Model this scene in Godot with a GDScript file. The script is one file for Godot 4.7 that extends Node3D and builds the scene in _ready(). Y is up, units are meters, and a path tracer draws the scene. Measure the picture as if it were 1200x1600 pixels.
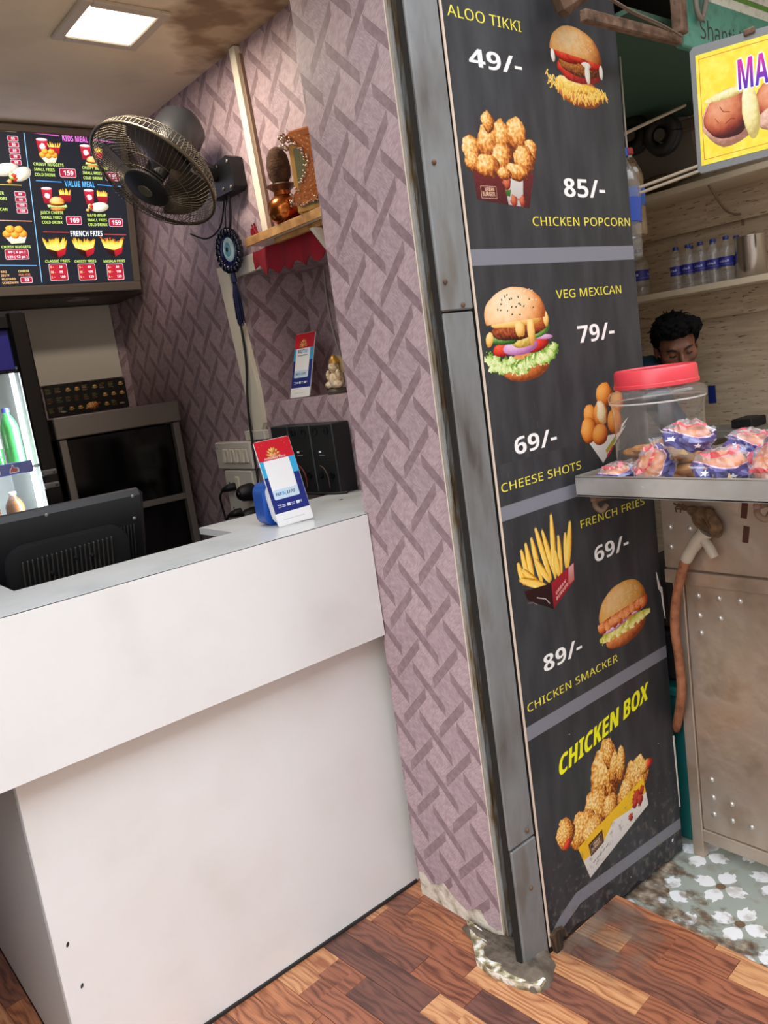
extends Node3D
# Burger stall counter with a steel snack cart beside it. Units are metres, y is up, x runs along the counter, -z runs into the shop.

var M := {}
var taken := {}
var rng := RandomNumberGenerator.new()
var smooth_id := 10

# ---------------------------------------------------------------- naming
func numbered(n: String) -> String:
	if not taken.has(n):
		taken[n] = 0
		return n
	taken[n] += 1
	return "%s_%03d" % [n, taken[n]]

func tag(o: Node3D, label: String, cat: String, group := "") -> Node3D:
	o.set_meta("label", label)
	o.set_meta("category", cat)
	if group != "":
		o.set_meta("group", group)
	return o

func thing(called: String, label: String, cat: String, at := Vector3.ZERO, group := "") -> Node3D:
	var o := Node3D.new()
	o.name = numbered(called)
	add_child(o)
	o.position = at
	tag(o, label, cat, group)
	return o

func mesh_of(s) -> Mesh:
	if s is SurfaceTool:
		s.generate_normals()
		return s.commit()
	return s

func part(parent: Node3D, called: String, s, m: Material, at := Vector3.ZERO) -> MeshInstance3D:
	var o := MeshInstance3D.new()
	o.name = called
	o.mesh = mesh_of(s)
	o.material_override = m
	o.position = at
	parent.add_child(o, true)
	return o

func solo(called: String, s, m: Material, label: String, cat: String, group := "") -> MeshInstance3D:
	var o := part(self, numbered(called), s, m)
	tag(o, label, cat, group)
	return o

func struct(called: String, s, m: Material, label: String, cat := "wall") -> MeshInstance3D:
	var o := part(self, called, s, m)
	o.set_meta("kind", "structure")
	tag(o, label, cat)
	return o

func copy_of(o: Node3D, at: Vector3, label: String) -> Node3D:
	var c: Node3D = o.duplicate()
	var base: String = String(o.name)
	c.name = numbered(base)
	add_child(c)
	c.position = at
	c.set_meta("label", label)
	return c

# ---------------------------------------------------------------- shapes
func S() -> SurfaceTool:
	var st := SurfaceTool.new()
	st.begin(Mesh.PRIMITIVE_TRIANGLES)
	st.set_smooth_group(-1)
	return st

func uv_box(p: Vector3, n: Vector3) -> Vector2:
	var a := n.abs()
	if a.x >= a.y and a.x >= a.z:
		return Vector2(p.z, -p.y)
	if a.y >= a.z:
		return Vector2(p.x, p.z)
	return Vector2(p.x, -p.y)

func tri(st: SurfaceTool, a: Vector3, b: Vector3, c: Vector3, ua := Vector2.ZERO, ub := Vector2.ZERO, uc := Vector2.ZERO) -> void:
	# a, b, c counter-clockwise seen from outside
	st.set_uv(ua)
	st.add_vertex(a)
	st.set_uv(uc)
	st.add_vertex(c)
	st.set_uv(ub)
	st.add_vertex(b)

func face(st: SurfaceTool, pts: Array, center: Vector3) -> void:
	var n: Vector3 = (pts[1] - pts[0]).cross(pts[2] - pts[0])
	if n.dot(pts[0] - center) < 0:
		pts.reverse()
		n = -n
	for i in range(1, pts.size() - 1):
		tri(st, pts[0], pts[i], pts[i + 1], uv_box(pts[0], n), uv_box(pts[i], n), uv_box(pts[i + 1], n))

func box(st: SurfaceTool, c: Vector3, s: Vector3, bev := 0.0, b := Basis()) -> SurfaceTool:
	st.set_smooth_group(-1)
	var h := s * 0.5
	bev = minf(bev, minf(h.x, minf(h.y, h.z)) * 0.95)
	if bev <= 0.0:
		for ax in 3:
			for sg in [-1.0, 1.0]:
				var u := (ax + 1) % 3
				var v := (ax + 2) % 3
				var pts := []
				for k in [[-1, -1], [1, -1], [1, 1], [-1, 1]]:
					var p := Vector3.ZERO
					p[ax] = sg * h[ax]
					p[u] = k[0] * h[u]
					p[v] = k[1] * h[v]
					pts.append(c + b * p)
				face(st, pts, c)
		return st
	var corner := func(sx: float, sy: float, sz: float, ax: int) -> Vector3:
		var p := Vector3(sx * (h.x - bev), sy * (h.y - bev), sz * (h.z - bev))
		p[ax] = [sx, sy, sz][ax] * h[ax]
		return c + b * p
	for ax in 3:
		var u := (ax + 1) % 3
		var v := (ax + 2) % 3
		for sg in [-1.0, 1.0]:
			var pts := []
			for k in [[-1, -1], [1, -1], [1, 1], [-1, 1]]:
				var s3 := [0.0, 0.0, 0.0]
				s3[ax] = sg
				s3[u] = k[0]
				s3[v] = k[1]
				pts.append(corner.call(s3[0], s3[1], s3[2], ax))
			face(st, pts, c)
		for su in [-1.0, 1.0]:
			for sv in [-1.0, 1.0]:
				var s0 := [0.0, 0.0, 0.0]
				s0[u] = su
				s0[v] = sv
				s0[ax] = -1.0
				var s1 := s0.duplicate()
				s1[ax] = 1.0
				face(st, [corner.call(s0[0], s0[1], s0[2], u), corner.call(s1[0], s1[1], s1[2], u), corner.call(s1[0], s1[1], s1[2], v), corner.call(s0[0], s0[1], s0[2], v)], c)
	for sx in [-1.0, 1.0]:
		for sy in [-1.0, 1.0]:
			for sz in [-1.0, 1.0]:
				face(st, [corner.call(sx, sy, sz, 0), corner.call(sx, sy, sz, 1), corner.call(sx, sy, sz, 2)], c)
	return st

func bx(x0: float, x1: float, y0: float, y1: float, z0: float, z1: float, bev := 0.0) -> SurfaceTool:
	return box(S(), Vector3(x0 + x1, y0 + y1, z0 + z1) * 0.5, Vector3(x1 - x0, y1 - y0, z1 - z0), bev)

# profile of (radius, height) turned about local y; smooth except at sharp breaks
func lathe(st: SurfaceTool, prof: Array, n := 24, xf := Transform3D(), sharp := 0.75) -> SurfaceTool:
	var from := 0.0
	var total := 0.0
	for i in prof.size() - 1:
		total += prof[i].distance_to(prof[i + 1])
	smooth_id += 1
	for i in prof.size() - 1:
		var a: Vector2 = prof[i]
		var b: Vector2 = prof[i + 1]
		var l := a.distance_to(b)
		if l < 1e-7:
			continue
		if i > 0 and absf((b - a).angle_to(a - prof[i - 1])) > sharp:
			smooth_id += 1
		st.set_smooth_group(smooth_id)
		var v0 := from / total
		from += l
		var v1 := from / total
		for k in n:
			var t0 := TAU * k / n
			var t1 := TAU * (k + 1) / n
			if k == n - 1:
				t1 = 0.0
			var p00 := xf * Vector3(a.x * cos(t0), a.y, a.x * sin(t0))
			var p01 := xf * Vector3(a.x * cos(t1), a.y, a.x * sin(t1))
			var p10 := xf * Vector3(b.x * cos(t0), b.y, b.x * sin(t0))
			var p11 := xf * Vector3(b.x * cos(t1), b.y, b.x * sin(t1))
			var u0 := float(k) / n
			var u1 := float(k + 1) / n
			# profiles run upwards on the outside
			if a.x > 1e-6:
				tri(st, p00, p11, p01, Vector2(u0, 1 - v0), Vector2(u1, 1 - v1), Vector2(u1, 1 - v0))
			if b.x > 1e-6:
				tri(st, p00, p10, p11, Vector2(u0, 1 - v0), Vector2(u0, 1 - v1), Vector2(u1, 1 - v1))
	return st

func cyl(st: SurfaceTool, a: Vector3, b: Vector3, r0: float, r1 := -1.0, n := 16, caps := true) -> SurfaceTool:
	if r1 < 0:
		r1 = r0
	var y := (b - a).normalized()
	var x := y.cross(Vector3.RIGHT if absf(y.x) < 0.9 else Vector3.BACK).normalized()
	var xf := Transform3D(Basis(x, y, x.cross(y)), a)
	var l := a.distance_to(b)
	var prof := [Vector2(r0, 0), Vector2(r1, l)]
	if caps:
		prof = [Vector2(0, 0), Vector2(r0, 0), Vector2(r1, l), Vector2(0, l)]
	return lathe(st, prof, n, xf)

func tube(st: SurfaceTool, pts: Array, r: float, n := 8, radii := []) -> SurfaceTool:
	smooth_id += 1
	st.set_smooth_group(smooth_id)
	var rings := []
	var side := Vector3.ZERO
	for i in pts.size():
		var d: Vector3 = (pts[mini(i + 1, pts.size() - 1)] - pts[maxi(i - 1, 0)]).normalized()
		if side == Vector3.ZERO:
			side = d.cross(Vector3.UP if absf(d.y) < 0.9 else Vector3.RIGHT).normalized()
		side = (side - d * side.dot(d)).normalized()
		var up := d.cross(side)
		var rr: float = radii[i] if radii.size() > i else r
		var ring := []
		for k in n:
			var t := TAU * k / n
			ring.append(pts[i] + (side * cos(t) + up * sin(t)) * rr)
		rings.append(ring)
	for i in pts.size() - 1:
		for k in n:
			var k2 := (k + 1) % n
			var c: Vector3 = (pts[i] + pts[i + 1]) * 0.5
			_quad_out(st, rings[i][k], rings[i][k2], rings[i + 1][k2], rings[i + 1][k], c)
	st.set_smooth_group(-1)
	for e in [0, pts.size() - 1]:
		var inner: Vector3 = pts[1] if e == 0 else pts[e - 1]
		for k in n:
			_tri_out(st, pts[e], rings[e][k], rings[e][(k + 1) % n], inner)
	return st

func _tri_out(st: SurfaceTool, a: Vector3, b: Vector3, c: Vector3, center: Vector3) -> void:
	if (b - a).cross(c - a).dot((a + b + c) / 3.0 - center) < 0:
		tri(st, a, c, b, Vector2(0, 0), Vector2(1, 1), Vector2(1, 0))
	else:
		tri(st, a, b, c, Vector2(0, 0), Vector2(1, 0), Vector2(1, 1))

func _quad_out(st: SurfaceTool, a: Vector3, b: Vector3, c: Vector3, d: Vector3, center: Vector3) -> void:
	_tri_out(st, a, b, c, center)
	_tri_out(st, a, c, d, center)

func smooth_path(pts: Array, sub := 6) -> Array:
	var cv := Curve3D.new()
	for i in pts.size():
		var t: Vector3 = (pts[mini(i + 1, pts.size() - 1)] - pts[maxi(i - 1, 0)]) / 6.0
		cv.add_point(pts[i], -t, t)
	var out := []
	for i in pts.size() - 1:
		for k in sub:
			out.append(cv.sample(i, float(k) / sub))
	out.append(pts[-1])
	return out

func ell(st: SurfaceTool, c: Vector3, r: Vector3, b := Basis(), n := 20, m := 12) -> SurfaceTool:
	var prof := []
	for i in m + 1:
		var t := -PI / 2 + PI * i / m
		prof.append(Vector2(maxf(cos(t), 0.0), sin(t)))
	prof[0].x = 0
	prof[m].x = 0
	return lathe(st, prof, n, Transform3D(b * Basis.from_scale(r), c), 9.0)

# polygon in local xy (any winding) swept from z=0 to z=depth; uv = xy
func prism(st: SurfaceTool, poly: PackedVector2Array, depth: float, xf := Transform3D()) -> SurfaceTool:
	st.set_smooth_group(-1)
	if Geometry2D.is_polygon_clockwise(poly):
		poly = poly.duplicate()
		poly.reverse()
	var idx := Geometry2D.triangulate_polygon(poly)
	for i in range(0, idx.size(), 3):
		var a := poly[idx[i]]
		var b := poly[idx[i + 1]]
		var c := poly[idx[i + 2]]
		if (b - a).cross(c - a) < 0:
			var t := b
			b = c
			c = t
		tri(st, xf * Vector3(a.x, a.y, depth), xf * Vector3(b.x, b.y, depth), xf * Vector3(c.x, c.y, depth), Vector2(a.x, -a.y), Vector2(b.x, -b.y), Vector2(c.x, -c.y))
		tri(st, xf * Vector3(a.x, a.y, 0), xf * Vector3(c.x, c.y, 0), xf * Vector3(b.x, b.y, 0), Vector2(a.x, -a.y), Vector2(c.x, -c.y), Vector2(b.x, -b.y))
	for i in poly.size():
		var a := poly[i]
		var b := poly[(i + 1) % poly.size()]
		tri(st, xf * Vector3(a.x, a.y, 0), xf * Vector3(b.x, b.y, 0), xf * Vector3(b.x, b.y, depth), Vector2(0, a.y), Vector2(0, b.y), Vector2(depth, b.y))
		tri(st, xf * Vector3(a.x, a.y, 0), xf * Vector3(b.x, b.y, depth), xf * Vector3(a.x, a.y, depth), Vector2(0, a.y), Vector2(depth, b.y), Vector2(depth, a.y))
	return st

# flat rectangle with 0..1 uv: origin (upper left), across, down
func sheet(st: SurfaceTool, o: Vector3, across: Vector3, down: Vector3, u0 := Vector2.ZERO, u1 := Vector2.ONE) -> SurfaceTool:
	st.set_smooth_group(-1)
	tri(st, o, o + down, o + down + across, u0, Vector2(u0.x, u1.y), u1)
	tri(st, o, o + down + across, o + across, u0, u1, Vector2(u1.x, u0.y))
	return st

func rounded(w: float, h: float, r: float, seg := 5) -> PackedVector2Array:
	var out := PackedVector2Array()
	for c in [[w - r, h - r, 0.0], [r, h - r, 1.0], [r, r, 2.0], [w - r, r, 3.0]]:
		for k in seg + 1:
			var t: float = (c[2] + float(k) / seg) * PI / 2
			out.append(Vector2(c[0] + cos(t) * r, c[1] + sin(t) * r))
	return out

# ---------------------------------------------------------------- materials
func mat(c: Color, rough := 0.7, metal := 0.0, tex: Texture2D = null, spec := 0.5) -> StandardMaterial3D:
	var m := StandardMaterial3D.new()
	m.albedo_color = c
	m.roughness = rough
	m.metallic = metal
	m.metallic_specular = spec
	if tex:
		m.albedo_texture = tex
	return m

func glass(c: Color, a: float) -> StandardMaterial3D:
	var m := mat(Color(c.r, c.g, c.b, a), 0.04)
	m.transparency = BaseMaterial3D.TRANSPARENCY_ALPHA
	return m

func triplanar(m: StandardMaterial3D, scale: float) -> StandardMaterial3D:
	m.uv1_triplanar = true
	m.uv1_world_triplanar = true
	m.uv1_scale = Vector3.ONE * scale
	return m

func glow(c: Color, e: float, tex: Texture2D = null) -> StandardMaterial3D:
	var m := mat(Color(0.02, 0.02, 0.02) if tex else c, 0.4)
	m.emission_enabled = true
	m.emission = Color.WHITE if tex else c
	m.emission_energy_multiplier = e
	if tex:
		m.emission_operator = BaseMaterial3D.EMISSION_OP_MULTIPLY
		m.emission_texture = tex
		m.texture_repeat = false
	return m

func bump(m: StandardMaterial3D, freq: float, strength: float, seed_ := 1, size := 256) -> StandardMaterial3D:
	var nt := NoiseTexture2D.new()
	nt.width = size
	nt.height = size
	nt.seamless = true
	nt.as_normal_map = true
	nt.bump_strength = strength
	var fn := FastNoiseLite.new()
	fn.seed = seed_
	fn.frequency = freq
	fn.fractal_octaves = 4
	nt.noise = fn
	m.normal_enabled = true
	m.normal_texture = nt
	return m

func noise(freq: float, seed_ := 1, oct := 4, kind := FastNoiseLite.TYPE_SIMPLEX_SMOOTH) -> FastNoiseLite:
	var fn := FastNoiseLite.new()
	fn.seed = seed_
	fn.frequency = freq
	fn.fractal_octaves = oct
	fn.noise_type = kind
	return fn

func tex_of(im: Image) -> ImageTexture:
	return ImageTexture.create_from_image(im)

func ramp(cols: Array, t: float) -> Color:
	t = clampf(t, 0, 1) * (cols.size() - 1)
	var i := mini(int(t), cols.size() - 2)
	return cols[i].lerp(cols[i + 1], t - i)

# seamless mottled image through a colour ramp; sx, sy stretch the noise
func mottle(w: int, h: int, freq: float, cols: Array, seed_ := 1, oct := 5, contrast := 1.0) -> Image:
	var g := noise(freq, seed_, oct).get_seamless_image(w, h)
	var im := Image.create(w, h, false, Image.FORMAT_RGBA8)
	for y in h:
		for x in w:
			im.set_pixel(x, y, ramp(cols, (g.get_pixel(x, y).r - 0.5) * contrast + 0.5))
	return im

# ---------------------------------------------------------------- painting prints
var pi_: Image
var ps := 1.0          # pixels a unit
var po := Vector2.ZERO # pixel of the origin; y runs up
var pt := Transform2D()
var pn: FastNoiseLite

func canvas(w: int, h: int, c: Color) -> void:
	pi_ = Image.create(w, h, false, Image.FORMAT_RGBA8)
	pi_.fill(c)
	pt = Transform2D()
	if pn == null:
		pn = noise(0.05, 7, 3)

func to_px(p: Vector2) -> Vector2:
	var q := pt * p
	return Vector2(po.x + q.x * ps, po.y - q.y * ps)

func mixpx(x: int, y: int, c: Color, a: float) -> void:
	if x < 0 or y < 0 or x >= pi_.get_width() or y >= pi_.get_height() or a <= 0:
		return
	var o := pi_.get_pixel(x, y)
	a *= c.a
	pi_.set_pixel(x, y, Color(lerpf(o.r, c.r, a), lerpf(o.g, c.g, a), lerpf(o.b, c.b, a), maxf(o.a, a)))

# a rounded lump of printed food: colours run dark to light
func blob(c: Vector2, r: Vector2, rot: float, cols: Array, rough := 0.08, grain := 0.25, freq := 1.0, ymin := -99.0) -> void:
	var px := to_px(c)
	var sc := ps * pt.get_scale().x
	var ext := maxf(r.x, r.y) * sc * (1.1 + rough) + 2
	var inv := (pt * Transform2D(rot, c)).affine_inverse()
	var ox := px.x * 0.37 + c.x * 91.0
	var f := 40.0 * freq / maxf(ext, 1.0)
	var fe := 26.0 / maxf(ext, 1.0)
	for y in range(maxi(int(px.y - ext), 0), mini(int(px.y + ext), pi_.get_height() - 1) + 1):
		for x in range(maxi(int(px.x - ext), 0), mini(int(px.x + ext), pi_.get_width() - 1) + 1):
			var q := inv * Vector2((x - po.x) / ps, (po.y - y) / ps)
			if q.y < ymin:
				continue
			var d := Vector2(q.x / r.x, q.y / r.y)
			var nz := pn.get_noise_2d((x + ox) * fe, (y - ox) * fe)
			var rr := d.length() * (1.0 + rough * nz * 1.6)
			if rr >= 1.0:
				continue
			var h := sqrt(1.0 - rr * rr)
			var l := clampf(d.x * -0.3 + d.y * 0.45 + h * 0.72, 0, 1)
			var g := pn.get_noise_2d((x - ox) * f * 2.5, (y + ox) * f * 2.5)
			mixpx(x, y, ramp(cols, l + g * grain), clampf((1.0 - rr) * minf(r.x, r.y) * sc, 0, 1))

func poly(pts: Array, c0: Color, c1: Color, grain := 0.0) -> void:
	var pp := PackedVector2Array()
	var lo := Vector2(1e9, 1e9)
	var hi := -lo
	for p in pts:
		var q := to_px(p)
		pp.append(q)
		lo = lo.min(q)
		hi = hi.max(q)
	var w := maxf(hi.y - lo.y, 1.0)
	for y in range(maxi(int(lo.y), 0), mini(int(hi.y) + 1, pi_.get_height() - 1) + 1):
		for x in range(maxi(int(lo.x), 0), mini(int(hi.x) + 1, pi_.get_width() - 1) + 1):
			var a := 0.0
			for s in [Vector2(0.25, 0.25), Vector2(0.75, 0.75)]:
				if Geometry2D.is_point_in_polygon(Vector2(x, y) + s, pp):
					a += 0.5
			if a > 0:
				var c := c0.lerp(c1, clampf((y - lo.y) / w, 0, 1))
				if grain > 0:
					c = c.lightened(maxf(0, pn.get_noise_2d(x * 3.0, y * 3.0)) * grain).darkened(maxf(0, -pn.get_noise_2d(x * 3.0, y * 3.0)) * grain)
				mixpx(x, y, c, a)

func rect(x0: float, y0: float, x1: float, y1: float, c: Color) -> void:
	poly([Vector2(x0, y0), Vector2(x1, y0), Vector2(x1, y1), Vector2(x0, y1)], c, c)

func rrect(x0: float, y0: float, w: float, h: float, r: float, c: Color) -> void:
	var a := []
	for p in rounded(w, h, r, 3):
		a.append(p + Vector2(x0, y0))
	poly(a, c, c)

func stroke(pts: Array, w: float, c0: Color, c1 = null) -> void:
	if c1 == null:
		c1 = c0
	for i in pts.size() - 1:
		var d: Vector2 = (pts[i + 1] - pts[i]).normalized()
		var n := Vector2(-d.y, d.x) * w * 0.5
		poly([pts[i] - d * w * 0.2 + n, pts[i + 1] + d * w * 0.2 + n, pts[i + 1] + d * w * 0.2 - n, pts[i] - d * w * 0.2 - n], c0, c1)

# lettering: base line start at p, cap height h and total width w (0: natural) in units
func letters(s: String, p: Vector2, h: float, c: Color, w := 0.0, bold := true, shear := 0.0, serif := false, rise := 0.0) -> void:
	var f := SystemFont.new()
	f.font_names = PackedStringArray(["Droid Serif" if serif else "Droid Sans"])
	f.font_weight = 700 if bold else 400
	var ts := TextServerManager.get_primary_interface()
	var sz := 96
	var sh := ts.create_shaped_text()
	ts.shaped_text_add_string(sh, s, f.get_rids(), sz)
	ts.shaped_text_shape(sh)
	var tw := int(ts.shaped_text_get_size(sh).x) + 8
	var buf := Image.create(tw, 140, false, Image.FORMAT_RGBA8)
	buf.fill(Color(1, 1, 1, 0))
	var x := 4.0
	for g in ts.shaped_text_get_glyphs(sh):
		var fs := Vector2i(sz, 0)
		ts.font_render_glyph(g.font_rid, fs, g.index)
		var uv := ts.font_get_glyph_uv_rect(g.font_rid, fs, g.index)
		if uv.size.x > 0:
			var im: Image = ts.font_get_texture_image(g.font_rid, fs, ts.font_get_glyph_texture_idx(g.font_rid, fs, g.index)).duplicate()
			im.convert(Image.FORMAT_RGBA8)
			var off := ts.font_get_glyph_offset(g.font_rid, fs, g.index)
			buf.blend_rect(im, Rect2i(uv), Vector2i(int(x + off.x + g.offset.x), int(104 + off.y)))
		x += g.advance
	ts.free_rid(sh)
	var cap := 0.714 * sz
	var k := h * ps / cap
	var ow := maxi(2, int(tw * k if w <= 0 else w * ps))
	var oh := maxi(2, int(140 * k))
	buf.resize(ow, oh, Image.INTERPOLATE_LANCZOS if k < 1.0 else Image.INTERPOLATE_CUBIC)
	var o := to_px(p)
	for yy in oh:
		for xx in ow:
			var a := buf.get_pixel(xx, yy).a
			if a > 0.02:
				var up := 104.0 * k - yy
				mixpx(int(o.x + xx + up * shear), int(o.y - up - xx * rise), c, clampf(a * 1.15, 0, 1))

# ---------------------------------------------------------------- printed food
const CRUST := [Color("5a2409"), Color("9c4d14"), Color("d08030"), Color("edb160"), Color("f9dca4")]
const BUN := [Color("7a3a12"), Color("b5682a"), Color("d9954c"), Color("ecb673"), Color("f7d9a8")]
const BUNLOW := [Color("7a3512"), Color("b8602a"), Color("d98648"), Color("eca468")]
const PATTY := [Color("2e0d06"), Color("6a2410"), Color("974020"), Color("bd6a3c")]
const LEAF := [Color("4f7a22"), Color("8fb544"), Color("c9dc86"), Color("eef3c4")]
const TOM := [Color("7c0d0a"), Color("b81e14"), Color("dc3a24"), Color("ef6a4a")]
const FRY := [Color("b87512"), Color("e2a52a"), Color("f4c850"), Color("fbe394")]

func frame_at(c: Vector2, half: Vector2, tilt: float) -> void:
	pt = Transform2D(tilt, half, 0.0, c)

func seeds(n: int, c: Vector2, r: Vector2, col: Color, sd: int, size := 0.035) -> void:
	rng.seed = sd
	for i in n:
		var a := rng.randf() * TAU
		var d := sqrt(rng.randf())
		blob(c + Vector2(cos(a) * r.x, sin(a) * r.y) * d, Vector2(size, size * 0.6), rng.randf() * 3, [col.darkened(0.25), col], 0, 0)

func paint_burger_shreds(c: Vector2, half: Vector2, tilt: float) -> void:
	frame_at(c, half, tilt)
	blob(Vector2(0.05, -0.62), Vector2(0.74, 0.38), 0, BUNLOW, 0.03, 0.2)
	rng.seed = 31
	blob(Vector2(0.0, -0.5), Vector2(0.78, 0.16), 0, FRY, 0.3, 0.4, 2)
	for i in 110:
		var x := rng.randf_range(-0.98, 0.95)
		var y := -0.38 - 0.28 * (1.0 - x * x) + rng.randf_range(-0.1, 0.16)
		stroke([Vector2(x, y), Vector2(x + rng.randf_range(-0.13, 0.13), y - rng.randf_range(0.1, 0.25))], 0.035, Color("f7dc7c"), Color("e3a83a"))
	blob(Vector2(0.02, -0.12), Vector2(0.72, 0.28), 0, TOM, 0.15, 0.3)
	blob(Vector2(0.05, 0.02), Vector2(0.66, 0.26), 0, [Color("4a1c0a"), Color("8c4a1c"), Color("b87434"), Color("d09a58")], 0.06, 0.5, 2)
	blob(Vector2(-0.35, 0.18), Vector2(0.42, 0.14), -0.1, TOM, 0.05, 0.2)
	blob(Vector2(0.45, 0.16), Vector2(0.42, 0.13), 0.05, TOM, 0.05, 0.2)
	blob(Vector2(0.0, 0.2), Vector2(0.35, 0.1), 0, TOM, 0.05, 0.2)
	var sauce := [Color("cfc6b4"), Color("f0ebe0"), Color("fffdf6")]
	blob(Vector2(-0.76, 0.1), Vector2(0.07, 0.17), 0.1, sauce, 0.1, 0.1)
	blob(Vector2(0.3, 0.12), Vector2(0.16, 0.08), 0, sauce, 0.1, 0.1)
	blob(Vector2(0.33, -0.1), Vector2(0.09, 0.26), 0.05, sauce, 0.1, 0.1)
	blob(Vector2(0.8, 0.05), Vector2(0.07, 0.2), 0.0, sauce, 0.1, 0.1)
	blob(Vector2(0.0, 0.3), Vector2(0.84, 0.68), 0, BUN, 0.02, 0.12, 1, -0.05)
	seeds(70, Vector2(-0.02, 0.62), Vector2(0.55, 0.28), Color("f6e2b4"), 4, 0.024)

func paint_burger_lettuce(c: Vector2, half: Vector2, tilt: float) -> void:
	frame_at(c, half, tilt)
	blob(Vector2(0.05, -0.68), Vector2(0.68, 0.3), 0, BUNLOW, 0.02, 0.2)
	rng.seed = 12
	for i in 26:
		var x := -0.88 + 1.78 * i / 25.0
		var y := -0.42 - 0.22 * (1.0 - x * x)
		blob(Vector2(x, y + rng.randf_range(-0.06, 0.08)), Vector2(0.13, 0.13), rng.randf() * 3, LEAF, 0.4, 0.6, 2)
	blob(Vector2(-0.5, -0.25), Vector2(0.3, 0.14), 0, TOM, 0.05, 0.15)
	blob(Vector2(0.4, -0.27), Vector2(0.36, 0.15), 0.1, TOM, 0.05, 0.15)
	blob(Vector2(-0.05, -0.25), Vector2(0.5, 0.17), 0, [Color("a05a90"), Color("cf92c2"), Color("eed3e8")], 0.04, 0.1)
	blob(Vector2(0.62, -0.13), Vector2(0.3, 0.06), -0.1, [Color("b070a0"), Color("eac6e0")], 0.04, 0.1)
	blob(Vector2(0.05, -0.15), Vector2(0.36, 0.13), 0, [Color("a07a20"), Color("d2b04c"), Color("ecd88a")], 0.08, 0.4)
	blob(Vector2(-0.48, -0.06), Vector2(0.38, 0.1), -0.12, [Color("16400f"), Color("3f7a2c"), Color("8cb86a")], 0.06, 0.2)
	blob(Vector2(0.55, 0.0), Vector2(0.32, 0.12), 0.25, [Color("2a5a18"), Color("74a044"), Color("bccf80")], 0.06, 0.2)
	blob(Vector2(-0.05, 0.12), Vector2(0.72, 0.22), 0, PATTY, 0.08, 0.5, 2)
	blob(Vector2(0.55, 0.17), Vector2(0.28, 0.18), 0.1, [Color("6a2410"), Color("a84a1c"), Color("d07a3c")], 0.08, 0.5, 2)
	var ch := [Color("c88a3a"), Color("eec06a"), Color("fae0a0")]
	blob(Vector2(-0.05, 0.26), Vector2(0.72, 0.11), 0, ch, 0.1, 0.1)
	blob(Vector2(0.0, 0.12), Vector2(0.14, 0.18), 0.1, ch, 0.1, 0.1)
	blob(Vector2(0.3, 0.06), Vector2(0.11, 0.36), -0.05, ch, 0.08, 0.1)
	blob(Vector2(-0.84, 0.0), Vector2(0.1, 0.16), -0.4, ch, 0.1, 0.1)
	blob(Vector2(0.76, 0.24), Vector2(0.08, 0.18), 0, ch, 0.1, 0.1)
	blob(Vector2(-0.06, 0.42), Vector2(0.84, 0.56), 0, [Color("9c4a1c"), Color("d98a4c"), Color("eeb47c"), Color("f6d2a4"), Color("fbe6c8")], 0.02, 0.12, 1, -0.14)
	seeds(46, Vector2(0, 0.74), Vector2(0.62, 0.2), Color("fbf0d0"), 8, 0.026)
	seeds(20, Vector2(-0.05, 0.64), Vector2(0.6, 0.26), Color("2a1a10"), 9, 0.028)

func paint_burger_crispy(c: Vector2, half: Vector2, tilt: float) -> void:
	frame_at(c, half, tilt)
	blob(Vector2(0.0, -0.55), Vector2(0.8, 0.4), 0, BUNLOW, 0.02, 0.2)
	rng.seed = 5
	for i in 14:
		var x := -0.85 + 1.7 * i / 13.0
		blob(Vector2(x, -0.34 - 0.1 * (1 - x * x) + rng.randf_range(-0.05, 0.05)), Vector2(0.15, 0.12), rng.randf() * 3, [Color("a8a830"), Color("dcd060"), Color("f6eeb0")], 0.35, 0.5, 2)
	blob(Vector2(-0.35, -0.2), Vector2(0.5, 0.1), 0.0, [Color("a06a94"), Color("dcb2d2"), Color("f0dcea")], 0.05, 0.1)
	blob(Vector2(0.6, -0.12), Vector2(0.35, 0.1), 0.1, [Color("a06a94"), Color("dcb2d2"), Color("f0dcea")], 0.05, 0.1)
	for i in 9:
		blob(Vector2(-0.8 + 0.2 * i, 0.0 + rng.randf_range(-0.05, 0.05)), Vector2(0.2, 0.2), rng.randf() * 3, [Color("7a2008"), Color("b8481c"), Color("dc7c3c"), Color("f4b078")], 0.25, 0.5, 2)
	blob(Vector2(0.0, 0.22), Vector2(0.92, 0.76), 0, [Color("9a5a20"), Color("c98a42"), Color("dfa75c"), Color("eec48c")], 0.02, 0.12, 1, -0.06)
	seeds(60, Vector2(0.0, 0.58), Vector2(0.65, 0.3), Color("f3dfae"), 6, 0.028)

func house_mark(p: Vector2, s: float, c: Color, rise := 0.0) -> void:
	pt = Transform2D()
	letters("BURGER", p, s, c, s * 4.6, true, 0.0, false, rise)
	letters("URBAN", p + Vector2(s * 1.0, s * (1.15 + rise)), s * 0.8, c, s * 3.4, true, 0.0, false, rise)
	var q := [p + Vector2(-s * 0.3, -s * 0.35), p + Vector2(s * 5.0, -s * 0.35 + s * 5.3 * rise), p + Vector2(s * 5.0, s * 2.3 + s * 5.3 * rise), p + Vector2(-s * 0.3, s * 2.3)]
	for i in 4:
		stroke([q[i], q[(i + 1) % 4]], s * 0.1, c)

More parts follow.
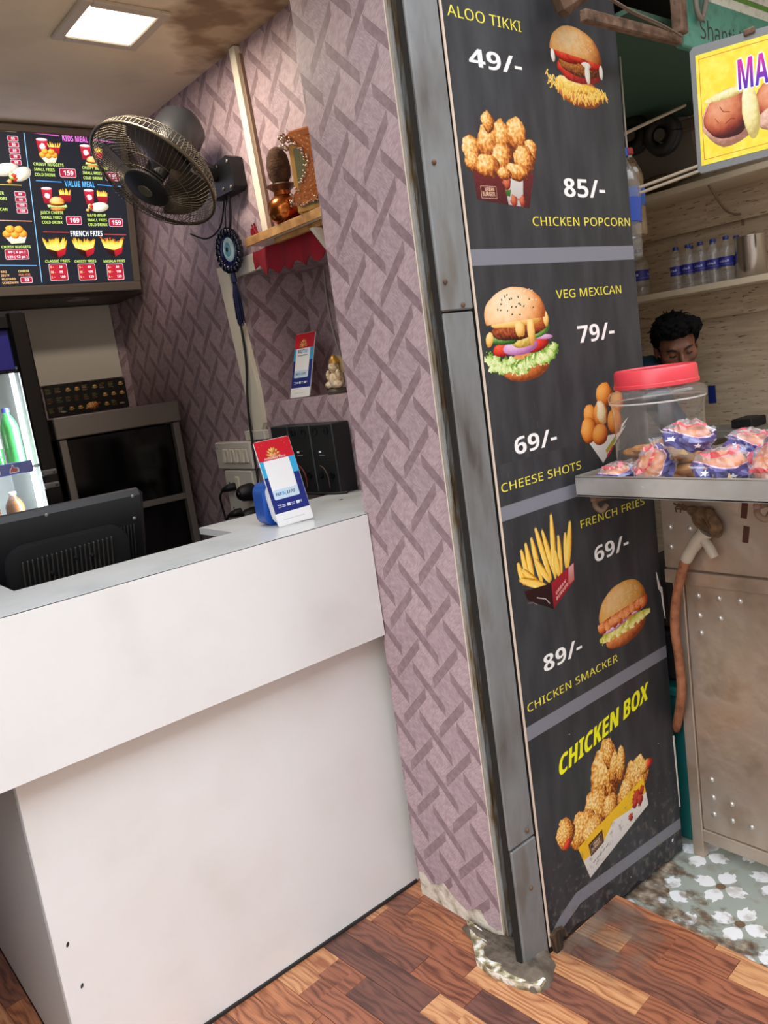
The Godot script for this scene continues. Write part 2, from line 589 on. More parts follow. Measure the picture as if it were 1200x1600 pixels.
func paint_poster(ytop: float, h: float) -> Image:
	ps = 11.2
	canvas(int(63.0 * ps), int(h * ps), Color("363639"))
	po = Vector2(0, ytop * ps)
	# worn grey patches of the vinyl
	var nz := noise(0.006, 3, 5)
	for y in pi_.get_height():
		for x in pi_.get_width():
			var n := nz.get_noise_2d(x * 2.0, y * 0.5 + ytop * 9.0)
			pi_.set_pixel(x, y, Color("2e2e31").lerp(Color("424245"), clampf(n * 0.8 + 0.4, 0, 1)))
	var band := Color("7d7d86")
	rect(-1, 169.0, 64, 172.5, band)
	rect(-1, 112.0, 64, 115.4, band)
	rect(-1, 57.6, 64, 61.2, band)
	poly([Vector2(-1, 4.0), Vector2(5.0, 7.6), Vector2(12.0, 10.2), Vector2(64, 6.3), Vector2(64, 2.8), Vector2(13.5, 6.4), Vector2(6, 4.0), Vector2(0, 0.5)], band, band)
	var yl := Color("efe04a")
	var wh := Color("f4f1ee")
	if ytop > 200:
		letters("ALOO TIKKI", Vector2(1.6, 219.3), 2.2, yl, 24.2, false)
		letters("49/-", Vector2(6.4, 210.2), 3.7, wh, 18.6, true)
		letters("85/-", Vector2(34.7, 184.2), 4.3, wh, 18.4, true)
		letters("CHICKEN POPCORN", Vector2(22.0, 177.4), 2.0, yl, 41.0, false)
		letters("VEG MEXICAN", Vector2(28.3, 160.5), 2.0, yl, 28.2, false)
		letters("79/-", Vector2(34.9, 149.4), 4.2, wh, 16.8, true)
		letters("69/-", Vector2(6.8, 126.2), 4.0, wh, 17.0, true)
		paint_burger_shreds(Vector2(45.2, 214.4), Vector2(12.2, 9.2), -0.07)
		# bucket of popcorn chicken
		pt = Transform2D()
		poly([Vector2(3.9, 189.7), Vector2(14, 187.6), Vector2(24.6, 189.3), Vector2(21.8, 181.3), Vector2(4.4, 182.9)], Color("6e1a20"), Color("431014"), 0.1)
		poly([Vector2(13.6, 188), Vector2(20.6, 188), Vector2(19.6, 181.6), Vector2(14.6, 182)], Color("cfc8c2"), Color("b3aaa6"))
		for b in [[14.8, 186.6, 1.4], [16.6, 182.9, 1.2], [19.4, 182.8, 1.1]]:
			blob(Vector2(b[0], b[1]), Vector2(b[2], b[2] * 1.1), 0, [Color("5a1008"), Color("a8402a"), Color("d88058")], 0.3, 0.5, 2)
		poly([Vector2(14.0, 185.0), Vector2(15.9, 185.3), Vector2(15.4, 183.8), Vector2(14.2, 183.9)], Color("4a7a2c"), Color("2c4a18"))
		for b in [[4.6, 192.6, 2.6, 3.3, 0.3], [4.3, 190.8, 2.2, 1.9, 0.0], [9.6, 195.0, 3.0, 3.4, -0.2], [10.6, 199.3, 1.9, 2.0, 0.3], [15.0, 196.5, 2.6, 3.2, 0.2], [19.8, 197.0, 3.2, 3.4, -0.3], [24.0, 193.5, 2.0, 3.0, -0.3], [21.6, 191.8, 3.0, 3.0, 0.1], [14.2, 192.2, 3.4, 2.7, 0.4], [9.2, 190.2, 3.6, 2.2, 0.1], [18.8, 189.2, 3.6, 1.7, -0.1], [14.2, 188.7, 2.2, 1.2, 0.0]]:
			blob(Vector2(b[0], b[1]), Vector2(b[2], b[3]) * 1.14, b[4], CRUST, 0.14, 0.4, 0.8)
		house_mark(Vector2(6.2, 183.6), 0.95, Color("e8c9a0"))
		paint_burger_lettuce(Vector2(13.9, 153.4), Vector2(12.8, 11.0), 0.03)
	# cone of cheese shots
	pt = Transform2D()
	poly([Vector2(34.6, 125.9), Vector2(41.0, 118.3), Vector2(52.6, 126.5), Vector2(48.0, 124.8)], Color("f0eae2"), Color("cbc6c0"))
	poly([Vector2(34.6, 125.9), Vector2(41.0, 118.3), Vector2(54.0, 128.5), Vector2(44.0, 124.0)], Color("f1ece6"), Color("cfcac4"))
	for b in [[44.0, 135.6, 3.6, 3.2, 0.2], [49.3, 133.0, 3.2, 3.0, 0.0], [37.2, 131.2, 2.7, 2.9, 0.0], [41.8, 131.0, 3.1, 3.5, 0.0], [36.2, 127.6, 3.3, 3.4, 0.3], [47.6, 128.3, 3.3, 3.4, 0.1], [40.8, 125.9, 3.5, 2.8, 0.0]]:
		blob(Vector2(b[0], b[1]), Vector2(b[2], b[3]), b[4], [Color("7a2c06"), Color("c4651a"), Color("e8943a"), Color("f4b868")], 0.05, 0.22, 2)
	blob(Vector2(42.2, 131.2), Vector2(2.2, 2.9), 0.1, [Color("c08a50"), Color("ecd4a0"), Color("fbf0d4")], 0.2, 0.4, 2)
	poly([Vector2(42.5, 121.4), Vector2(47.6, 124.6), Vector2(47.8, 123.4), Vector2(43.0, 120.4)], Color("7c9a34"), Color("c8a034"))
	poly([Vector2(42.8, 120.0), Vector2(46.2, 122.4), Vector2(46.2, 121.6), Vector2(43.0, 119.3)], Color("b0303c"), Color("b0303c"))
	pt = Transform2D()
	letters("CHEESE SHOTS", Vector2(0.9, 118.5), 2.0, yl, 31.2, false)
	if ytop < 200:
		letters("FRENCH FRIES", Vector2(28.4, 103.6), 2.0, yl, 30.2, false)
		letters("69/-", Vector2(32.9, 93.5), 4.1, wh, 16.8, true)
		letters("89/-", Vector2(8.5, 72.0), 4.1, wh, 16.8, true)
		letters("CHICKEN SMACKER", Vector2(1.2, 64.5), 2.0, yl, 38.4, false)
		# fries in a box
		rng.seed = 77
		var fr := [[5.6, 95.4, 4.0, 101.5, 2.0], [7.5, 95, 5.6, 104.4, 1.9], [9, 95, 7.4, 105.6, 2.0], [12, 93.4, 9.6, 106.6, 2.0], [15.5, 93.6, 11.4, 108.6, 2.0], [17.2, 94, 13.8, 107.4, 1.9], [17.0, 93.5, 17.9, 110.6, 2.1], [19.6, 94, 19.8, 104.6, 1.8], [21.6, 95, 22.6, 104.6, 1.9], [22.2, 95, 25.0, 107.0, 2.2], [18.6, 93.5, 18.0, 101.0, 2.0], [15.0, 93.4, 10.0, 101.0, 2.0], [12, 92.8, 5.0, 99.5, 2.2], [13.8, 92.8, 3.6, 97.4, 2.2]]
		for f in fr:
			var a := Vector2(f[0], f[1])
			var b := Vector2(f[2], f[3])
			blob((a + b) / 2, Vector2(a.distance_to(b) / 2, f[4] * 0.5), (b - a).angle(), FRY, 0.03, 0.15)
			stroke([a.lerp(b, 0.06), a.lerp(b, 0.94)], f[4] * 0.45, Color(0.98, 0.87, 0.5, 0.75), Color(0.94, 0.72, 0.28, 0.75))
		poly([Vector2(5.2, 94.0), Vector2(15.3, 93.2), Vector2(15.2, 86.6), Vector2(6.0, 91.6)], Color("2c0a0c"), Color("170506"), 0.1)
		poly([Vector2(15.3, 93.2), Vector2(24.8, 96.0), Vector2(24.4, 91.4), Vector2(15.2, 86.6)], Color("a81c2c"), Color("7c1420"), 0.1)
		poly([Vector2(22.5, 95.2), Vector2(24.7, 95.8), Vector2(24.3, 91.6), Vector2(21.8, 90.8)], Color("d8a8a0"), Color("b85a58"))
		stroke([Vector2(9.5, 91.2), Vector2(12.6, 90.0), Vector2(14, 88.4)], 0.25, Color("c8b8b0"))
		letters("URBAN", Vector2(16.6, 89.6), 0.9, Color("e6b8a8"), 4.6, true, 0, false, 0.5)
		letters("BURGER", Vector2(16.6, 88.2), 0.9, Color("e6b8a8"), 5.2, true, 0, false, 0.5)
		stroke([Vector2(6, 90.8), Vector2(8, 90.4), Vector2(9.4, 89.4)], 0.2, Color("7a6a66"))
		paint_burger_crispy(Vector2(44.0, 76.6), Vector2(12.0, 9.0), 0.08)
		pt = Transform2D()
		var hot := Color("f2f01c")
		letters("CHICKEN BOX", Vector2(9.6, 43.6), 5.0, hot, 42.0, true, 0.22, false, 0.125)
		letters("CHICKEN BOX", Vector2(9.9, 43.7), 5.0, hot, 42.0, true, 0.22, false, 0.125)
		# fried chicken in a yellow and white box
		for b in [[28.5, 34.0, 6.4, 11.0, -0.28], [31.4, 41.0, 2.4, 4.2, -0.1], [33.0, 36.0, 2.2, 4.6, -0.3], [36.2, 35.4, 2.2, 5.6, -0.2], [42.0, 28.6, 6.0, 6.4, -0.9], [47.6, 30.2, 3.2, 1.8, 0.4], [36.8, 26.0, 3.4, 5.0, -0.5], [24.5, 27.8, 6.0, 7.0, 0.3], [17.2, 25.6, 6.4, 5.0, 0.1], [10.6, 28.0, 3.6, 4.2, 0.3], [22.0, 23.0, 5.0, 4.4, 0.2], [30.0, 26.0, 3.4, 4.0, 0.1]]:
			blob(Vector2(b[0], b[1]), Vector2(b[2], b[3]), b[4], [Color("5c2408"), Color("a65a16"), Color("d68e34"), Color("f0b85c"), Color("fadf9c")], 0.14, 0.6, 1.5)
		blob(Vector2(49.4, 30.3), Vector2(1.6, 1.2), 0.4, TOM, 0.3, 0.5)
		blob(Vector2(10.6, 25.0), Vector2(1.6, 1.2), 0.4, TOM, 0.3, 0.5)
		poly([Vector2(14.7, 21.6), Vector2(46.0, 27.4), Vector2(47.4, 18.4), Vector2(18.4, 11.0)], Color("f3c41c"), Color("e0a818"), 0.08)
		poly([Vector2(16.4, 17.0), Vector2(25, 17.6), Vector2(30.6, 21.6), Vector2(38.6, 21.0), Vector2(46.8, 22.6), Vector2(47.4, 18.4), Vector2(18.4, 11.0)], Color("e6e1da"), Color("cbc6c2"), 0.06)
		for b in [[42.2, 23.4, 1.9], [43.6, 21.8, 1.6], [44.8, 24.0, 1.3], [41.2, 21.8, 1.3], [38.6, 18.9, 1.1]]:
			blob(Vector2(b[0], b[1]), Vector2(b[2], b[2]), 0, [Color("5a0a08"), Color("a82418"), Color("d8583c")], 0.3, 0.5, 2)
		poly([Vector2(19.0, 20.4), Vector2(25.4, 21.6), Vector2(25.6, 17.8), Vector2(19.6, 16.6)], Color("4c2416"), Color("3a180e"))
		house_mark(Vector2(20.0, 17.6), 0.95, Color("f0d8b0"), 0.17)
		stroke([Vector2(41, 20.2), Vector2(42.6, 21.4), Vector2(43.4, 19.8), Vector2(44.8, 20.9)], 0.28, Color("a8524a"))
		for k in 5:
			stroke([Vector2(20.4 + k * 1.5, 14.4 + k * 0.36), Vector2(21.3 + k * 1.5, 14.8 + k * 0.36)], 0.4, Color("8a8682"))
	# scuffs and drops of dried paint
	rng.seed = 19
	for i in 60:
		var p := Vector2(rng.randf_range(1, 61), rng.randf_range(ytop - h, ytop))
		var l := rng.randf_range(0.3, 2.0)
		stroke([p, p + Vector2(rng.randf_range(-0.2, 0.2), -l)], rng.randf_range(0.06, 0.16), Color(0.55, 0.54, 0.53, 0.25))
	if ytop < 200:
		var dn := noise(0.02, 9, 5)
		for y in pi_.get_height():
			var up := ytop - y / ps
			if up < 26:
				for x in pi_.get_width():
					var n := dn.get_noise_2d(x * 1.5, y * 1.5)
					mixpx(x, y, Color("7c746a"), clampf((n - 0.25 + (20 - up) * 0.012) * 1.3, 0, 0.55))
		for p in [[58, 1.6, 0.6], [36, 1.5, 0.25], [50, 12, 0.2], [21, 13.2, 0.3], [55, 34, 0.2], [16, 53, 0.25]]:
			blob(Vector2(p[0], p[1]), Vector2(p[2], p[2] * 0.8), 0.4, [Color("d8d6d2"), Color("f2f0ee")], 0.3, 0)
	return pi_

# ---------------------------------------------------------------- the lit menu
func fries_small(c: Vector2, w: float, box_c: Color) -> void:
	rng.seed = int(c.x * 7 + 3)
	for i in 11:
		var x := lerpf(-0.85, 0.85, i / 10.0)
		var a := c + Vector2(x * w * 0.35, -w * 0.1)
		var b := c + Vector2(x * w * 0.5 + rng.randf_range(-0.1, 0.1) * w, w * (0.32 + rng.randf() * 0.18))
		blob((a + b) / 2, Vector2(a.distance_to(b) / 2, w * 0.055), (b - a).angle(), FRY, 0, 0.1)
	poly([c + Vector2(-w * 0.42, w * 0.03), c + Vector2(w * 0.42, w * 0.03), c + Vector2(w * 0.33, -w * 0.42), c + Vector2(-w * 0.3, -w * 0.42)], box_c, box_c.darkened(0.3))
	blob(c + Vector2(0, -w * 0.15), Vector2(w * 0.12, w * 0.12), 0, [Color("8a1020"), Color("a01828")], 0, 0)

func fries_tray(c: Vector2, w: float, sauce := false) -> void:
	rng.seed = int(c.x * 5 + 1)
	for i in 16:
		var x := lerpf(-0.95, 0.95, i / 15.0)
		var a := c + Vector2(x * w * 0.3, -w * 0.15)
		var b := c + Vector2(x * w * 0.52, w * (0.22 + rng.randf() * 0.22))
		blob((a + b) / 2, Vector2(a.distance_to(b) / 2, w * 0.05), (b - a).angle(), FRY, 0, 0.1)
		if sauce and i % 3 == 0:
			blob(b, Vector2(w * 0.05, w * 0.04), 0, TOM, 0.2, 0.2)
	poly([c + Vector2(-w * 0.4, -w * 0.02), c + Vector2(0.02 * w, -w * 0.14), c + Vector2(w * 0.06, -w * 0.4), c + Vector2(-w * 0.2, -w * 0.3)], Color("3a1014"), Color("200808"))
	poly([c + Vector2(w * 0.02, -w * 0.14), c + Vector2(w * 0.44, w * 0.0), c + Vector2(w * 0.36, -w * 0.26), c + Vector2(w * 0.06, -w * 0.4)], Color("c01c30"), Color("90141f"))

func cup(c: Vector2, w: float, h: float) -> void:
	poly([c + Vector2(-w * 0.5, h * 0.5), c + Vector2(w * 0.5, h * 0.5), c + Vector2(w * 0.36, -h * 0.5), c + Vector2(-w * 0.36, -h * 0.5)], Color("c8283c"), Color("8c1426"))
	blob(c + Vector2(0, h * 0.48), Vector2(w * 0.52, w * 0.13), 0, [Color("d8a8a8"), Color("f6e6e6")], 0, 0)
	blob(c, Vector2(w * 0.26, w * 0.26), 0, [Color("e8b8bc"), Color("f4dcdc")], 0.2, 0.6)

func nuggets(c: Vector2, w: float) -> void:
	poly([c + Vector2(-w * 0.5, -w * 0.05), c + Vector2(w * 0.5, -w * 0.05), c + Vector2(w * 0.36, -w * 0.38), c + Vector2(-w * 0.2, -w * 0.42)], Color("f4efdf"), Color("d2c8a8"))
	for b in [[-0.33, 0.0], [0.0, -0.04], [0.33, 0.0], [-0.18, 0.18], [0.18, 0.17]]:
		blob(c + Vector2(b[0], b[1]) * w, Vector2(w * 0.19, w * 0.16), 0, [Color("a85a10"), Color("e09428"), Color("f6c45c")], 0.1, 0.3)

func mini_burger(c: Vector2, w: float) -> void:
	blob(c + Vector2(0, -w * 0.28), Vector2(w * 0.42, w * 0.14), 0, BUNLOW, 0, 0.1)
	for i in 9:
		blob(c + Vector2(-w * 0.45 + i * w * 0.11, -w * 0.16), Vector2(w * 0.09, w * 0.08), 0, LEAF, 0.4, 0.5)
	blob(c + Vector2(0, -w * 0.06), Vector2(w * 0.42, w * 0.1), 0, PATTY, 0.1, 0.3)
	blob(c + Vector2(0, w * 0.01), Vector2(w * 0.4, w * 0.06), 0, [Color("e0a030"), Color("f8d060")], 0.1, 0.1)
	blob(c + Vector2(0, w * 0.04), Vector2(w * 0.42, w * 0.3), 0, BUN, 0, 0.1, 1, -w * 0.01)

func food_wrap(a: Vector2, b: Vector2, w: float) -> void:
	blob((a + b) / 2, Vector2(a.distance_to(b) * 0.5, w * 0.5), (b - a).angle(), [Color("a89c86"), Color("dcd4c2"), Color("f6f2e8")], 0.02, 0.15)
	for i in 5:
		blob(a + Vector2(sin(i * 2.1), cos(i * 1.7)) * w * 0.24, Vector2(w * 0.2, w * 0.18), 0, [LEAF, TOM, CRUST][i % 3], 0.3, 0.5)

func price(x0: float, y0: float, w: float, h: float, s: String, ch := 0.0) -> void:
	rrect(x0, -y0 - h, w, h, h * 0.18, Color("e8dcdc"))
	rrect(x0 + 0.15, -y0 - h + 0.15, w - 0.3, h - 0.3, h * 0.15, Color("a01c38"))
	if ch <= 0:
		ch = h * 0.52
	letters(s, Vector2(x0 + w * 0.5 - ch * 0.36 * s.length(), -y0 - h * 0.5 - ch * 0.5), ch, Color("f6eef0"))

func paint_menu() -> Image:
	ps = 16.0
	canvas(int(62.4 * ps), int(58.6 * ps), Color("1b1e26"))
	po = Vector2.ZERO
	var lime := Color("c8e468")
	var wh := Color("eef2f8")
	stroke([Vector2(26.0, -3.5), Vector2(25.0, -57.6)], 0.28, Color("8cc0e8"))
	# left column
	stroke([Vector2(10, -4.7), Vector2(23.3, -4.8)], 0.3, Color("d8e05c"))
	for k in 5:
		price(19.8, 6.3 + k * 2.0, 3.8, 1.7, ["89", "89", "89", "99", "99"][k])
	food_wrap(Vector2(12.5, -18.6), Vector2(22.5, -16.8), 4.4)
	food_wrap(Vector2(19.4, -20.6), Vector2(26.5, -17.4), 4.6)
	stroke([Vector2(10, -22.8), Vector2(22.4, -22.9)], 0.3, Color("c8b04c"))
	for k in 4:
		letters(["CKER", "DOORI", "ER", "XICAN"][k], Vector2([12.4, 12.0, 12.2, 12.0][k], -26.3 - k * 1.85), 1.0, lime)
		price(19.5, 25.1 + k * 1.95, 4.0, 1.7, ["89", "99", "109", "109"][k])
	stroke([Vector2(10, -35.1), Vector2(24.4, -35.4)], 0.3, Color("e0a088"))
	nuggets(Vector2(17.6, -39.8), 8.6)
	letters("CHEESY NUGGETS", Vector2(12.0, -45.0), 0.95, lime, 10.8)
	rrect(13.0, -49.0, 8.6, 3.7, 0.5, Color("e8d8da"))
	rrect(13.15, -48.85, 8.3, 3.4, 0.5, Color("a8283e"))
	letters("69 ( 6 pc )", Vector2(14.2, -46.8), 0.85, wh, 6.4)
	letters("129 ( 12 pc )", Vector2(13.6, -48.5), 0.85, wh, 7.6)
	stroke([Vector2(8, -50.8), Vector2(23.9, -51.4)], 0.3, Color("5ca0dc"))
	for k in 4:
		letters(["BBQ", "ZESTY", "MUSTARD", "SCHEZWAN"][k], Vector2(10.4, -53.7 - k * 1.35), 0.8, Color("e8b070"))
	letters("CHEESE", Vector2(16.8, -53.7), 0.8, Color("e8d070"), 4.2)
	letters("PERI PERI", Vector2(16.8, -55.0), 0.8, Color("e87050"), 4.4)
	price(17.2, 55.4, 4.4, 2.2, "20")
	# right column
	stroke([Vector2(28.2, -4.7), Vector2(38.7, -5.2)], 0.3, Color("e060c8"))
	letters("KIDS MEAL", Vector2(39.6, -6.9), 2.1, Color("f070d8"), 10.2)
	stroke([Vector2(50.8, -5.6), Vector2(61, -6.2)], 0.3, Color("e060c8"))
	cup(Vector2(32.0, -9.2), 4.2, 5.0)
	fries_small(Vector2(36.3, -9.4), 5.0, Color("b81c30"))
	nuggets(Vector2(33.8, -12.0), 6.6)
	for k in 3:
		letters(["CHEESY NUGGETS", "SMALL FRIES", "COLD DRINK"][k], Vector2(27.8, -15.9 - k * 1.8), 1.05, lime, [11.4, 7.8, 7.8][k])
	price(37.2, 16.4, 6.2, 3.2, "159", 1.7)
	cup(Vector2(48.2, -10.4), 4.2, 5.0)
	fries_small(Vector2(52.8, -10.2), 5.0, Color("b81c30"))
	mini_burger(Vector2(50.4, -13.4), 5.4)
	for k in 3:
		letters(["CRISPY BURGER", "SMALL FRIES", "COLD DRINK"][k], Vector2(46.0, -16.4 - k * 1.8), 1.05, lime, [10.4, 7.8, 7.8][k])
	price(55.0, 17.0, 5.8, 3.2, "159", 1.7)
	stroke([Vector2(28, -21.1), Vector2(37.5, -21.3)], 0.3, Color("4c9ce8"))
	letters("VALUE MEAL", Vector2(38.5, -22.9), 2.1, Color("5cb4f4"), 12.0)
	stroke([Vector2(51.4, -21.8), Vector2(61, -22.2)], 0.3, Color("4c9ce8"))
	cup(Vector2(31.4, -26.3), 4.0, 5.4)
	fries_small(Vector2(38.2, -26.0), 5.6, Color("a81828"))
	mini_burger(Vector2(34.8, -28.8), 7.0)
	for k in 3:
		letters(["JUICY CHEESE", "SMALL FRIES", "COLD DRINK"][k], Vector2(28.0, -32.8 - k * 1.75), 1.05, lime, [8.8, 8.0, 8.0][k])
	price(37.4, 33.4, 6.0, 3.2, "169", 1.7)
	cup(Vector2(47.6, -26.4), 4.0, 5.2)
	fries_small(Vector2(52.8, -26.2), 5.4, Color("a81828"))
	food_wrap(Vector2(47.2, -30.4), Vector2(55.0, -29.6), 3.6)
	for k in 3:
		letters(["MAYO WRAP", "SMALL FRIES", "COLD DRINK"][k], Vector2(45.8, -33.6 - k * 1.75), 1.05, lime, [7.8, 8.0, 8.0][k])
	price(54.4, 34.2, 5.8, 3.1, "159", 1.7)
	stroke([Vector2(28.1, -39.2), Vector2(37.9, -39.4)], 0.3, Color("c83c3c"))
	letters("FRENCH FRIES", Vector2(38.2, -40.9), 2.1, wh, 13.2)
	stroke([Vector2(52.0, -40.2), Vector2(61, -40.4)], 0.3, Color("c83c3c"))
	for k in 3:
		var x: float = [27.6, 38.9, 50.6][k]
		fries_tray(Vector2(x + 4.4, -45.0), 9.4, k == 2)
		letters(["CLASSIC FRIES", "CHEESY FRIES", "MASALA FRIES"][k], Vector2(x - 0.4, -50.4 - k * 0.3), 0.95, lime, [9.8, 9.0, 9.4][k])
		rrect(x + 0.8, -57.2 - k * 0.3, 7.0, 6.3, 0.5, Color("e8dcdc"))
		rrect(x + 0.95, -57.05 - k * 0.3, 6.7, 6.0, 0.5, Color("a8202f"))
		for j in 3:
			letters(["S -", "M -", "L -"][j], Vector2(x + 1.3, -52.6 - j * 1.85 - k * 0.3), 0.9, Color("f8d8a0"))
			letters([["69", "89", "109"], ["89", "109", "129"], ["89", "109", "129"]][k][j], Vector2(x + 4.7, -52.6 - j * 1.85 - k * 0.3), 0.9, wh)
	return pi_

# small printed menu on the back wall
func paint_leaflet() -> Image:
	ps = 14.0
	canvas(int(36 * ps), int(12.5 * ps), Color("120e0d"))
	po = Vector2.ZERO
	rng.seed = 4
	for i in 26:
		var p := Vector2(1.5 + (i % 9) * 4.0, -1.8 - (i / 9) * 4.1)
		if rng.randf() < 0.5:
			mini_burger(p + Vector2(0.6, 0), 2.4)
		else:
			for k in 5:
				stroke([p + Vector2(-1.2, 1.0 - k * 0.5), p + Vector2(rng.randf_range(0.3, 1.4), 1.0 - k * 0.5)], 0.16, [Color("b8412c"), Color("b9a65a"), Color("7a9a56"), Color("c9c0b0")][rng.randi() % 4])
	blob(Vector2(19.5, -10.0), Vector2(3.0, 1.7), 0.1, CRUST, 0.2, 0.5)
	letters("169/-", Vector2(5.2, -11.6), 0.8, Color("e8e2d8"))
	letters("159/-", Vector2(32.0, -11.2), 0.8, Color("e8e2d8"))
	return pi_

# payment stand: 10.6 by 23 cm; the code itself is left blank
func paint_pay(top_word: bool) -> Image:
	ps = 26.0
	canvas(int(10.6 * ps), int(23.0 * ps), Color("f4f4f2"))
	po = Vector2(0, 23.0 * ps)
	rect(0, 17.6, 10.6, 23, Color("d4182c"))
	rect(0, 13.2, 10.6, 17.6, Color("38b0e4"))
	rect(0, 3.4, 10.6, 13.2, Color("1e2c7c"))
	# golden ornament
	var gold := [Color("8a4a10"), Color("dca040"), Color("f8dc90")]
	for k in 9:
		var a := PI * k / 8.0
		blob(Vector2(4.6 + cos(a) * 1.7, 18.4 + sin(a) * 2.2), Vector2(0.55, 0.3), a, gold, 0.2, 0.2)
	blob(Vector2(4.6, 18.6), Vector2(1.3, 1.1), 0, [Color("a8341c"), Color("e08050"), Color("f8c890")], 0.2, 0.4)
	blob(Vector2(4.6, 20.0), Vector2(0.6, 0.8), 0, gold, 0.15, 0.3)
	for p in [[1.0, 21.6], [2.0, 22.0], [8.8, 21.4], [8.2, 22.2], [9.4, 20.6]]:
		blob(Vector2(p[0], p[1]), Vector2(0.12, 0.12), 0, gold, 0, 0)
	rrect(1.1, 7.0, 7.7, 10.6, 0.4, Color("f8f8f8"))
	rrect(1.1, 7.0, 7.7, 2.6, 0.4, Color("cfe4f4"))
	letters("PAY", Vector2(1.8, 7.9), 0.9, Color("142a7c"), 1.7)
	letters("TM", Vector2(3.35, 7.9), 0.9, Color("38a8e0"), 1.2)
	letters("|", Vector2(4.4, 7.9), 0.9, Color("38a8e0"))
	letters("UPI", Vector2(5.0, 7.9), 0.9, Color("5a6470"), 2.6, true, 0.25)
	if top_word:
		letters("PAY", Vector2(2.0, 15.8), 1.3, Color("142a7c"), 2.9)
		letters("TM", Vector2(4.8, 15.8), 1.3, Color("38a8e0"), 2.6)
		letters("Accepted Here", Vector2(2.0, 14.8), 0.55, Color("40464c"), 5.6)
	else:
		letters("Accepted Here", Vector2(1.6, 17.8), 0.6, Color("f4dada"), 6.6)
	for k in 3:
		rrect(1.4 + k * 2.8, 4.8, 1.0, 0.8, 0.1, Color("e8ecf4"))
		if k < 2:
			stroke([Vector2(2.7 + k * 2.8, 5.4), Vector2(3.7 + k * 2.8, 5.4)], 0.22, Color("c8d0e4"))
			stroke([Vector2(2.7 + k * 2.8, 4.95), Vector2(3.6 + k * 2.8, 4.95)], 0.22, Color("c8d0e4"))
	letters("UPI", Vector2(7.0, 4.9), 0.6, Color("e8ecf4"), 1.8, true, 0.25)
	rect(1.4, 4.9, 2.2, 5.4, Color("1e2c7c"))
	stroke([Vector2(1.8, 1.5), Vector2(8.2, 1.5)], 0.07, Color("a8a8a6"))
	return pi_

func paint_bun_sign() -> Image:
	ps = 30.0
	canvas(int(22 * ps), int(21.5 * ps), Color("f2d53a"))
	po = Vector2(0, 21.5 * ps)
	var nz := noise(0.01, 5, 3)
	for y in pi_.get_height():
		for x in pi_.get_width():
			pi_.set_pixel(x, y, Color("f3da3c").lerp(Color("f8ea62"), clampf(nz.get_noise_2d(x, y) + 0.5, 0, 1)))
	for e in [[0.7, 1.1, 0.7, 20.6], [0.7, 20.6, 22, 20.6], [0.7, 1.1, 22, 1.1]]:
		stroke([Vector2(e[0], e[1]), Vector2(e[2], e[3])], 0.12, Color("d8783a"))
	# buttered bun
	var crust := [Color("3c1412"), Color("7a2c20"), Color("b4583a"), Color("dc8c62"), Color("ecb090")]
	blob(Vector2(6.4, 8.2), Vector2(5.6, 5.6), 0.1, [Color("9a6a58"), Color("d8a890"), Color("f0d0bc")], 0.04, 0.2)
	blob(Vector2(6.2, 8.9), Vector2(5.1, 4.6), 0.1, crust, 0.05, 0.1, 0.6)
	blob(Vector2(17.0, 9.4), Vector2(5.4, 4.6), 0.0, crust, 0.05, 0.1, 0.6)
	stroke([Vector2(4.6, 10.6), Vector2(5.2, 9.6), Vector2(6.6, 9.3)], 0.16, Color("8a3a28"))
	stroke([Vector2(5.6, 7.2), Vector2(6.8, 8.0), Vector2(7.6, 7.8)], 0.16, Color("7a2c20"))
	stroke([Vector2(3.4, 8.6), Vector2(4.2, 7.6)], 0.12, Color("8a3a28"))
	blob(Vector2(17.0, 5.8), Vector2(5.4, 2.6), 0.0, [Color("9a6a58"), Color("d8a890"), Color("f0d0bc")], 0.05, 0.3)
	var cream := [Color("c0a860"), Color("ecdc98"), Color("faf4cc")]
	blob(Vector2(6.6, 12.8), Vector2(5.2, 0.9), 0.12, cream, 0.1, 0.3)
	blob(Vector2(10.8, 8.4), Vector2(1.7, 5.6), 0.08, cream, 0.05, 0.2, 1.0)
	# lettering, purple into pink
	for s in [[0.0, Color("fff8f0"), 0.28], [0.0, Color("7a2aa0"), 0.0]]:
		for d in ([Vector2(-1, 0), Vector2(1, 0), Vector2(0, 1), Vector2(0, -1)] if s[2] > 0 else [Vector2.ZERO]):
			letters("MA", Vector2(8.1, 12.9) + d * s[2], 5.6, s[1], 6.6)
	var x0 := int(po.x + 8.0 * ps)
	for y in range(int(po.y - 18.7 * ps), int(po.y - 12.8 * ps)):
		var t := (po.y - y) / ps
		for x in range(x0, mini(x0 + int(7.0 * ps), pi_.get_width())):
			var c := pi_.get_pixel(x, y)
			if c.b > c.g + 0.2 and c.g < 0.4:
				pi_.set_pixel(x, y, Color("4a30b4").lerp(Color("d02ca8"), clampf((t - 13.0) / 4.6, 0, 1)))
	return pi_

func paint_green_board() -> Image:
	# 0.60 m by 0.36 m, origin at the lower left
	ps = 12.0
	canvas(int(62 * ps), int(38 * ps), Color("4f8f7c"))
	po = Vector2(0, 38 * ps)
	rrect(6.5, 12.4, 70, 40, 2.0, Color("d9d9cc"))
	rrect(9.5, 14.9, 70, 40, 1.6, Color("5f8f3c"))
	rrect(11.2, 16.4, 70, 40, 1.2, Color("e2ddd8"))
	letters("Shanti N", Vector2(8.2, 2.6), 4.6, Color("22282a"), 27.0, false)
	var nz := noise(0.02, 8, 4)
	for y in pi_.get_height():
		for x in pi_.get_width():
			mixpx(x, y, Color("35524a"), clampf(nz.get_noise_2d(x, y) * 0.5, 0, 0.3))
	return pi_

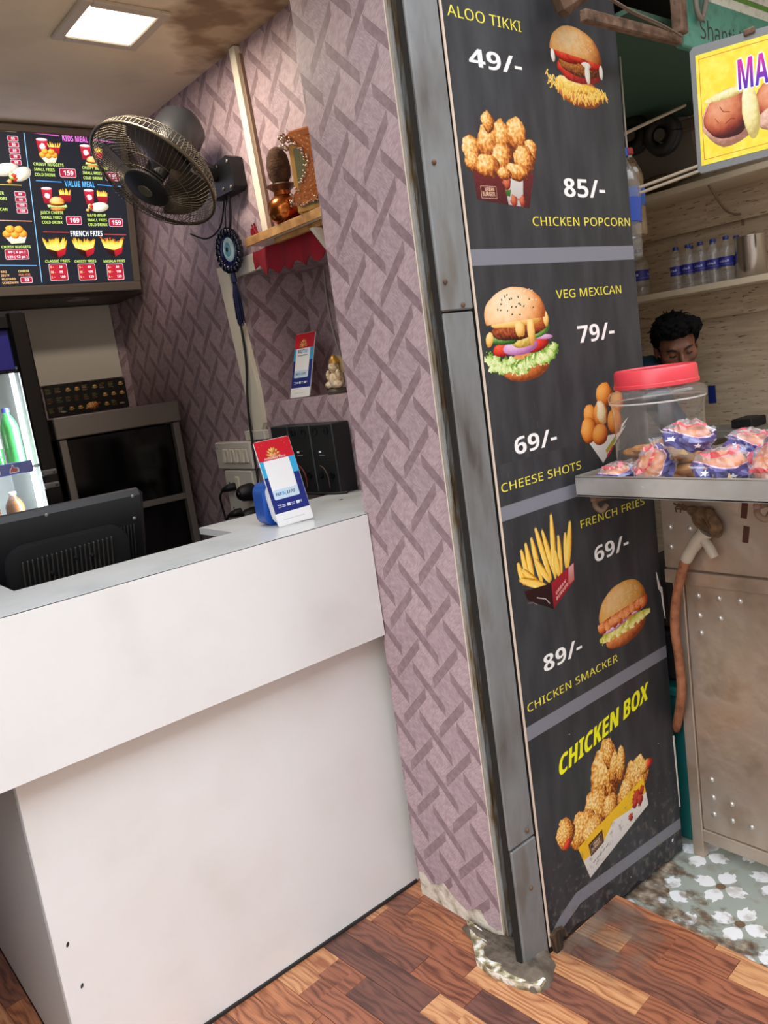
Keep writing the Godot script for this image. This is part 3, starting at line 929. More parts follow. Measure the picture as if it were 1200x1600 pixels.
# ---------------------------------------------------------------- surface patterns
# woven wallpaper; one picture covers 0.281 by 0.276 m
func paint_wallpaper() -> Image:
	var n := 512
	var im := Image.create(n, n, false, Image.FORMAT_RGBA8)
	var g0 := noise(0.03, 2, 4)
	var g1 := noise(0.02, 3, 4).get_seamless_image(n, n)
	for y in n:
		for x in n:
			var u := x * 0.281 / n
			var v := -y * 0.276 / n
			u = fposmod(u, 0.1405)
			v = fposmod(v, 0.138)
			var bar := 0
			var edge := 1.0
			for i in [-2, -1, 0, 1, 2]:
				for j in [-2, -1, 0, 1, 2]:
					var du: float = u + i * 0.1405
					var dv: float = v + j * 0.138
					# bar falling to the right: (0,0) .. (.105,-.103), 0.029 tall
					if du >= 0 and du <= 0.105:
						var t := dv + du * 0.981
						if t <= 0 and t >= -0.029:
							bar = 1
						edge = minf(edge, minf(absf(t), absf(t + 0.029)))
					var eu := du - 0.037
					var ev := dv + 0.069
					if eu <= 0 and eu >= -0.105:
						var t := ev - eu * 0.97
						if t <= 0 and t >= -0.029:
							bar = 2
						edge = minf(edge, minf(absf(t), absf(t + 0.029)))
			var a := u + v
			var b := u - v
			var par := (int(floor((a + 0.015) / 0.1393)) + int(floor((b + 0.02) / 0.1393))) & 1
			var mott := g1.get_pixel(x, y).r - 0.5
			var grain := g0.get_noise_2d((x + y) * 3.0, (x - y) * 0.5) if par == 0 else g0.get_noise_2d((x - y) * 3.0 + 400, (x + y) * 0.6)
			var c := Color("b59ca0") if par == 0 else Color("ac949a")
			c = c.lightened(maxf(0, grain) * 0.22 + maxf(0, mott) * 0.15).darkened(maxf(0, -grain) * 0.16 + maxf(0, -mott) * 0.15)
			if bar > 0:
				c = Color("8d757a") if bar == 1 else Color("90787c")
				c = c.lightened(maxf(0, mott) * 0.25).darkened(maxf(0, -mott) * 0.2)
			if edge < 0.0009:
				c = c.darkened(0.18)
			im.set_pixel(x, y, c)
	return im

# long grained board; one picture for all planks, which sample different places
func paint_planks(base: Color, dark: Color, sd: int) -> Image:
	var w := 128
	var h := 512
	var im := Image.create(w, h, false, Image.FORMAT_RGBA8)
	var a := noise(0.012, sd, 3)
	var f := noise(0.05, sd + 5, 4)
	for y in h:
		for x in w:
			var warp := a.get_noise_2d(x * 1.2, y * 0.35) * 26.0
			var rings := absf(fposmod((x + warp) * 0.055, 1.0) - 0.5) * 2.0
			var fine := f.get_noise_2d(x * 5.0, y * 0.16)
			var t := clampf(pow(rings, 1.6) * 0.75 + fine * 0.5 + a.get_noise_2d(x * 0.6 + 900, y * 0.2) * 0.5, 0, 1)
			im.set_pixel(x, y, base.lerp(dark, t))
	return im

# flowered tile pattern: grey-green ground, white four petalled flowers at centre and corners
func paint_flowers() -> Image:
	ps = 512.0 / 21.66
	canvas(512, 512, Color("a3aba1"))
	po = Vector2(0, 512)
	var petal := [Color("d4d8dc"), Color("e6e9ec"), Color("eef0f2")]
	for c in [[10.83, 10.83], [0, 0], [21.66, 0], [0, 21.66], [21.66, 21.66]]:
		for k in 4:
			var a := k * PI / 2 + 0.06
			pt = Transform2D(a, Vector2(c[0], c[1]))
			poly([Vector2(1.3, 0), Vector2(2.2, -1.3), Vector2(3.6, -2.4), Vector2(5.0, -2.5), Vector2(5.3, -1.9), Vector2(6.6, -1.6), Vector2(7.4, -0.7), Vector2(6.5, -0.5), Vector2(6.5, 0.6), Vector2(7.5, 0.9), Vector2(6.4, 1.6), Vector2(5.3, 1.7), Vector2(4.9, 2.6), Vector2(3.4, 2.3), Vector2(2.1, 1.4)], Color("f2f4f5"), Color("f4f5f6"), 0.05)
		pt = Transform2D()
		blob(Vector2(c[0], c[1]), Vector2(1.35, 1.35), 0, [Color("6e5644"), Color("7d634e")], 0, 0.2)
	pt = Transform2D()
	var nz := noise(0.006, 8, 5).get_seamless_image(512, 512)
	for y in 512:
		for x in 512:
			mixpx(x, y, Color("8a7c6c"), clampf((nz.get_pixel(x, y).r - 0.55) * 1.2, 0, 0.35))
	return pi_

# pale board with dark dashes along x
func paint_board() -> Image:
	var w := 512
	var h := 512
	var a := noise(0.015, 3, 4)
	var im := Image.create(w, h, false, Image.FORMAT_RGBA8)
	for y in h:
		for x in w:
			var t := a.get_noise_2d(x * 0.25, y * 2.6)
			var c := Color("b59f83").lerp(Color("cdb99c"), clampf(t + 0.5, 0, 1))
			var d := a.get_noise_2d(x * 0.9 + 500, y * 7.0 + 90)
			if d > 0.42:
				c = c.lerp(Color("5e4a38"), clampf((d - 0.42) * 6.0, 0, 0.8))
			im.set_pixel(x, y, c)
	return im

func paint_bun_wrap() -> Image:
	# printed band of a bun wrapper, clear above and below
	ps = 20.0
	canvas(512, 256, Color(0.9, 0.92, 0.95, 0.10))
	po = Vector2(0, 256)
	for x in 512:
		var t := sin(x * TAU / 256.0)
		for y in 256:
			var yy := 256 - y
			var lo := 92 + 14 * t
			var hi := 160 + 14 * t
			if yy > lo and yy < hi:
				pi_.set_pixel(x, y, Color(0.17, 0.13, 0.5, 1.0))
			elif yy >= hi and yy < hi + 5:
				pi_.set_pixel(x, y, Color(0.93, 0.72, 0.82, 1.0))
			elif yy > 200 and yy < 216 + 8 * sin(x * TAU / 128.0):
				pi_.set_pixel(x, y, Color(0.85, 0.12, 0.2, 0.85))
	for k in 6:
		var c := Vector2(2.0 + k * 4.3, 6.3 + 0.7 * sin((2.0 + k * 4.3) * 20 * TAU / 256.0))
		var pts := []
		for j in 10:
			var r := 0.75 if j % 2 == 0 else 0.32
			pts.append(c + Vector2(cos(j * PI / 5 + 0.3), sin(j * PI / 5 + 0.3)) * r)
		poly(pts, Color.WHITE, Color.WHITE)
	return pi_

# ---------------------------------------------------------------- the place
const XS := 1.53      # right wall of the shop
const YC := 2.56      # ceiling
const ZP := -1.235    # face of the poster board
const YT := 1.135     # worktop

func xprism(st: SurfaceTool, zy: Array, x: float, depth: float) -> SurfaceTool:
	# outline given as (z, y) on the plane x, swept towards -x
	return prism(st, PackedVector2Array(zy), depth, Transform3D(Basis(Vector3(0, 0, 1), Vector3(0, 1, 0), Vector3(-1, 0, 0)), Vector3(x, 0, 0)))

func yprism(st: SurfaceTool, xz: Array, y: float, h: float) -> SurfaceTool:
	# outline given as (x, z), swept upwards
	var a := PackedVector2Array()
	for p in xz:
		a.append(Vector2(p.x, -p.y))
	return prism(st, a, h, Transform3D(Basis(Vector3(1, 0, 0), Vector3(0, 0, -1), Vector3(0, 1, 0)), Vector3(0, y, 0)))

func make_materials() -> void:
	var wp := mat(Color.WHITE, 0.5, 0.0, tex_of(paint_wallpaper()))
	wp.uv1_scale = Vector3(1 / 0.281, 1 / 0.276, 1)
	wp.uv1_offset = Vector3(1.558 / 0.281, 1.843 / 0.276, 0)
	M.wallpaper = wp
	M.white_lam = triplanar(mat(Color.WHITE, 0.35, 0, tex_of(mottle(256, 256, 0.008, [Color("e4e1dc"), Color("ebe9e6"), Color("eeedeb"), Color("ecebe8")], 3))), 0.9)
	M.white_top = triplanar(mat(Color.WHITE, 0.22, 0, tex_of(mottle(256, 256, 0.01, [Color("c3c8ca"), Color("d3d7d8"), Color("dcdfe0")], 4))), 1.3)
	M.seam = mat(Color("2a2624"), 0.8)
	M.plaster = bump(triplanar(mat(Color.WHITE, 0.95, 0, tex_of(mottle(256, 256, 0.02, [Color("4c4034"), Color("b0a48f"), Color("d5cbb8"), Color("dcd3c2"), Color("e2dacb")], 6))), 3.0), 0.03, 3.0, 3)
	M.cement = bump(triplanar(mat(Color.WHITE, 0.95, 0, tex_of(mottle(256, 256, 0.015, [Color("3c342b"), Color("5c5044"), Color("74685a"), Color("5a4e42")], 7))), 4.0), 0.04, 4.0, 4)
	M.flaked = bump(triplanar(mat(Color.WHITE, 0.9, 0, tex_of(mottle(256, 256, 0.02, [Color("6c5d40"), Color("8a8068"), Color("b5a880"), Color("ece8de"), Color("f1eee6")], 9, 5, 1.6))), 5.0), 0.04, 4.0, 5)
	M.gap_shade_and_debris = bump(triplanar(mat(Color.WHITE, 0.9, 0, tex_of(mottle(256, 256, 0.012, [Color("1c130c"), Color("3a2818"), Color("5a4026"), Color("3c2c1e"), Color("20160f")], 10, 5, 1.3))), 2.5), 0.02, 3.0, 6)  # dark brown for the shaded gap by the post; also colours the torn foot
	M.peeling = bump(triplanar(mat(Color.WHITE, 0.85, 0, tex_of(mottle(256, 256, 0.014, [Color("46382a"), Color("6e5a3c"), Color("85807a"), Color("8f908d"), Color("9a9d9a")], 11, 5, 1.2))), 3.0), 0.03, 3.0, 7)
	M.post = bump(triplanar(mat(Color.WHITE, 0.55, 0.25, tex_of(mottle(256, 256, 0.01, [Color("4c4642"), Color("6e6c6a"), Color("7c7d7d"), Color("848687"), Color("75716c")], 12, 5, 1.1))), 1.6), 0.02, 1.0, 8)
	M.peeling.uv1_scale = Vector3(7, 1.3, 7)
	M.gap_shade_and_debris.uv1_scale = Vector3(7, 1.2, 7)
	M.post.uv1_scale = Vector3(2.4, 0.7, 2.4)
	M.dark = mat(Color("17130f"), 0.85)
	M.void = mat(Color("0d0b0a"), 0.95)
	M.black_plastic = mat(Color("16171a"), 0.42)
	M.black_soft = mat(Color("1a1a1b"), 0.6)
	M.black_gloss = mat(Color("0e0e10"), 0.2)
	M.bezel = mat(Color("8d8378"), 0.4, 0.55)
	M.steel = bump(triplanar(mat(Color.WHITE, 0.36, 0.55, tex_of(mottle(512, 512, 0.006, [Color("a08c79"), Color("b5a18e"), Color("bcaa99"), Color("c1b1a1"), Color("ac9784")], 14, 6, 1.1))), 1.0), 0.05, 0.6, 9)
	M.steel_bright = triplanar(mat(Color.WHITE, 0.3, 0.7, tex_of(mottle(256, 256, 0.01, [Color("b4aca2"), Color("ccc6bf"), Color("d6d2cc"), Color("c8c1b8")], 15))), 2.0)
	M.steel_dark = mat(Color("8f8882"), 0.45, 0.6)
	M.rust = bump(triplanar(mat(Color.WHITE, 0.9, 0.1, tex_of(mottle(256, 256, 0.02, [Color("2e2019"), Color("54402f"), Color("6c5140"), Color("7c6350"), Color("4a382c")], 16))), 3.0), 0.03, 3.0, 10)
	M.board = mat(Color.WHITE, 0.8, 0, tex_of(paint_board()))
	M.board.uv1_scale = Vector3(1.7, 1.7, 1)
	M.board_edge = mat(Color("c9b79c"), 0.8)
	M.cream = mat(Color("e6ddc8"), 0.6)
	M.offwhite = mat(Color("d9d2c4"), 0.55)
	M.wood = triplanar(mat(Color.WHITE, 0.6, 0, tex_of(mottle(256, 256, 0.012, [Color("8a5c30"), Color("b1834c"), Color("c59a62")], 17))), 4.0)
	M.red_cloth = mat(Color("8e1224"), 0.9)
	M.lamp_white = glow(Color("fff6e6"), 1.6)
	M.pane = glass(Color("f4f8fa"), 0.06)
	M.film = glass(Color("f6f6fa"), 0.08)
	M.film.roughness = 0.12
	M.clear = glass(Color("eef2f4"), 0.07)
	M.blue = mat(Color("1d50a8"), 0.35)
	M.white = mat(Color("eeeeec"), 0.4)
	M.navy = mat(Color("20307a"), 0.4)
	M.cable = mat(Color("121214"), 0.5)

func build_structure() -> void:
	# wood-look floor laid in narrow boards
	var base := bx(-1.3, 1.61, -0.06, -0.012, -3.8, 0.6)
	var fl := struct("floor", base, mat(Color("4a2c1e"), 0.6), "brown wood-look floor of narrow boards in front of the counter", "floor")
	var tones := []
	var defs := [["c98a62", "8a5038", 3], ["bd7c56", "74422f", 4], ["a0644a", "5c3428", 5], ["795044", "4c332e", 6], ["d09a6c", "965a3c", 7], ["8c5a48", "54362f", 8]]
	for d in defs:
		var m := mat(Color.WHITE, 0.33, 0, tex_of(paint_planks(Color(d[0]), Color(d[1]), d[2])))
		m.uv1_scale = Vector3(6.8, 1.7, 1)
		m.uv1_offset = Vector3(d[2] * 0.37, d[2] * 0.23, 0)
		tones.append(m)
	rng.seed = 2024
	var region := PackedVector2Array([Vector2(-0.30, -2.5), Vector2(0.312, -2.5), Vector2(0.312, -1.718), Vector2(1.61, -1.718), Vector2(1.612, -1.1), Vector2(1.606, -0.35), Vector2(-0.30, -0.35)])
	var dir := Vector2(0.0624, 0.998)
	var acr := Vector2(0.998, -0.0624)
	var org := Vector2(1.112, -1.5)
	var starts := {0: -1.69, -1: -1.285, -2: -1.36, 1: -1.63, 4: -1.09, 2: -1.40, 3: -1.185, -3: -1.545, -4: -1.64}
	for k in range(-20, 9):
		var w := 0.0737
		var t: float = starts.get(k, -1.5 + rng.randf_range(-0.15, 0.15)) + 1.5
		while t > (-1.1 if k < -7 else -0.4):
			t -= rng.randf_range(0.28, 0.44)
		var tone := rng.randi() % 6
		while t < 1.3:
			var l := rng.randf_range(0.28, 0.46)
			if starts.has(k):
				var s: float = starts[k] + 1.5
				if t < s - 0.02 and t + l > s - 0.1:
					l = s - t
			var q := PackedVector2Array()
			var g := 0.0007
			for e in [[k * w + g, t + g], [(k + 1) * w - g, t + g], [(k + 1) * w - g, t + l - g], [k * w + g, t + l - g]]:
				q.append(org + acr * e[0] + dir * e[1])
			tone = (tone + 1 + rng.randi() % 4) % 6
			for piece in Geometry2D.intersect_polygons(q, region):
				var loc := PackedVector2Array()
				for p in piece:
					loc.append(Vector2((p - org).dot(acr), -(p - org).dot(dir)))
				var xf := Transform3D(Basis(Vector3(acr.x, 0, acr.y), Vector3(-dir.x, 0, -dir.y), Vector3.UP), Vector3(org.x, -0.012, org.y))
				part(fl, "board", prism(S(), loc, 0.012 - rng.randf() * 0.0006, xf), tones[tone])
			t += l
	# tiled passage beside it
	var tm := mat(Color.WHITE, 0.4, 0, tex_of(paint_flowers()))
	tm.uv1_scale = Vector3(1 / 0.2166, 1 / 0.2166, 1)
	tm.uv1_offset = Vector3(0.5 - 1.872 / 0.2166, 0.5 + 1.076 / 0.2166, 0)
	struct("floor_tiled", bx(1.6, 4.2, -0.12, -0.05, -3.0, 0.6), tm, "grey-green floor with white flower print under the steel cart", "floor")
	struct("floor_street", bx(-9.0, 11.0, -0.2, -0.062, 0.6, 12.0), mat(Color("a39d95"), 0.9), "plain grey street paving in front of the shops", "floor")
	struct("wall_sky_blocker", bx(-9.0, 11.0, -0.2, 6.4, 5.2, 5.4), mat(Color("8c8278"), 0.9), "unseen plain wall added across the lane to block low sky light")  # added out of view so low sky does not reach the deep shop wall
	# ceiling with damp stains
	var im := Image.create(512, 512, false, Image.FORMAT_RGBA8)
	var n1 := noise(0.012, 21, 5)
	for y in 512:
		for x in 512:
			var wx := -1.3 + 3.3 * x / 512.0
			var wz := -3.8 + 2.5 * y / 512.0
			var n := n1.get_noise_2d(x, y)
			var d := Vector2((wx - 1.43) / 0.2, (wz + 2.17) / 0.3).length()
			var d2 := Vector2((wx - 1.25) / 0.5, (wz + 1.85) / 0.28).length()
			var s := maxf(clampf((1.15 - d + n * 1.1) * 2.0, 0, 1), clampf((1.0 - d2 + n * 1.6) * 1.0, 0, 1) * 0.75)
			s *= 0.55 + 0.45 * clampf(n1.get_noise_2d(x * 3.0 + 300, y * 3.0) * 2.0 + 0.5, 0, 1)
			var c := Color("f1dfbf").darkened(maxf(0, -n) * 0.12)
			im.set_pixel(x, y, c.lerp(Color("7d6448"), s * 0.85))
	var cm := mat(Color.WHITE, 0.9, 0, tex_of(im))
	cm.uv1_scale = Vector3(1 / 3.3, 1 / 2.5, 1)
	cm.uv1_offset = Vector3(1.3 / 3.3, 3.8 / 2.5, 0)
	struct("ceiling", bx(-1.3, 2.0, YC, YC + 0.14, -3.8, -1.3), cm, "beige shop ceiling with brown damp stains near the wall", "ceiling")
	struct("wall_back", bx(-1.3, 1.9, -0.06, YC, -3.8, -3.62), M.wallpaper, "shaded back wall of the shop behind fridge and rack")
	struct("wall_left", bx(-0.82, -0.7, -0.06, YC, -3.62, -1.66), mat(Color("544c49"), 0.7), "unseen left side wall of the burger shop, moved in to cut interior light")  # out-of-view wall, set close and dark to hold back light inside
	struct("wall_neighbour", bx(-7.0, -0.82, -0.06, 4.5, -3.8, -1.4), mat(Color("8a8078"), 0.9), "plain front wall of the neighbouring house")
	# right wall with its niche
	var w := S()
	for b in [[XS, 1.9, -0.06, YC, -3.62, -2.5], [XS, 1.9, -0.06, 1.44, -2.5, -1.67], [XS, 1.9, 1.885, YC, -2.5, -1.67], [1.78, 1.9, 1.44, 1.885, -2.5, -1.67]]:
		box(w, Vector3(b[0] + b[1], b[2] + b[3], b[4] + b[5]) * 0.5, Vector3(b[1] - b[0], b[3] - b[2], b[5] - b[4]))
	struct("wall_right", w, M.wallpaper, "shop side wall with mauve woven-lattice wallpaper and a niche")
	# white battens on that wall
	var tr := xprism(S(), [Vector2(-2.335, 2.555), Vector2(-2.302, 2.555), Vector2(-2.272, 1.972), Vector2(-2.305, 1.972)], XS, 0.02)
	var t1 := struct("trim_1", tr, M.cream, "cream upright batten from the ceiling to the wooden shelf", "trim")
	part(t1, "brown_edge", xprism(S(), [Vector2(-2.302, 2.53), Vector2(-2.29, 2.53), Vector2(-2.26, 1.972), Vector2(-2.272, 1.972)], XS, 0.012), mat(Color("8a7260"), 0.8))
	var t2 := S()
	xprism(t2, [Vector2(-2.645, 1.935), Vector2(-2.57, 1.935), Vector2(-2.502, 1.50), Vector2(-2.502, 1.37), Vector2(-2.535, 1.325), Vector2(-2.575, 1.33)], XS, 0.018)
	struct("trim_2", t2, M.cream, "cream tapered batten down the left edge of the niche", "trim")
	struct("trim_3", xprism(S(), [Vector2(-2.585, 1.94), Vector2(-1.67, 1.94), Vector2(-1.67, 1.885), Vector2(-2.575, 1.885)], XS, 0.016), M.offwhite, "white crossbar over the niche below the shelf", "trim")
	# pillar between the two shops
	var pil := struct("wall_pillar", bx(1.274, 1.94, -0.06, YC, -1.668, -1.344, 0.003), M.plaster, "plastered pillar end between counter and price board")
	var edge := [Vector2(-1.667, YC), Vector2(-1.667, 0.07)]
	rng.seed = 9
	for p in [[-1.64, 0.075], [-1.61, 0.06], [-1.585, 0.062], [-1.555, 0.082], [-1.53, 0.06], [-1.50, 0.055], [-1.475, 0.035], [-1.45, 0.05], [-1.42, 0.065], [-1.395, 0.04], [-1.365, 0.03], [-1.345, 0.05]]:
		edge.append(Vector2(p[0], p[1] + rng.randf_range(-0.008, 0.008)))
	edge.append(Vector2(-1.343, YC))
	part(pil, "wallpaper", xprism(S(), edge, 1.274, 0.003), M.wallpaper)
	part(pil, "wallpaper_edge", bx(1.269, 1.276, 0.03, YC, -1.3445, -1.341), mat(Color("ddd0bf"), 0.8))
	part(pil, "peeling_strip", bx(1.276, 1.304, 0.0, YC, -1.344, -1.332, 0.002), M.peeling)
	part(pil, "gap_shade_face", bx(1.306, 1.94, 0.0, YC, -1.344, -1.338), M.gap_shade_and_debris)  # dark brown colour stands in for shade in the gap behind the post
	part(pil, "header_board", bx(-1.3, 1.94, YC, 3.1, -1.42, -1.3), mat(Color("5a5450"), 0.7))

func build_post_and_poster() -> void:
	var o := thing("steel_post", "grey-painted steel post between the wallpapered pillar and the black price board", "post", Vector3(1.27, 0, ZP))
	var cut := 1.598
	var upl := part(o, "upper_plate", box(S(), Vector3(0.001, (cut + 0.002 + 2.9) * 0.5, -0.006), Vector3(0.094, 2.9 - cut - 0.002, 0.012), 0.003), M.post)
	part(o, "middle_plate", box(S(), Vector3(0.001, (cut - 0.002 + 0.335) * 0.5, -0.008), Vector3(0.092, cut - 0.002 - 0.335, 0.012), 0.003), M.post)
	var lpl := part(o, "lower_plate", box(S(), Vector3(0.003, (0.331 - 0.01) * 0.5, -0.006), Vector3(0.09, 0.341, 0.012), 0.003), M.post)
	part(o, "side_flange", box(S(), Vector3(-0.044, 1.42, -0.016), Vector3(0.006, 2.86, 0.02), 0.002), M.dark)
	for p in [[-0.03, 1.66], [0.015, 1.61], [0.02, 0.36], [0.01, 0.21], [-0.02, 1.9]]:
		part(upl if p[1] > 1.5 else lpl, "bolt", ell(S(), Vector3(p[0], p[1], 0.001), Vector3(0.006, 0.006, 0.004), Basis(), 10, 6), M.rust)
	# price board
	var pa := tex_of(paint_poster(256.0, 131.0))
	var pb := tex_of(paint_poster(125.0, 131.0))
	var b := thing("price_board", "tall black price board with burgers, fried chicken and yellow dish names", "menu board", Vector3(1.322, 0, ZP))
	part(b, "backing", box(S(), Vector3(0.314, 1.27, -0.007), Vector3(0.628, 2.6, 0.012)), M.dark)
	for k in 2:
		var top: float = [2.56, 1.25][k]
		var m := mat(Color.WHITE, 0.5, 0, [pa, pb][k], 0.35)
		m.texture_repeat = false
		var lo := S()
		if k == 0:
			sheet(lo, Vector3(0.003, top, 0.0), Vector3(0.625, 0, 0), Vector3(0, -1.31, 0))
		else:
			# foot of the vinyl, ragged where it meets the floor
			var n := 24
			rng.seed = 5
			var prev := Vector3(0.003, 0.03, 0)
			for i in n:
				var x0 := 0.003 + 0.625 * i / n
				var x1 := 0.003 + 0.625 * (i + 1) / n
				var yb := 0.02 - 0.07 * x1 / 0.628 + rng.randf_range(-0.008, 0.01)
				var nb := Vector3(x1, yb, 0)
				var uv := func(p: Vector3) -> Vector2: return Vector2((p.x - 0.003) / 0.625, (top - p.y) / 1.31)
				var a := Vector3(x0, top, 0)
				var d := Vector3(x1, top, 0)
				tri(lo, a, prev, nb, uv.call(a), uv.call(prev), uv.call(nb))
				tri(lo, a, nb, d, uv.call(a), uv.call(nb), uv.call(d))
				prev = nb
		part(b, "print", lo, m)
	part(b, "pale_edge", box(S(), Vector3(0.001, 1.3, 0.001), Vector3(0.005, 2.56, 0.003)), mat(Color("d9c3b0"), 0.8))
	var torn := mat(Color("cfc6bd"), 0.9)
	part(b, "torn_paper", prism(S(), PackedVector2Array([Vector2(0.608, 0.835), Vector2(0.622, 0.79), Vector2(0.63, 0.785), Vector2(0.632, 0.74), Vector2(0.634, 0.69), Vector2(0.627, 0.735), Vector2(0.625, 0.77), Vector2(0.613, 0.785)]), 0.002, Transform3D(Basis(), Vector3(0, 0, 0.0))), torn)
	part(b, "torn_paper", prism(S(), PackedVector2Array([Vector2(0.624, 0.33), Vector2(0.63, 0.33), Vector2(0.632, 0.1), Vector2(0.629, 0.1)]), 0.002, Transform3D(Basis(), Vector3(0, 0, 0.0))), torn)
	part(b, "torn_foot", prism(S(), PackedVector2Array([Vector2(0.0, 0.05), Vector2(0.02, 0.06), Vector2(0.05, 0.05), Vector2(0.06, 0.02), Vector2(0.04, 0.03), Vector2(0.03, -0.01), Vector2(0.01, 0.0)]), 0.012, Transform3D(Basis(), Vector3(0, 0, 0.002))), M.gap_shade_and_debris)
	# lump of cement round the foot
	var c := thing("cement_lump", "lump of old cement with flaking white paint at the pillar foot", "rubble", Vector3(1.235, 0, -1.27))
	var ring := [[1.242, -1.476], [1.222, -1.40], [1.178, -1.345], [1.170, -1.30], [1.176, -1.257], [1.183, -1.215], [1.196, -1.18], [1.231, -1.163], [1.262, -1.178], [1.30, -1.20], [1.32, -1.235], [1.31, -1.30], [1.285, -1.36], [1.272, -1.46]]
	part(c, "mound", mound(ring, Vector3(1.235, 0, -1.27), 0.03, 3), M.cement)
	var fk := [[1.262, -1.47], [1.256, -1.41], [1.232, -1.35], [1.218, -1.30], [1.216, -1.25], [1.226, -1.205], [1.232, -1.176], [1.206, -1.172], [1.182, -1.215], [1.172, -1.257], [1.166, -1.30], [1.172, -1.35], [1.216, -1.405]]
	part(c, "paint_flakes", ragged_ring(fk, Vector3(1.235, 0, -1.27), 0.021), M.flaked)

func mound(ring: Array, at: Vector3, h: float, sd: int) -> SurfaceTool:
	var st := S()
	var nz := noise(9.0, sd, 3)
	smooth_id += 1
	st.set_smooth_group(smooth_id)
	var pts := []
	for i in ring.size() * 4:
		var a: Array = ring[(i / 4) % ring.size()]
		var b: Array = ring[(i / 4 + 1) % ring.size()]
		var t := (i % 4) / 4.0
		pts.append(Vector2(lerpf(a[0], b[0], t) - at.x, lerpf(a[1], b[1], t) - at.z) * (1.0 + nz.get_noise_1d(i * 7.0) * 0.08))
	var rings := [1.0, 0.93, 0.8, 0.6, 0.3, 0.0]
	var hs := [0.0, 0.45, 0.75, 0.92, 1.0, 1.0]
	for k in 5:
		for i in pts.size():
			var j := (i + 1) % pts.size()
			var q := []
			for e in [[i, k], [j, k], [j, k + 1], [i, k + 1]]:
				var p: Vector2 = pts[e[0]] * rings[e[1]]
				var y: float = h * hs[e[1]] * (1.0 + 0.5 * nz.get_noise_2d(p.x + 3.0, p.y)) if e[1] > 0 else -0.006
				q.append(Vector3(p.x, y, p.y))
			_quad_out(st, q[0], q[1], q[2], q[3], Vector3((q[0].x + q[2].x) * 0.5, -1, (q[0].z + q[2].z) * 0.5))
	return st

func ragged_ring(ring: Array, at: Vector3, h: float) -> SurfaceTool:
	var a := []
	for p in ring:
		a.append(Vector2(p[0] - at.x, p[1] - at.z))
	return yprism(S(), a, 0.0, h)

func build_counter() -> void:
	var c := thing("serving_counter", "white laminate serving counter with a stepped front panel and grey-white top", "counter", Vector3(0.8, 0, -1.75))
	var off := Vector3(-0.8, 0, 1.75)
	var fp := part(c, "front_panel", bx(0.315, 1.50, 0.0, 0.80, -1.74, -1.718, 0.0015), M.white_lam, off)
	part(c, "side_panel", bx(0.315, 0.335, 0.0, 1.10, -2.55, -1.741, 0.001), mat(Color("b9b3ae"), 0.5), off)  # white laminate greyed: shade of this side is put into the colour
	part(c, "fascia", bx(0.12, 1.268, 0.795, YT - 0.003, -1.70, -1.652, 0.001), M.white_lam, off)
	part(c, "fascia_return", bx(0.12, 0.16, 0.795, YT - 0.004, -2.55, -1.701, 0.001), M.white_lam, off)
	part(c, "inner_panel", bx(0.34, 1.52, 0.0, YT - 0.03, -1.80, -1.78), M.black_soft, off)
	part(c, "edge_seam", bx(0.12, 1.268, YT - 0.0029, YT - 0.0012, -1.69, -1.6525), M.seam, off)
	var top := PackedVector2Array([Vector2(0.12, 1.652), Vector2(1.268, 1.652), Vector2(1.269, 1.67), Vector2(1.526, 1.67), Vector2(1.526, 2.065), Vector2(0.985, 2.065), Vector2(0.985, 1.872), Vector2(0.432, 1.872), Vector2(0.432, 2.55), Vector2(0.12, 2.55)])
	var xz := []
	for p in top:
		xz.append(Vector2(p.x, -p.y))
	var wt := part(c, "worktop", yprism(S(), xz, YT - 0.0012, 0.0012), M.white_top, off)
	var under := [Vector2(0.2, -1.71), Vector2(1.27, -1.71), Vector2(1.525, -1.71), Vector2(1.525, -2.0645), Vector2(0.9855, -2.0645), Vector2(0.9855, -1.8715), Vector2(0.4315, -1.8715), Vector2(0.4315, -2.5495), Vector2(0.2, -2.5495)]
	part(c, "worktop_core", yprism(S(), under, YT - 0.018, 0.0165), M.white_lam, off)
	part(c, "foot_strip", bx(0.315, 1.30, 0.0, 0.008, -1.718, -1.712), M.seam, off)
	for p in [[0.343, 0.385], [0.352, 0.277]]:
		part(fp, "chip", ell(S(), Vector3(p[0], p[1], -1.7175), Vector3(0.003, 0.006, 0.001), Basis(Vector3.BACK, -0.4), 8, 6), M.seam)
	part(wt, "worktop_hole", ell(S(), Vector3(1.39, YT, -1.93), Vector3(0.007, 0.0008, 0.007), Basis(), 12, 6), M.seam)
	var d := thing("inner_shelf", "dark shelf under the counter that carries the black monitor", "shelf", Vector3(0.72, 0, -2.1))
	part(d, "board", box(S(), Vector3(0, 0.93, 0), Vector3(0.56, 0.02, 0.42)), M.black_soft)
	for sx in [-0.27, 0.27]:
		part(d, "leg", box(S(), Vector3(sx, 0.46, -0.19), Vector3(0.02, 0.92, 0.03)), M.black_soft)
		part(d, "leg", box(S(), Vector3(sx, 0.46, 0.19), Vector3(0.02, 0.92, 0.03)), M.black_soft)

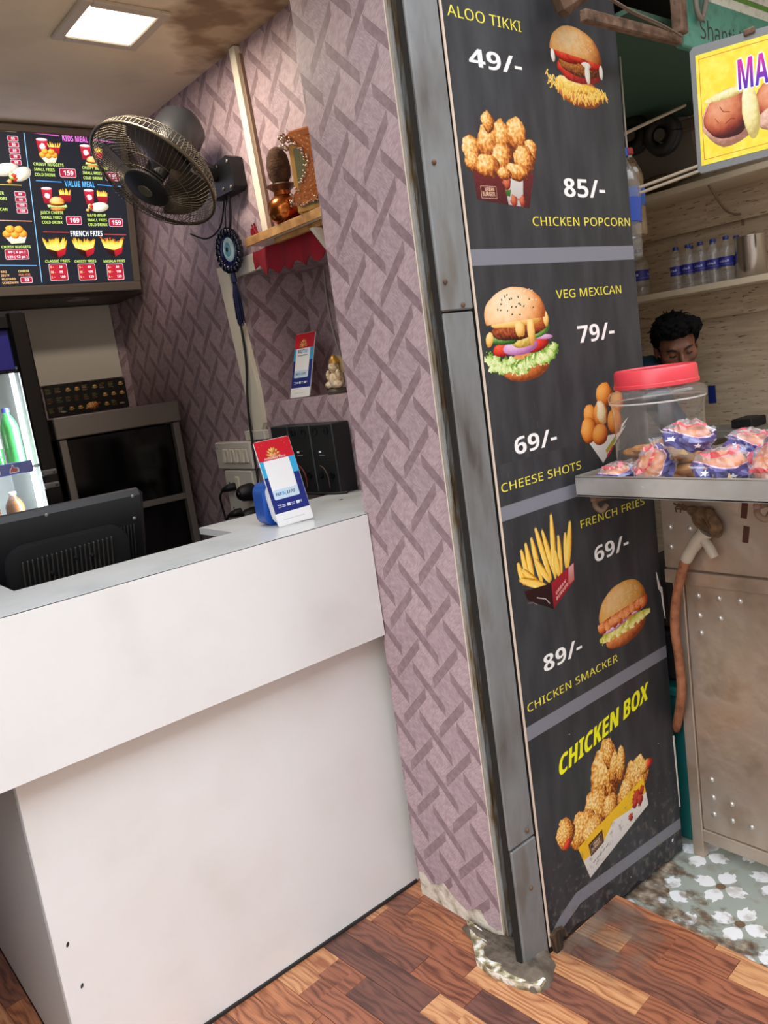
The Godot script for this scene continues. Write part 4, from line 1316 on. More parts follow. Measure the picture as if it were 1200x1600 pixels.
func _ready() -> void:
	# camera
	var cam := Camera3D.new()
	cam.name = "camera"
	cam.fov = 65.1913
	cam.near = 0.02
	cam.far = 80.0
	cam.transform = Transform3D(Basis(Vector3.UP, -0.675593) * Basis(Vector3.RIGHT, -0.175422) * Basis(Vector3.BACK, -0.141642), Vector3(0, 1.5, 0))
	add_child(cam)
	cam.current = true
	# bright overcast street
	var env := Environment.new()
	env.background_mode = Environment.BG_SKY
	var sky := Sky.new()
	var sm := ProceduralSkyMaterial.new()
	sm.sky_top_color = Color("eef3fb")
	sm.sky_horizon_color = Color("c9cacb")
	sm.sky_curve = 0.35
	sm.sky_energy_multiplier = 1.0
	sm.ground_bottom_color = Color("8f8a84")
	sm.ground_horizon_color = Color("b8b2aa")
	sky.sky_material = sm
	env.sky = sky
	env.tonemap_mode = Environment.TONE_MAPPER_LINEAR
	env.tonemap_exposure = 4.5
	env.sdfgi_enabled = true
	env.ssao_enabled = true
	env.ssil_enabled = true
	var we := WorldEnvironment.new()
	we.name = "world_environment"
	we.environment = env
	add_child(we)
	make_materials()
	build_structure()
	build_post_and_poster()
	build_counter()
	build_shop()
	build_stall()

# ---------------------------------------------------------------- inside the burger shop
func build_shop() -> void:
	build_ceiling_light()
	build_menu_display()
	build_back_wall_things()
	build_fridge()
	build_rack()
	build_monitor()
	build_fan()
	build_shrine()
	build_niche_things()
	build_switches()
	build_counter_things()

func area(called: String, at: Vector3, towards: Vector3, size: Vector2, energy: float, c: Color, parent: Node3D = null) -> void:
	var l := AreaLight3D.new()
	l.name = called
	l.area_size = size
	l.light_energy = energy
	l.light_color = c
	l.area_range = 12.0
	l.area_attenuation = 2.0
	l.shadow_enabled = true
	var up := Vector3.UP if absf(towards.normalized().y) < 0.9 else Vector3.BACK
	l.transform = Transform3D(Basis.looking_at(towards, up), at)
	add_child(l)

func build_ceiling_light() -> void:
	var o := thing("ceiling_light", "glowing square flush light panel in the shop ceiling", "ceiling light", Vector3(1.11, YC, -2.30))
	var fr := S()
	for s in [-1.0, 1.0]:
		box(fr, Vector3(s * 0.112, -0.006, 0), Vector3(0.032, 0.012, 0.256), 0.003)
		box(fr, Vector3(0, -0.006, s * 0.112), Vector3(0.192, 0.012, 0.032), 0.003)
	part(o, "frame", fr, mat(Color("c9bba6"), 0.5))
	part(o, "diffuser", box(S(), Vector3(0, -0.004, 0), Vector3(0.194, 0.006, 0.194), 0.002), M.lamp_white)
	area("ceiling_panel_lamp", Vector3(1.11, YC - 0.014, -2.30), Vector3.DOWN, Vector2(0.19, 0.19), 0.2, Color("fff0dc"))

func build_menu_display() -> void:
	var down := Vector3(0, -0.97765, -0.2102)
	var out := Vector3(0, -0.2102, 0.97765)
	var o := thing("menu_display", "lit menu display with prices, fries and burgers above the white wall panel", "menu display", Vector3(0.85, 2.575, -3.15))
	var bs := Basis(Vector3.RIGHT, -down, out)
	part(o, "body", box(S(), down * 0.322 - out * 0.05 + Vector3(0.10, 0, 0), Vector3(1.10, 0.60, 0.09), 0.004, bs), M.black_soft)
	var fr := S()
	box(fr, down * 0.606 + Vector3(0.10, 0, 0) + out * 0.002, Vector3(1.104, 0.036, 0.02), 0.004, bs)
	box(fr, down * 0.036 + Vector3(0.10, 0, 0) + out * 0.002, Vector3(1.104, 0.028, 0.02), 0.004, bs)
	box(fr, down * 0.31 + Vector3(0.637, 0, 0) + out * 0.002, Vector3(0.03, 0.56, 0.02), 0.004, bs)
	part(o, "bezel", fr, M.bezel)
	var m := glow(Color.WHITE, 1.0, tex_of(paint_menu()))
	m.emission_energy_multiplier = 0.36
	part(o, "screen", sheet(S(), down * 0.025 + out * 0.003, Vector3(0.624, 0, 0), down * 0.562, Vector2(0, 0.041), Vector2.ONE), m)
	area("menu_display_light", Vector3(0.98, 2.575, -3.15) + down * 0.3 + out * 0.02, out, Vector2(0.9, 0.54), 0.02, Color("c8d4ff"))
	var s := solo("display_soffit", bx(-1.18, XS - 0.004, 1.955, 2.0, -3.62, -3.31, 0.003), mat(Color("4c4038"), 0.5), "dark boxed soffit under the lit menu display", "soffit")
	s.set_meta("kind", "structure")
	var d := thing("soffit_spotlight", "small round unlit spotlight set under the soffit", "spotlight", Vector3(1.268, 1.955, -3.377))
	part(d, "ring", lathe(S(), [Vector2(0.018, 0.0), Vector2(0.018, -0.004), Vector2(0.045, -0.005), Vector2(0.048, -0.001), Vector2(0.048, 0.0)], 28), mat(Color("8a8580"), 0.35, 0.6))
	part(d, "lens", lathe(S(), [Vector2(0.0, -0.003), Vector2(0.018, -0.003), Vector2(0.018, 0.0)], 20), mat(Color("b5b0a8"), 0.3))

func build_back_wall_things() -> void:
	solo("wall_panel", bx(0.9, 1.484, 1.63, 1.953, -3.618, -3.6, 0.002), mat(Color("d4cdc0"), 0.6), "plain white panel on the back wall under the menu display", "wall panel")
	var m := mat(Color.WHITE, 0.5, 0, tex_of(paint_leaflet()))
	m.texture_repeat = false
	var p := thing("menu_strip", "narrow black printed menu strip behind the steel rack", "menu strip", Vector3(1.13, 1.622, -3.61))
	part(p, "card", box(S(), Vector3(0.18, -0.062, -0.004), Vector3(0.366, 0.13, 0.004)), M.black_soft)
	part(p, "print", sheet(S(), Vector3(0, 0, -0.001), Vector3(0.36, 0, 0), Vector3(0, -0.125, 0)), m)

func bottle_profile(r: float, h: float) -> Array:
	return [Vector2(0, 0), Vector2(r * 0.8, 0), Vector2(r, h * 0.03), Vector2(r, h * 0.18), Vector2(r * 0.94, h * 0.2), Vector2(r, h * 0.22), Vector2(r, h * 0.3), Vector2(r * 0.97, h * 0.32), Vector2(r * 0.97, h * 0.55), Vector2(r, h * 0.57), Vector2(r * 0.95, h * 0.6), Vector2(r, h * 0.63), Vector2(r * 0.9, h * 0.72), Vector2(r * 0.6, h * 0.83), Vector2(r * 0.36, h * 0.9), Vector2(r * 0.34, h * 0.93)]

func make_bottle(called: String, label: String, at: Vector3, r: float, h: float, body: Material, lab: Material, cap: Material, fill: Material, group := "") -> Node3D:
	var o := thing(called, label, "bottle", at, group)
	part(o, "body", lathe(S(), bottle_profile(r, h), 20), body)
	if fill:
		part(o, "contents", lathe(S(), [Vector2(0, h * 0.01), Vector2(r * 0.9, h * 0.02), Vector2(r * 0.93, h * 0.6), Vector2(r * 0.84, h * 0.7), Vector2(r * 0.5, h * 0.82), Vector2(0, h * 0.83)], 16), fill)
	if lab:
		part(o, "label_band", lathe(S(), [Vector2(r * 1.005, h * 0.34), Vector2(r * 1.01, h * 0.35), Vector2(r * 1.01, h * 0.54), Vector2(r * 1.005, h * 0.55)], 20), lab)
	part(o, "cap", lathe(S(), [Vector2(r * 0.40, h * 0.925), Vector2(r * 0.43, h * 0.93), Vector2(r * 0.43, h * 0.985), Vector2(r * 0.38, h), Vector2(0, h)], 16), cap)
	return o

func build_fridge() -> void:
	var zf := -3.05
	var o := thing("drinks_fridge", "tall black glass-door drinks fridge with a blue header and lit interior", "fridge", Vector3(0.62, 0, zf))
	var x1 := 0.325
	var f := S()
	box(f, Vector3(0, 0.535, -0.28), Vector3(0.65, 1.07, 0.5))            # lower body, hidden by the counter
	box(f, Vector3(x1 - 0.015, 1.48, -0.28), Vector3(0.03, 0.78, 0.5))
	box(f, Vector3(-x1 + 0.015, 1.48, -0.28), Vector3(0.03, 0.78, 0.5))
	box(f, Vector3(0, 1.78, -0.28), Vector3(0.65, 0.18, 0.5), 0.004)
	part(o, "cabinet", f, M.black_plastic)
	part(o, "top_cap", box(S(), Vector3(0, 1.878, -0.25), Vector3(0.6, 0.02, 0.4), 0.004), M.black_soft)
	part(o, "header", box(S(), Vector3(-0.05, 1.75, -0.028), Vector3(0.62, 0.14, 0.008), 0.002), mat(Color("2a2a92"), 0.35))
	part(o, "interior_back", box(S(), Vector3(0, 1.4, -0.50), Vector3(0.59, 0.6, 0.02)), mat(Color("c9d0cc"), 0.6))
	part(o, "interior_side", box(S(), Vector3(x1 - 0.034, 1.4, -0.28), Vector3(0.008, 0.6, 0.44)), mat(Color("cdd4d0"), 0.5))
	var dr := S()
	box(dr, Vector3(x1 - 0.03, 1.36, -0.015), Vector3(0.06, 1.04, 0.03), 0.006)
	box(dr, Vector3(-x1 + 0.03, 1.36, -0.015), Vector3(0.06, 1.04, 0.03), 0.006)
	box(dr, Vector3(0, 1.845, -0.015), Vector3(0.53, 0.05, 0.03), 0.006)
	box(dr, Vector3(0, 1.675, -0.018), Vector3(0.53, 0.012, 0.02), 0.003)
	var door := part(o, "door", dr, M.black_gloss)
	part(door, "door_glass", box(S(), Vector3(0, 1.38, -0.018), Vector3(0.53, 0.58, 0.004)), M.pane)
	part(o, "led_strip", box(S(), Vector3(x1 - 0.075, 1.38, -0.05), Vector3(0.016, 0.58, 0.012), 0.002), glow(Color("f4fbff"), 1.6))
	var dots := S()
	for k in 22:
		box(dots, Vector3(x1 - 0.05, 1.10 + k * 0.026, -0.034), Vector3(0.006, 0.006, 0.004))
	part(o, "led_cover", dots, mat(Color("e6ecee"), 0.3))
	area("fridge_led", Vector3(0.62 + x1 - 0.085, 1.38, zf - 0.06), Vector3(-0.75, 0, -0.65), Vector2(0.03, 0.55), 0.09, Color("eef6ff"))
	for k in 2:
		var y: float = [1.33, 1.08][k]
		part(o, "shelf", box(S(), Vector3(-0.01, y, -0.24), Vector3(0.56, 0.01, 0.4)), mat(Color("d8dcdc"), 0.4))
	var strip := part(o, "shelf_strip", box(S(), Vector3(-0.02, 1.333, -0.037), Vector3(0.54, 0.044, 0.006), 0.002), mat(Color("2f3f9c"), 0.4))
	for k in 3:
		var e := thumb_mark()
		part(strip, "thumb_emblem", e, mat(Color("e9e2e6"), 0.5), Vector3(0.165 - k * 0.065, 1.317, -0.0335))
		part(strip, "thumb_emblem_core", thumb_mark(0.72), mat(Color("b3202c"), 0.5), Vector3(0.169 - k * 0.065, 1.321, -0.0322))
	for k in 2:
		part(door, "hinge", box(S(), Vector3(x1 - 0.035, 1.30 - k * 0.048, 0.006), Vector3(0.055, 0.022, 0.012), 0.004), mat(Color("8f8f90"), 0.3, 0.8))
		part(door, "hinge_screw", ell(S(), Vector3(x1 - 0.02, 1.30 - k * 0.048, 0.0125), Vector3(0.005, 0.005, 0.002), Basis(), 10, 5), mat(Color("5a5a5a"), 0.3, 0.8))
	var green := glass(Color("2c9a44"), 0.55)
	var gfill := mat(Color("2f8f3e"), 0.3)
	var gcap := mat(Color("24349a"), 0.4)
	for k in 3:
		make_bottle("green_bottle", ["green soda bottle on the fridge shelf nearest the bright strip", "green soda bottle in the middle of the fridge shelf", "green soda bottle farthest from the fridge light strip"][k], Vector3(0.835 - k * 0.072, 1.336, zf - 0.10), 0.033, 0.215, green, mat(Color("cfe0c8"), 0.4) if k == 1 else null, gcap, gfill, "green bottles in the fridge")
	var brown := mat(Color("6e4a2a"), 0.25)
	for k in 2:
		make_bottle("brown_bottle", ["brown drink bottle with white cap low in the fridge", "second brown drink bottle behind the fridge glass edge"][k], Vector3(0.80 - k * 0.085, 1.086, zf - 0.12), 0.034, 0.16, glass(Color("8a5a30"), 0.5), null, M.white, brown, "brown bottles in the fridge")

func thumb_mark(k := 1.0) -> SurfaceTool:
	var p := PackedVector2Array()
	for q in [[0, 0], [0.034, 0.002], [0.036, 0.012], [0.033, 0.019], [0.02, 0.02], [0.018, 0.029], [0.013, 0.033], [0.011, 0.022], [0.003, 0.014]]:
		p.append(Vector2(q[0], q[1]) * k)
	return prism(S(), p, 0.0015)

func build_rack() -> void:
	var o := thing("steel_rack", "dark steel warming rack with a wide hood beside the fridge", "rack", Vector3(1.23, 0, -3.1))
	part(o, "hood", box(S(), Vector3(0.0, 1.449, -0.2), Vector3(0.51, 0.082, 0.42), 0.004), M.steel_dark)
	for s in [-1.0, 1.0]:
		for z in [-0.01, -0.38]:
			part(o, "leg", box(S(), Vector3(s * 0.232, 0.70, z), Vector3(0.028, 1.41, 0.03), 0.002), M.steel_dark)
	part(o, "crossbar", box(S(), Vector3(0.0, 1.098, -0.012), Vector3(0.44, 0.024, 0.024), 0.002), M.steel_dark)
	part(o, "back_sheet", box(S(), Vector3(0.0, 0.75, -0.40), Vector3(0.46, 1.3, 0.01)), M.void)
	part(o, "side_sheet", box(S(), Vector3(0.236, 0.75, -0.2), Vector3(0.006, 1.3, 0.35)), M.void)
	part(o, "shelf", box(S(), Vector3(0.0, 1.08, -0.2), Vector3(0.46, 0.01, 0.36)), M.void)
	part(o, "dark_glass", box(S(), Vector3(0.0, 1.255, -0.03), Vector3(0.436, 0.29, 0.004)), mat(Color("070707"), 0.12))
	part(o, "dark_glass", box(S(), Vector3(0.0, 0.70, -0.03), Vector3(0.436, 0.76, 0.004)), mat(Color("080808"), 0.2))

func build_monitor() -> void:
	# seen from behind: a screen that leans towards the customers
	var o := thing("monitor", "black computer monitor seen from its ribbed back behind the counter", "monitor", Vector3(0.59, 0.94, -2.06))
	var t := Basis(Vector3.RIGHT, 0.30)
	var c := Vector3(0, 0.19, 0)
	var shell := part(o, "shell", box(S(), c, Vector3(0.46, 0.33, 0.035), 0.012, t), M.black_plastic)
	part(shell, "screen", box(S(), c + t * Vector3(0, 0.0, -0.0185), Vector3(0.42, 0.28, 0.002), 0.0, t), M.black_gloss)
	var bulge := PackedVector2Array()
	for p in rounded(0.30, 0.235, 0.05, 6):
		bulge.append(p - Vector2(0.15, 0.12))
	var bulge_o := part(o, "rear_bulge", prism(S(), bulge, 0.022, Transform3D(t, c + t * Vector3(0.02, -0.025, 0.0175))), M.black_soft)
	var rib_m := mat(Color("3a3835"), 0.45)
	for k in 20:
		part(bulge_o, "rib", box(S(), c + t * Vector3(-0.095 + k * 0.0115, -0.012 + k * 0.0006, 0.0415), Vector3(0.0042, 0.135, 0.007), 0.0015, t), rib_m)
	for k in 6:
		part(shell, "rib", box(S(), c + t * Vector3(0.152 + k * 0.0085, 0.01, 0.0195), Vector3(0.0025, 0.13, 0.005), 0.001, t), rib_m)
	for p in [[0.0, 0.152], [0.217, 0.152], [0.218, 0.09]]:
		part(shell, "screw", ell(S(), c + t * Vector3(p[0] - 0.02, p[1], 0.018), Vector3(0.005, 0.005, 0.003), t, 10, 6), M.steel_dark)
	for p in [[-0.03, 0.01], [0.03, 0.035], [0.07, 0.03], [0.08, -0.02]]:
		part(bulge_o, "mount_hole", ell(S(), c + t * Vector3(p[0], p[1], 0.045), Vector3(0.006, 0.006, 0.003), t, 10, 6), M.void)
	part(o, "neck_cover", box(S(), c + t * Vector3(0.03, -0.125, 0.05), Vector3(0.20, 0.05, 0.04), 0.012, t), M.black_plastic)
	part(o, "stand_neck", box(S(), Vector3(0, 0.04, -0.01), Vector3(0.09, 0.12, 0.04), 0.006), M.black_plastic)
	part(o, "stand_foot", lathe(S(), [Vector2(0, 0), Vector2(0.12, 0), Vector2(0.12, 0.008), Vector2(0.1, 0.014), Vector2(0, 0.016)], 32), M.black_plastic)

func build_fan() -> void:
	var n := Vector3(-0.6469, -0.75999, 0.06044).normalized()
	var x := n.cross(Vector3.UP).normalized()
	var b := Basis(x, n, x.cross(n))
	var c := Vector3(1.2477, 2.198, -2.4774)
	var o := thing("wall_fan", "black wall-mounted fan with a wire cage tilted down beside the menu display", "fan", c)
	var xf := Transform3D(b, Vector3.ZERO)
	var R := 0.207
	var wire := mat(Color("5c5446"), 0.35, 0.7)
	var g := S()
	for k in 84:
		var a := TAU * k / 84.0
		var pts := []
		for e in [[0.07, 0.052], [0.12, 0.05], [0.17, 0.038], [0.192, 0.018], [R, 0.0]]:
			pts.append(xf * Vector3(cos(a + (0.07 - e[0]) * 1.2) * e[0], e[1], sin(a + (0.07 - e[0]) * 1.2) * e[0]))
		tube(g, pts, 0.0009, 4)
	for r in [[0.10, 0.051], [0.15, 0.045]]:
		tube(g, circle(r[0], r[1], xf, 48), 0.0013, 5)
	part(o, "front_grille", g, wire)
	var rg := S()
	for k in 84:
		var a := TAU * k / 84.0
		var pts := []
		for e in [[R, -0.004], [R - 0.006, -0.03], [0.178, -0.062], [0.13, -0.085], [0.06, -0.095]]:
			pts.append(xf * Vector3(cos(a) * e[0], e[1], sin(a) * e[0]))
		tube(rg, pts, 0.0010, 4)
	for r in [[0.2, -0.032], [0.16, -0.076], [0.10, -0.09]]:
		tube(rg, circle(r[0], r[1], xf, 48), 0.0013, 5)
	part(o, "rear_grille", rg, mat(Color("6a6356"), 0.45, 0.5))
	part(o, "rim", tube(S(), circle(R, -0.001, xf, 64), 0.0055, 10), mat(Color("6e6656"), 0.3, 0.7))
	var hub := part(o, "hub_cap", lathe(S(), [Vector2(0.0, 0.040), Vector2(0.074, 0.042), Vector2(0.076, 0.05), Vector2(0.066, 0.058), Vector2(0.0, 0.062)], 36, xf), M.black_soft)
	part(hub, "hub_emblem", lathe(S(), [Vector2(0.0, 0.0605), Vector2(0.024, 0.0605), Vector2(0.022, 0.0635), Vector2(0.0, 0.0635)], 20, xf), mat(Color("6a6152"), 0.4, 0.4))
	for k in 3:
		var st := S()
		smooth_id += 1
		st.set_smooth_group(smooth_id)
		var a0 := TAU * k / 3.0
		var rows := []
		for i in 9:
			var t := i / 8.0
			var row := []
			for j in 5:
				var r := 0.04 + 0.132 * j / 4.0
				var w := 0.5 + 0.55 * sin(j / 4.0 * 2.2)
				var ang := a0 + (t - 0.5) * w * 1.6 + j * 0.14
				row.append(xf * Vector3(cos(ang) * r, -0.02 + (t - 0.5) * 0.045, sin(ang) * r))
			rows.append(row)
		for i in 8:
			for j in 4:
				for s in [0.0015, -0.0015]:
					var off: Vector3 = n * s
					_quad_out(st, rows[i][j] + off, rows[i + 1][j] + off, rows[i + 1][j + 1] + off, rows[i][j + 1] + off, rows[i][j] - off * 40.0)
		part(o, "blade", st, mat(Color("3a3128"), 0.4))
	part(o, "motor_housing", lathe(S(), [Vector2(0, -0.255), Vector2(0.05, -0.25), Vector2(0.078, -0.22), Vector2(0.085, -0.14), Vector2(0.084, -0.092), Vector2(0.07, -0.085), Vector2(0.0, -0.085)], 32, xf), mat(Color("26272a"), 0.3))
	part(o, "blade_hub", cyl(S(), xf * Vector3(0, -0.085, 0), xf * Vector3(0, 0.0, 0), 0.04, 0.034, 20), M.black_soft)
	part(o, "oscillation_knob", cyl(S(), xf * Vector3(-0.0, -0.25, -0.03) + Vector3(-0.02, 0.0, 0), xf * Vector3(0, -0.25, -0.03) + Vector3(-0.05, 0.03, 0), 0.008, 0.011, 12), M.black_plastic)
	# bracket on the wall
	var w := Vector3(XS, 2.195, -2.49) - c
	part(o, "arm", tube(S(), smooth_path([xf * Vector3(0, -0.2, 0) + Vector3(0.01, -0.05, 0.0), xf * Vector3(0, -0.2, 0) + Vector3(0.05, -0.11, 0.0), w + Vector3(-0.05, 0.02, 0)]), 0.026, 12), M.black_plastic)
	var plate := PackedVector2Array([Vector2(-0.12, 0.04), Vector2(0.085, 0.06), Vector2(0.105, 0.05), Vector2(0.11, -0.04), Vector2(0.09, -0.052), Vector2(-0.06, -0.05), Vector2(-0.12, -0.025)])
	var wb := part(o, "wall_bracket", prism(S(), plate, 0.05, Transform3D(Basis(Vector3(0, 0, 1), Vector3(0, 1, 0), Vector3(-1, 0, 0)), w + Vector3(-0.002, 0, 0))), M.black_plastic)
	for p in [[-0.06, 0.02], [0.02, 0.04], [0.09, 0.04], [0.09, -0.04], [-0.03, -0.03], [0.04, -0.035]]:
		part(wb, "bracket_screw", ell(S(), w + Vector3(-0.053, p[1], p[0]), Vector3(0.003, 0.006, 0.006), Basis(), 10, 6), M.steel_dark)
	# its lead hangs down the wall to the sockets
	var lead := smooth_path([Vector3(1.49, 2.14, -2.44), Vector3(1.5, 2.08, -2.47), Vector3(1.505, 1.98, -2.515), Vector3(1.50, 1.76, -2.52), Vector3(1.502, 1.6, -2.53), Vector3(1.498, 1.45, -2.56), Vector3(1.50, 1.3, -2.58), Vector3(1.49, 1.16, -2.57), Vector3(1.47, 1.08, -2.58)])
	solo("fan_lead", tube(S(), lead, 0.0045, 8), M.cable, "black cable hanging from the fan bracket down past the sockets", "cable")
	solo("loose_lead", tube(S(), smooth_path([Vector3(1.505, 2.14, -2.50), Vector3(1.5, 2.06, -2.55), Vector3(1.48, 2.035, -2.62), Vector3(1.44, 2.06, -2.66)]), 0.003, 6), M.cable, "short loose black lead below the fan bracket", "cable")

func circle(r: float, y: float, xf: Transform3D, n: int) -> Array:
	var a := []
	for k in n + 1:
		a.append(xf * Vector3(cos(TAU * k / n) * r, y, sin(TAU * k / n) * r))
	return a

func build_shrine() -> void:
	var y := 1.965
	var o := thing("wooden_shelf", "small wooden wall shelf on a white angled bracket above the niche", "shelf", Vector3(XS, y, -2.0))
	part(o, "board", bx(-0.105, -0.001, -0.026, -0.003, -0.275, 0.325, 0.0015), M.offwhite)
	part(o, "wood_edge", bx(-0.112, -0.1052, -0.028, -0.002, -0.275, 0.325, 0.001), M.wood)
	part(o, "bracket_strip", bx(-0.085, -0.068, -0.042, -0.0265, -0.15, 0.325, 0.001), M.wood)
	var brace := PackedVector2Array([Vector2(-0.1, -0.043), Vector2(-0.07, -0.043), Vector2(-0.003, -0.135), Vector2(-0.003, -0.165)])
	part(o, "brace", prism(S(), brace, 0.018, Transform3D(Basis(), Vector3(0, 0, 0.06))), M.offwhite)
	part(o, "back_cleat", bx(-0.02, -0.001, -0.06, -0.027, -0.3, 0.325, 0.001), M.offwhite)
	# cloth on and under the shelf
	var cl := thing("red_cloth", "dark red cloth spread over the shelf and hanging below it", "cloth", Vector3(XS, y, -2.0))
	part(cl, "top_layer", bx(-0.10, -0.004, -0.0025, 0.0015, -0.27, 0.325, 0.0008), M.red_cloth)
	var fold := S()
	smooth_id += 1
	fold.set_smooth_group(smooth_id)
	rng.seed = 8
	var prev := []
	for i in 41:
		var z := -0.36 + 0.62 * i / 40.0
		var bot := -0.105 + 0.012 * sin(i * 1.3) + (0.02 if i < 4 else 0.0) - 0.012 * i / 40.0
		var xx := -0.035 + 0.006 * sin(i * 0.8)
		var row := [Vector3(xx, -0.028, z), Vector3(xx - 0.004, bot * 0.6, z), Vector3(xx - 0.002 + 0.004 * sin(i * 1.9), bot, z)]
		if i > 0:
			for j in 2:
				for s in [0.0, 0.003]:
					_quad_out(fold, prev[j] + Vector3(s, 0, 0), row[j] + Vector3(s, 0, 0), row[j + 1] + Vector3(s, 0, 0), prev[j + 1] + Vector3(s, 0, 0), row[j] + Vector3(0.1 if s == 0.0 else -0.1, 0, 0))
		prev = row
	part(cl, "hanging_part", fold, M.red_cloth)
	var tuft := S()
	for k in 7:
		var z := -0.335 + k * 0.005
		tube(tuft, [Vector3(-0.03, 0.0, z), Vector3(-0.04, 0.03 + 0.012 * (k % 3), z - 0.008), Vector3(-0.03, 0.045 - 0.02 * (k % 2), z - 0.02)], 0.003, 5)
	part(cl, "tied_end", tuft, M.red_cloth)
	# copper pot with a dried coconut in its mouth
	var pot := thing("copper_pot", "round polished copper pot with a flared rim on the wooden shelf", "pot", Vector3(1.45, y + 0.002, -2.075))
	part(pot, "belly", lathe(S(), [Vector2(0, 0), Vector2(0.03, 0.001), Vector2(0.044, 0.012), Vector2(0.052, 0.034), Vector2(0.05, 0.054), Vector2(0.038, 0.07), Vector2(0.027, 0.078), Vector2(0.025, 0.09)], 36), mat(Color("b0622c"), 0.22, 0.9))
	part(pot, "rim", lathe(S(), [Vector2(0.025, 0.09), Vector2(0.036, 0.1), Vector2(0.046, 0.104), Vector2(0.046, 0.107), Vector2(0.03, 0.106), Vector2(0.0, 0.1)], 36), mat(Color("8a7a6a"), 0.3, 0.9))
	var husk := bump(triplanar(mat(Color.WHITE, 0.95, 0, tex_of(mottle(128, 128, 0.03, [Color("2a1a10"), Color("4c3220"), Color("6a4a30")], 31))), 8.0), 0.05, 4.0, 12)
	solo("dried_coconut", lathe(S(), [Vector2(0, 0), Vector2(0.02, 0.003), Vector2(0.033, 0.026), Vector2(0.036, 0.054), Vector2(0.031, 0.084), Vector2(0.019, 0.103), Vector2(0.006, 0.11), Vector2(0, 0.111)], 24, Transform3D(Basis(), Vector3(1.45, y + 0.108, -2.075))), husk, "brown dried coconut standing in the mouth of the copper pot", "coconut")
	# framed picture under an orange sequinned cloth
	var fr := thing("draped_frame", "standing wooden frame on the shelf draped with orange sequinned cloth", "picture frame", Vector3(1.455, y + 0.002, -1.895))
	fr.scale = Vector3(1, 0.83, 1)
	var fb := Basis(Vector3.UP, 0.5)
	part(fr, "frame", box(S(), Vector3(0, 0.112, 0), Vector3(0.022, 0.224, 0.15), 0.003, fb), mat(Color("b98a44"), 0.45, 0.2))
	part(fr, "picture", box(S(), fb * Vector3(-0.0115, 0.112, 0), Vector3(0.002, 0.19, 0.12), 0.0, fb), mat(Color("6c6a48"), 0.3))
	var oc := canvas_cloth()
	var drape := S()
	smooth_id += 1
	drape.set_smooth_group(smooth_id)
	var rows := []
	for i in 15:
		var t := i / 14.0
		var row := []
		for j in 9:
			var s := j / 8.0
			var zz := lerpf(-0.082 + 0.085 * pow(sin(clampf(t * 1.15, 0, 1) * PI), 0.8) * 0.72, 0.084, s)
			var yy := lerpf(0.262 - 0.014 * (1.0 - s), 0.024 - 0.004 * sin(s * 9.0), t)
			row.append(fb * Vector3(-0.022 - 0.004 * sin(s * 7.0 + t * 3.0), yy, zz))
		rows.append(row)
	for i in 14:
		for j in 8:
			for s in [0.0, 0.005]:
				var d := fb * Vector3(s, 0, 0)
				var cc: Vector3 = rows[i][j] + fb * Vector3(0.1 if s == 0.0 else -0.1, 0, 0)
				var uvs := [Vector2(j / 8.0, i / 14.0), Vector2((j + 1) / 8.0, i / 14.0), Vector2((j + 1) / 8.0, (i + 1) / 14.0), Vector2(j / 8.0, (i + 1) / 14.0)]
				var q := [rows[i][j] + d, rows[i][j + 1] + d, rows[i + 1][j + 1] + d, rows[i + 1][j] + d]
				var nn: Vector3 = (q[1] - q[0]).cross(q[2] - q[0])
				if nn.dot(q[0] - cc) > 0:
					tri(drape, q[0], q[1], q[2], uvs[0], uvs[1], uvs[2])
					tri(drape, q[0], q[2], q[3], uvs[0], uvs[2], uvs[3])
				else:
					tri(drape, q[0], q[2], q[1], uvs[0], uvs[2], uvs[1])
					tri(drape, q[0], q[3], q[2], uvs[0], uvs[3], uvs[2])
	part(fr, "sequinned_cloth", drape, oc)
	part(fr, "cloth_top", box(S(), fb * Vector3(-0.005, 0.245, 0.006), Vector3(0.04, 0.034, 0.15), 0.008, fb), mat(Color("a0541c"), 0.7))
	var beads := S()
	rng.seed = 3
	for i in 46:
		var t := i / 45.0
		var r: Vector3 = rows[mini(int(t * 14), 14)][0]
		ell(beads, r + fb * Vector3(-0.004, rng.randf_range(-0.006, 0.006), rng.randf_range(-0.004, 0.012)), Vector3.ONE * rng.randf_range(0.003, 0.0055), Basis(), 8, 5)
	for i in 26:
		ell(beads, rows[14][i % 9] + fb * Vector3(-0.003, rng.randf_range(-0.004, 0.012), rng.randf_range(-0.008, 0.008)), Vector3.ONE * rng.randf_range(0.003, 0.005), Basis(), 8, 5)
	for i in 16:
		ell(beads, fb * Vector3(-0.012, 0.235 + rng.randf_range(-0.025, 0.025), -0.085 + rng.randf_range(-0.012, 0.012)), Vector3.ONE * rng.randf_range(0.005, 0.008), Basis(), 8, 5)
	part(fr, "beaded_edge", beads, mat(Color("b79a86"), 0.25, 0.5))
	# hanging glass eye
	var ey := thing("hanging_eye_ornament", "blue glass eye ornament with a tassel hanging under the fan", "ornament", Vector3(1.475, 1.965, -2.475))
	var tb := Basis(Vector3.UP, 0.35)
	var bead := S()
	for k in 20:
		var a := TAU * k / 20.0
		ell(bead, tb * Vector3(0.0, sin(a) * 0.062, cos(a) * 0.045), Vector3(0.014, 0.0155, 0.0145), tb, 10, 7)
	part(ey, "bead_ring", bead, mat(Color("0d1126"), 0.12))
	part(ey, "blue_disc", ell(S(), Vector3.ZERO, Vector3(0.012, 0.058, 0.042), tb, 24, 14), mat(Color("141a4a"), 0.1))
	part(ey, "pale_disc", ell(S(), tb * Vector3(-0.008, 0.002, 0.006), Vector3(0.008, 0.04, 0.025), tb, 24, 14), mat(Color("a9c8d2"), 0.15))
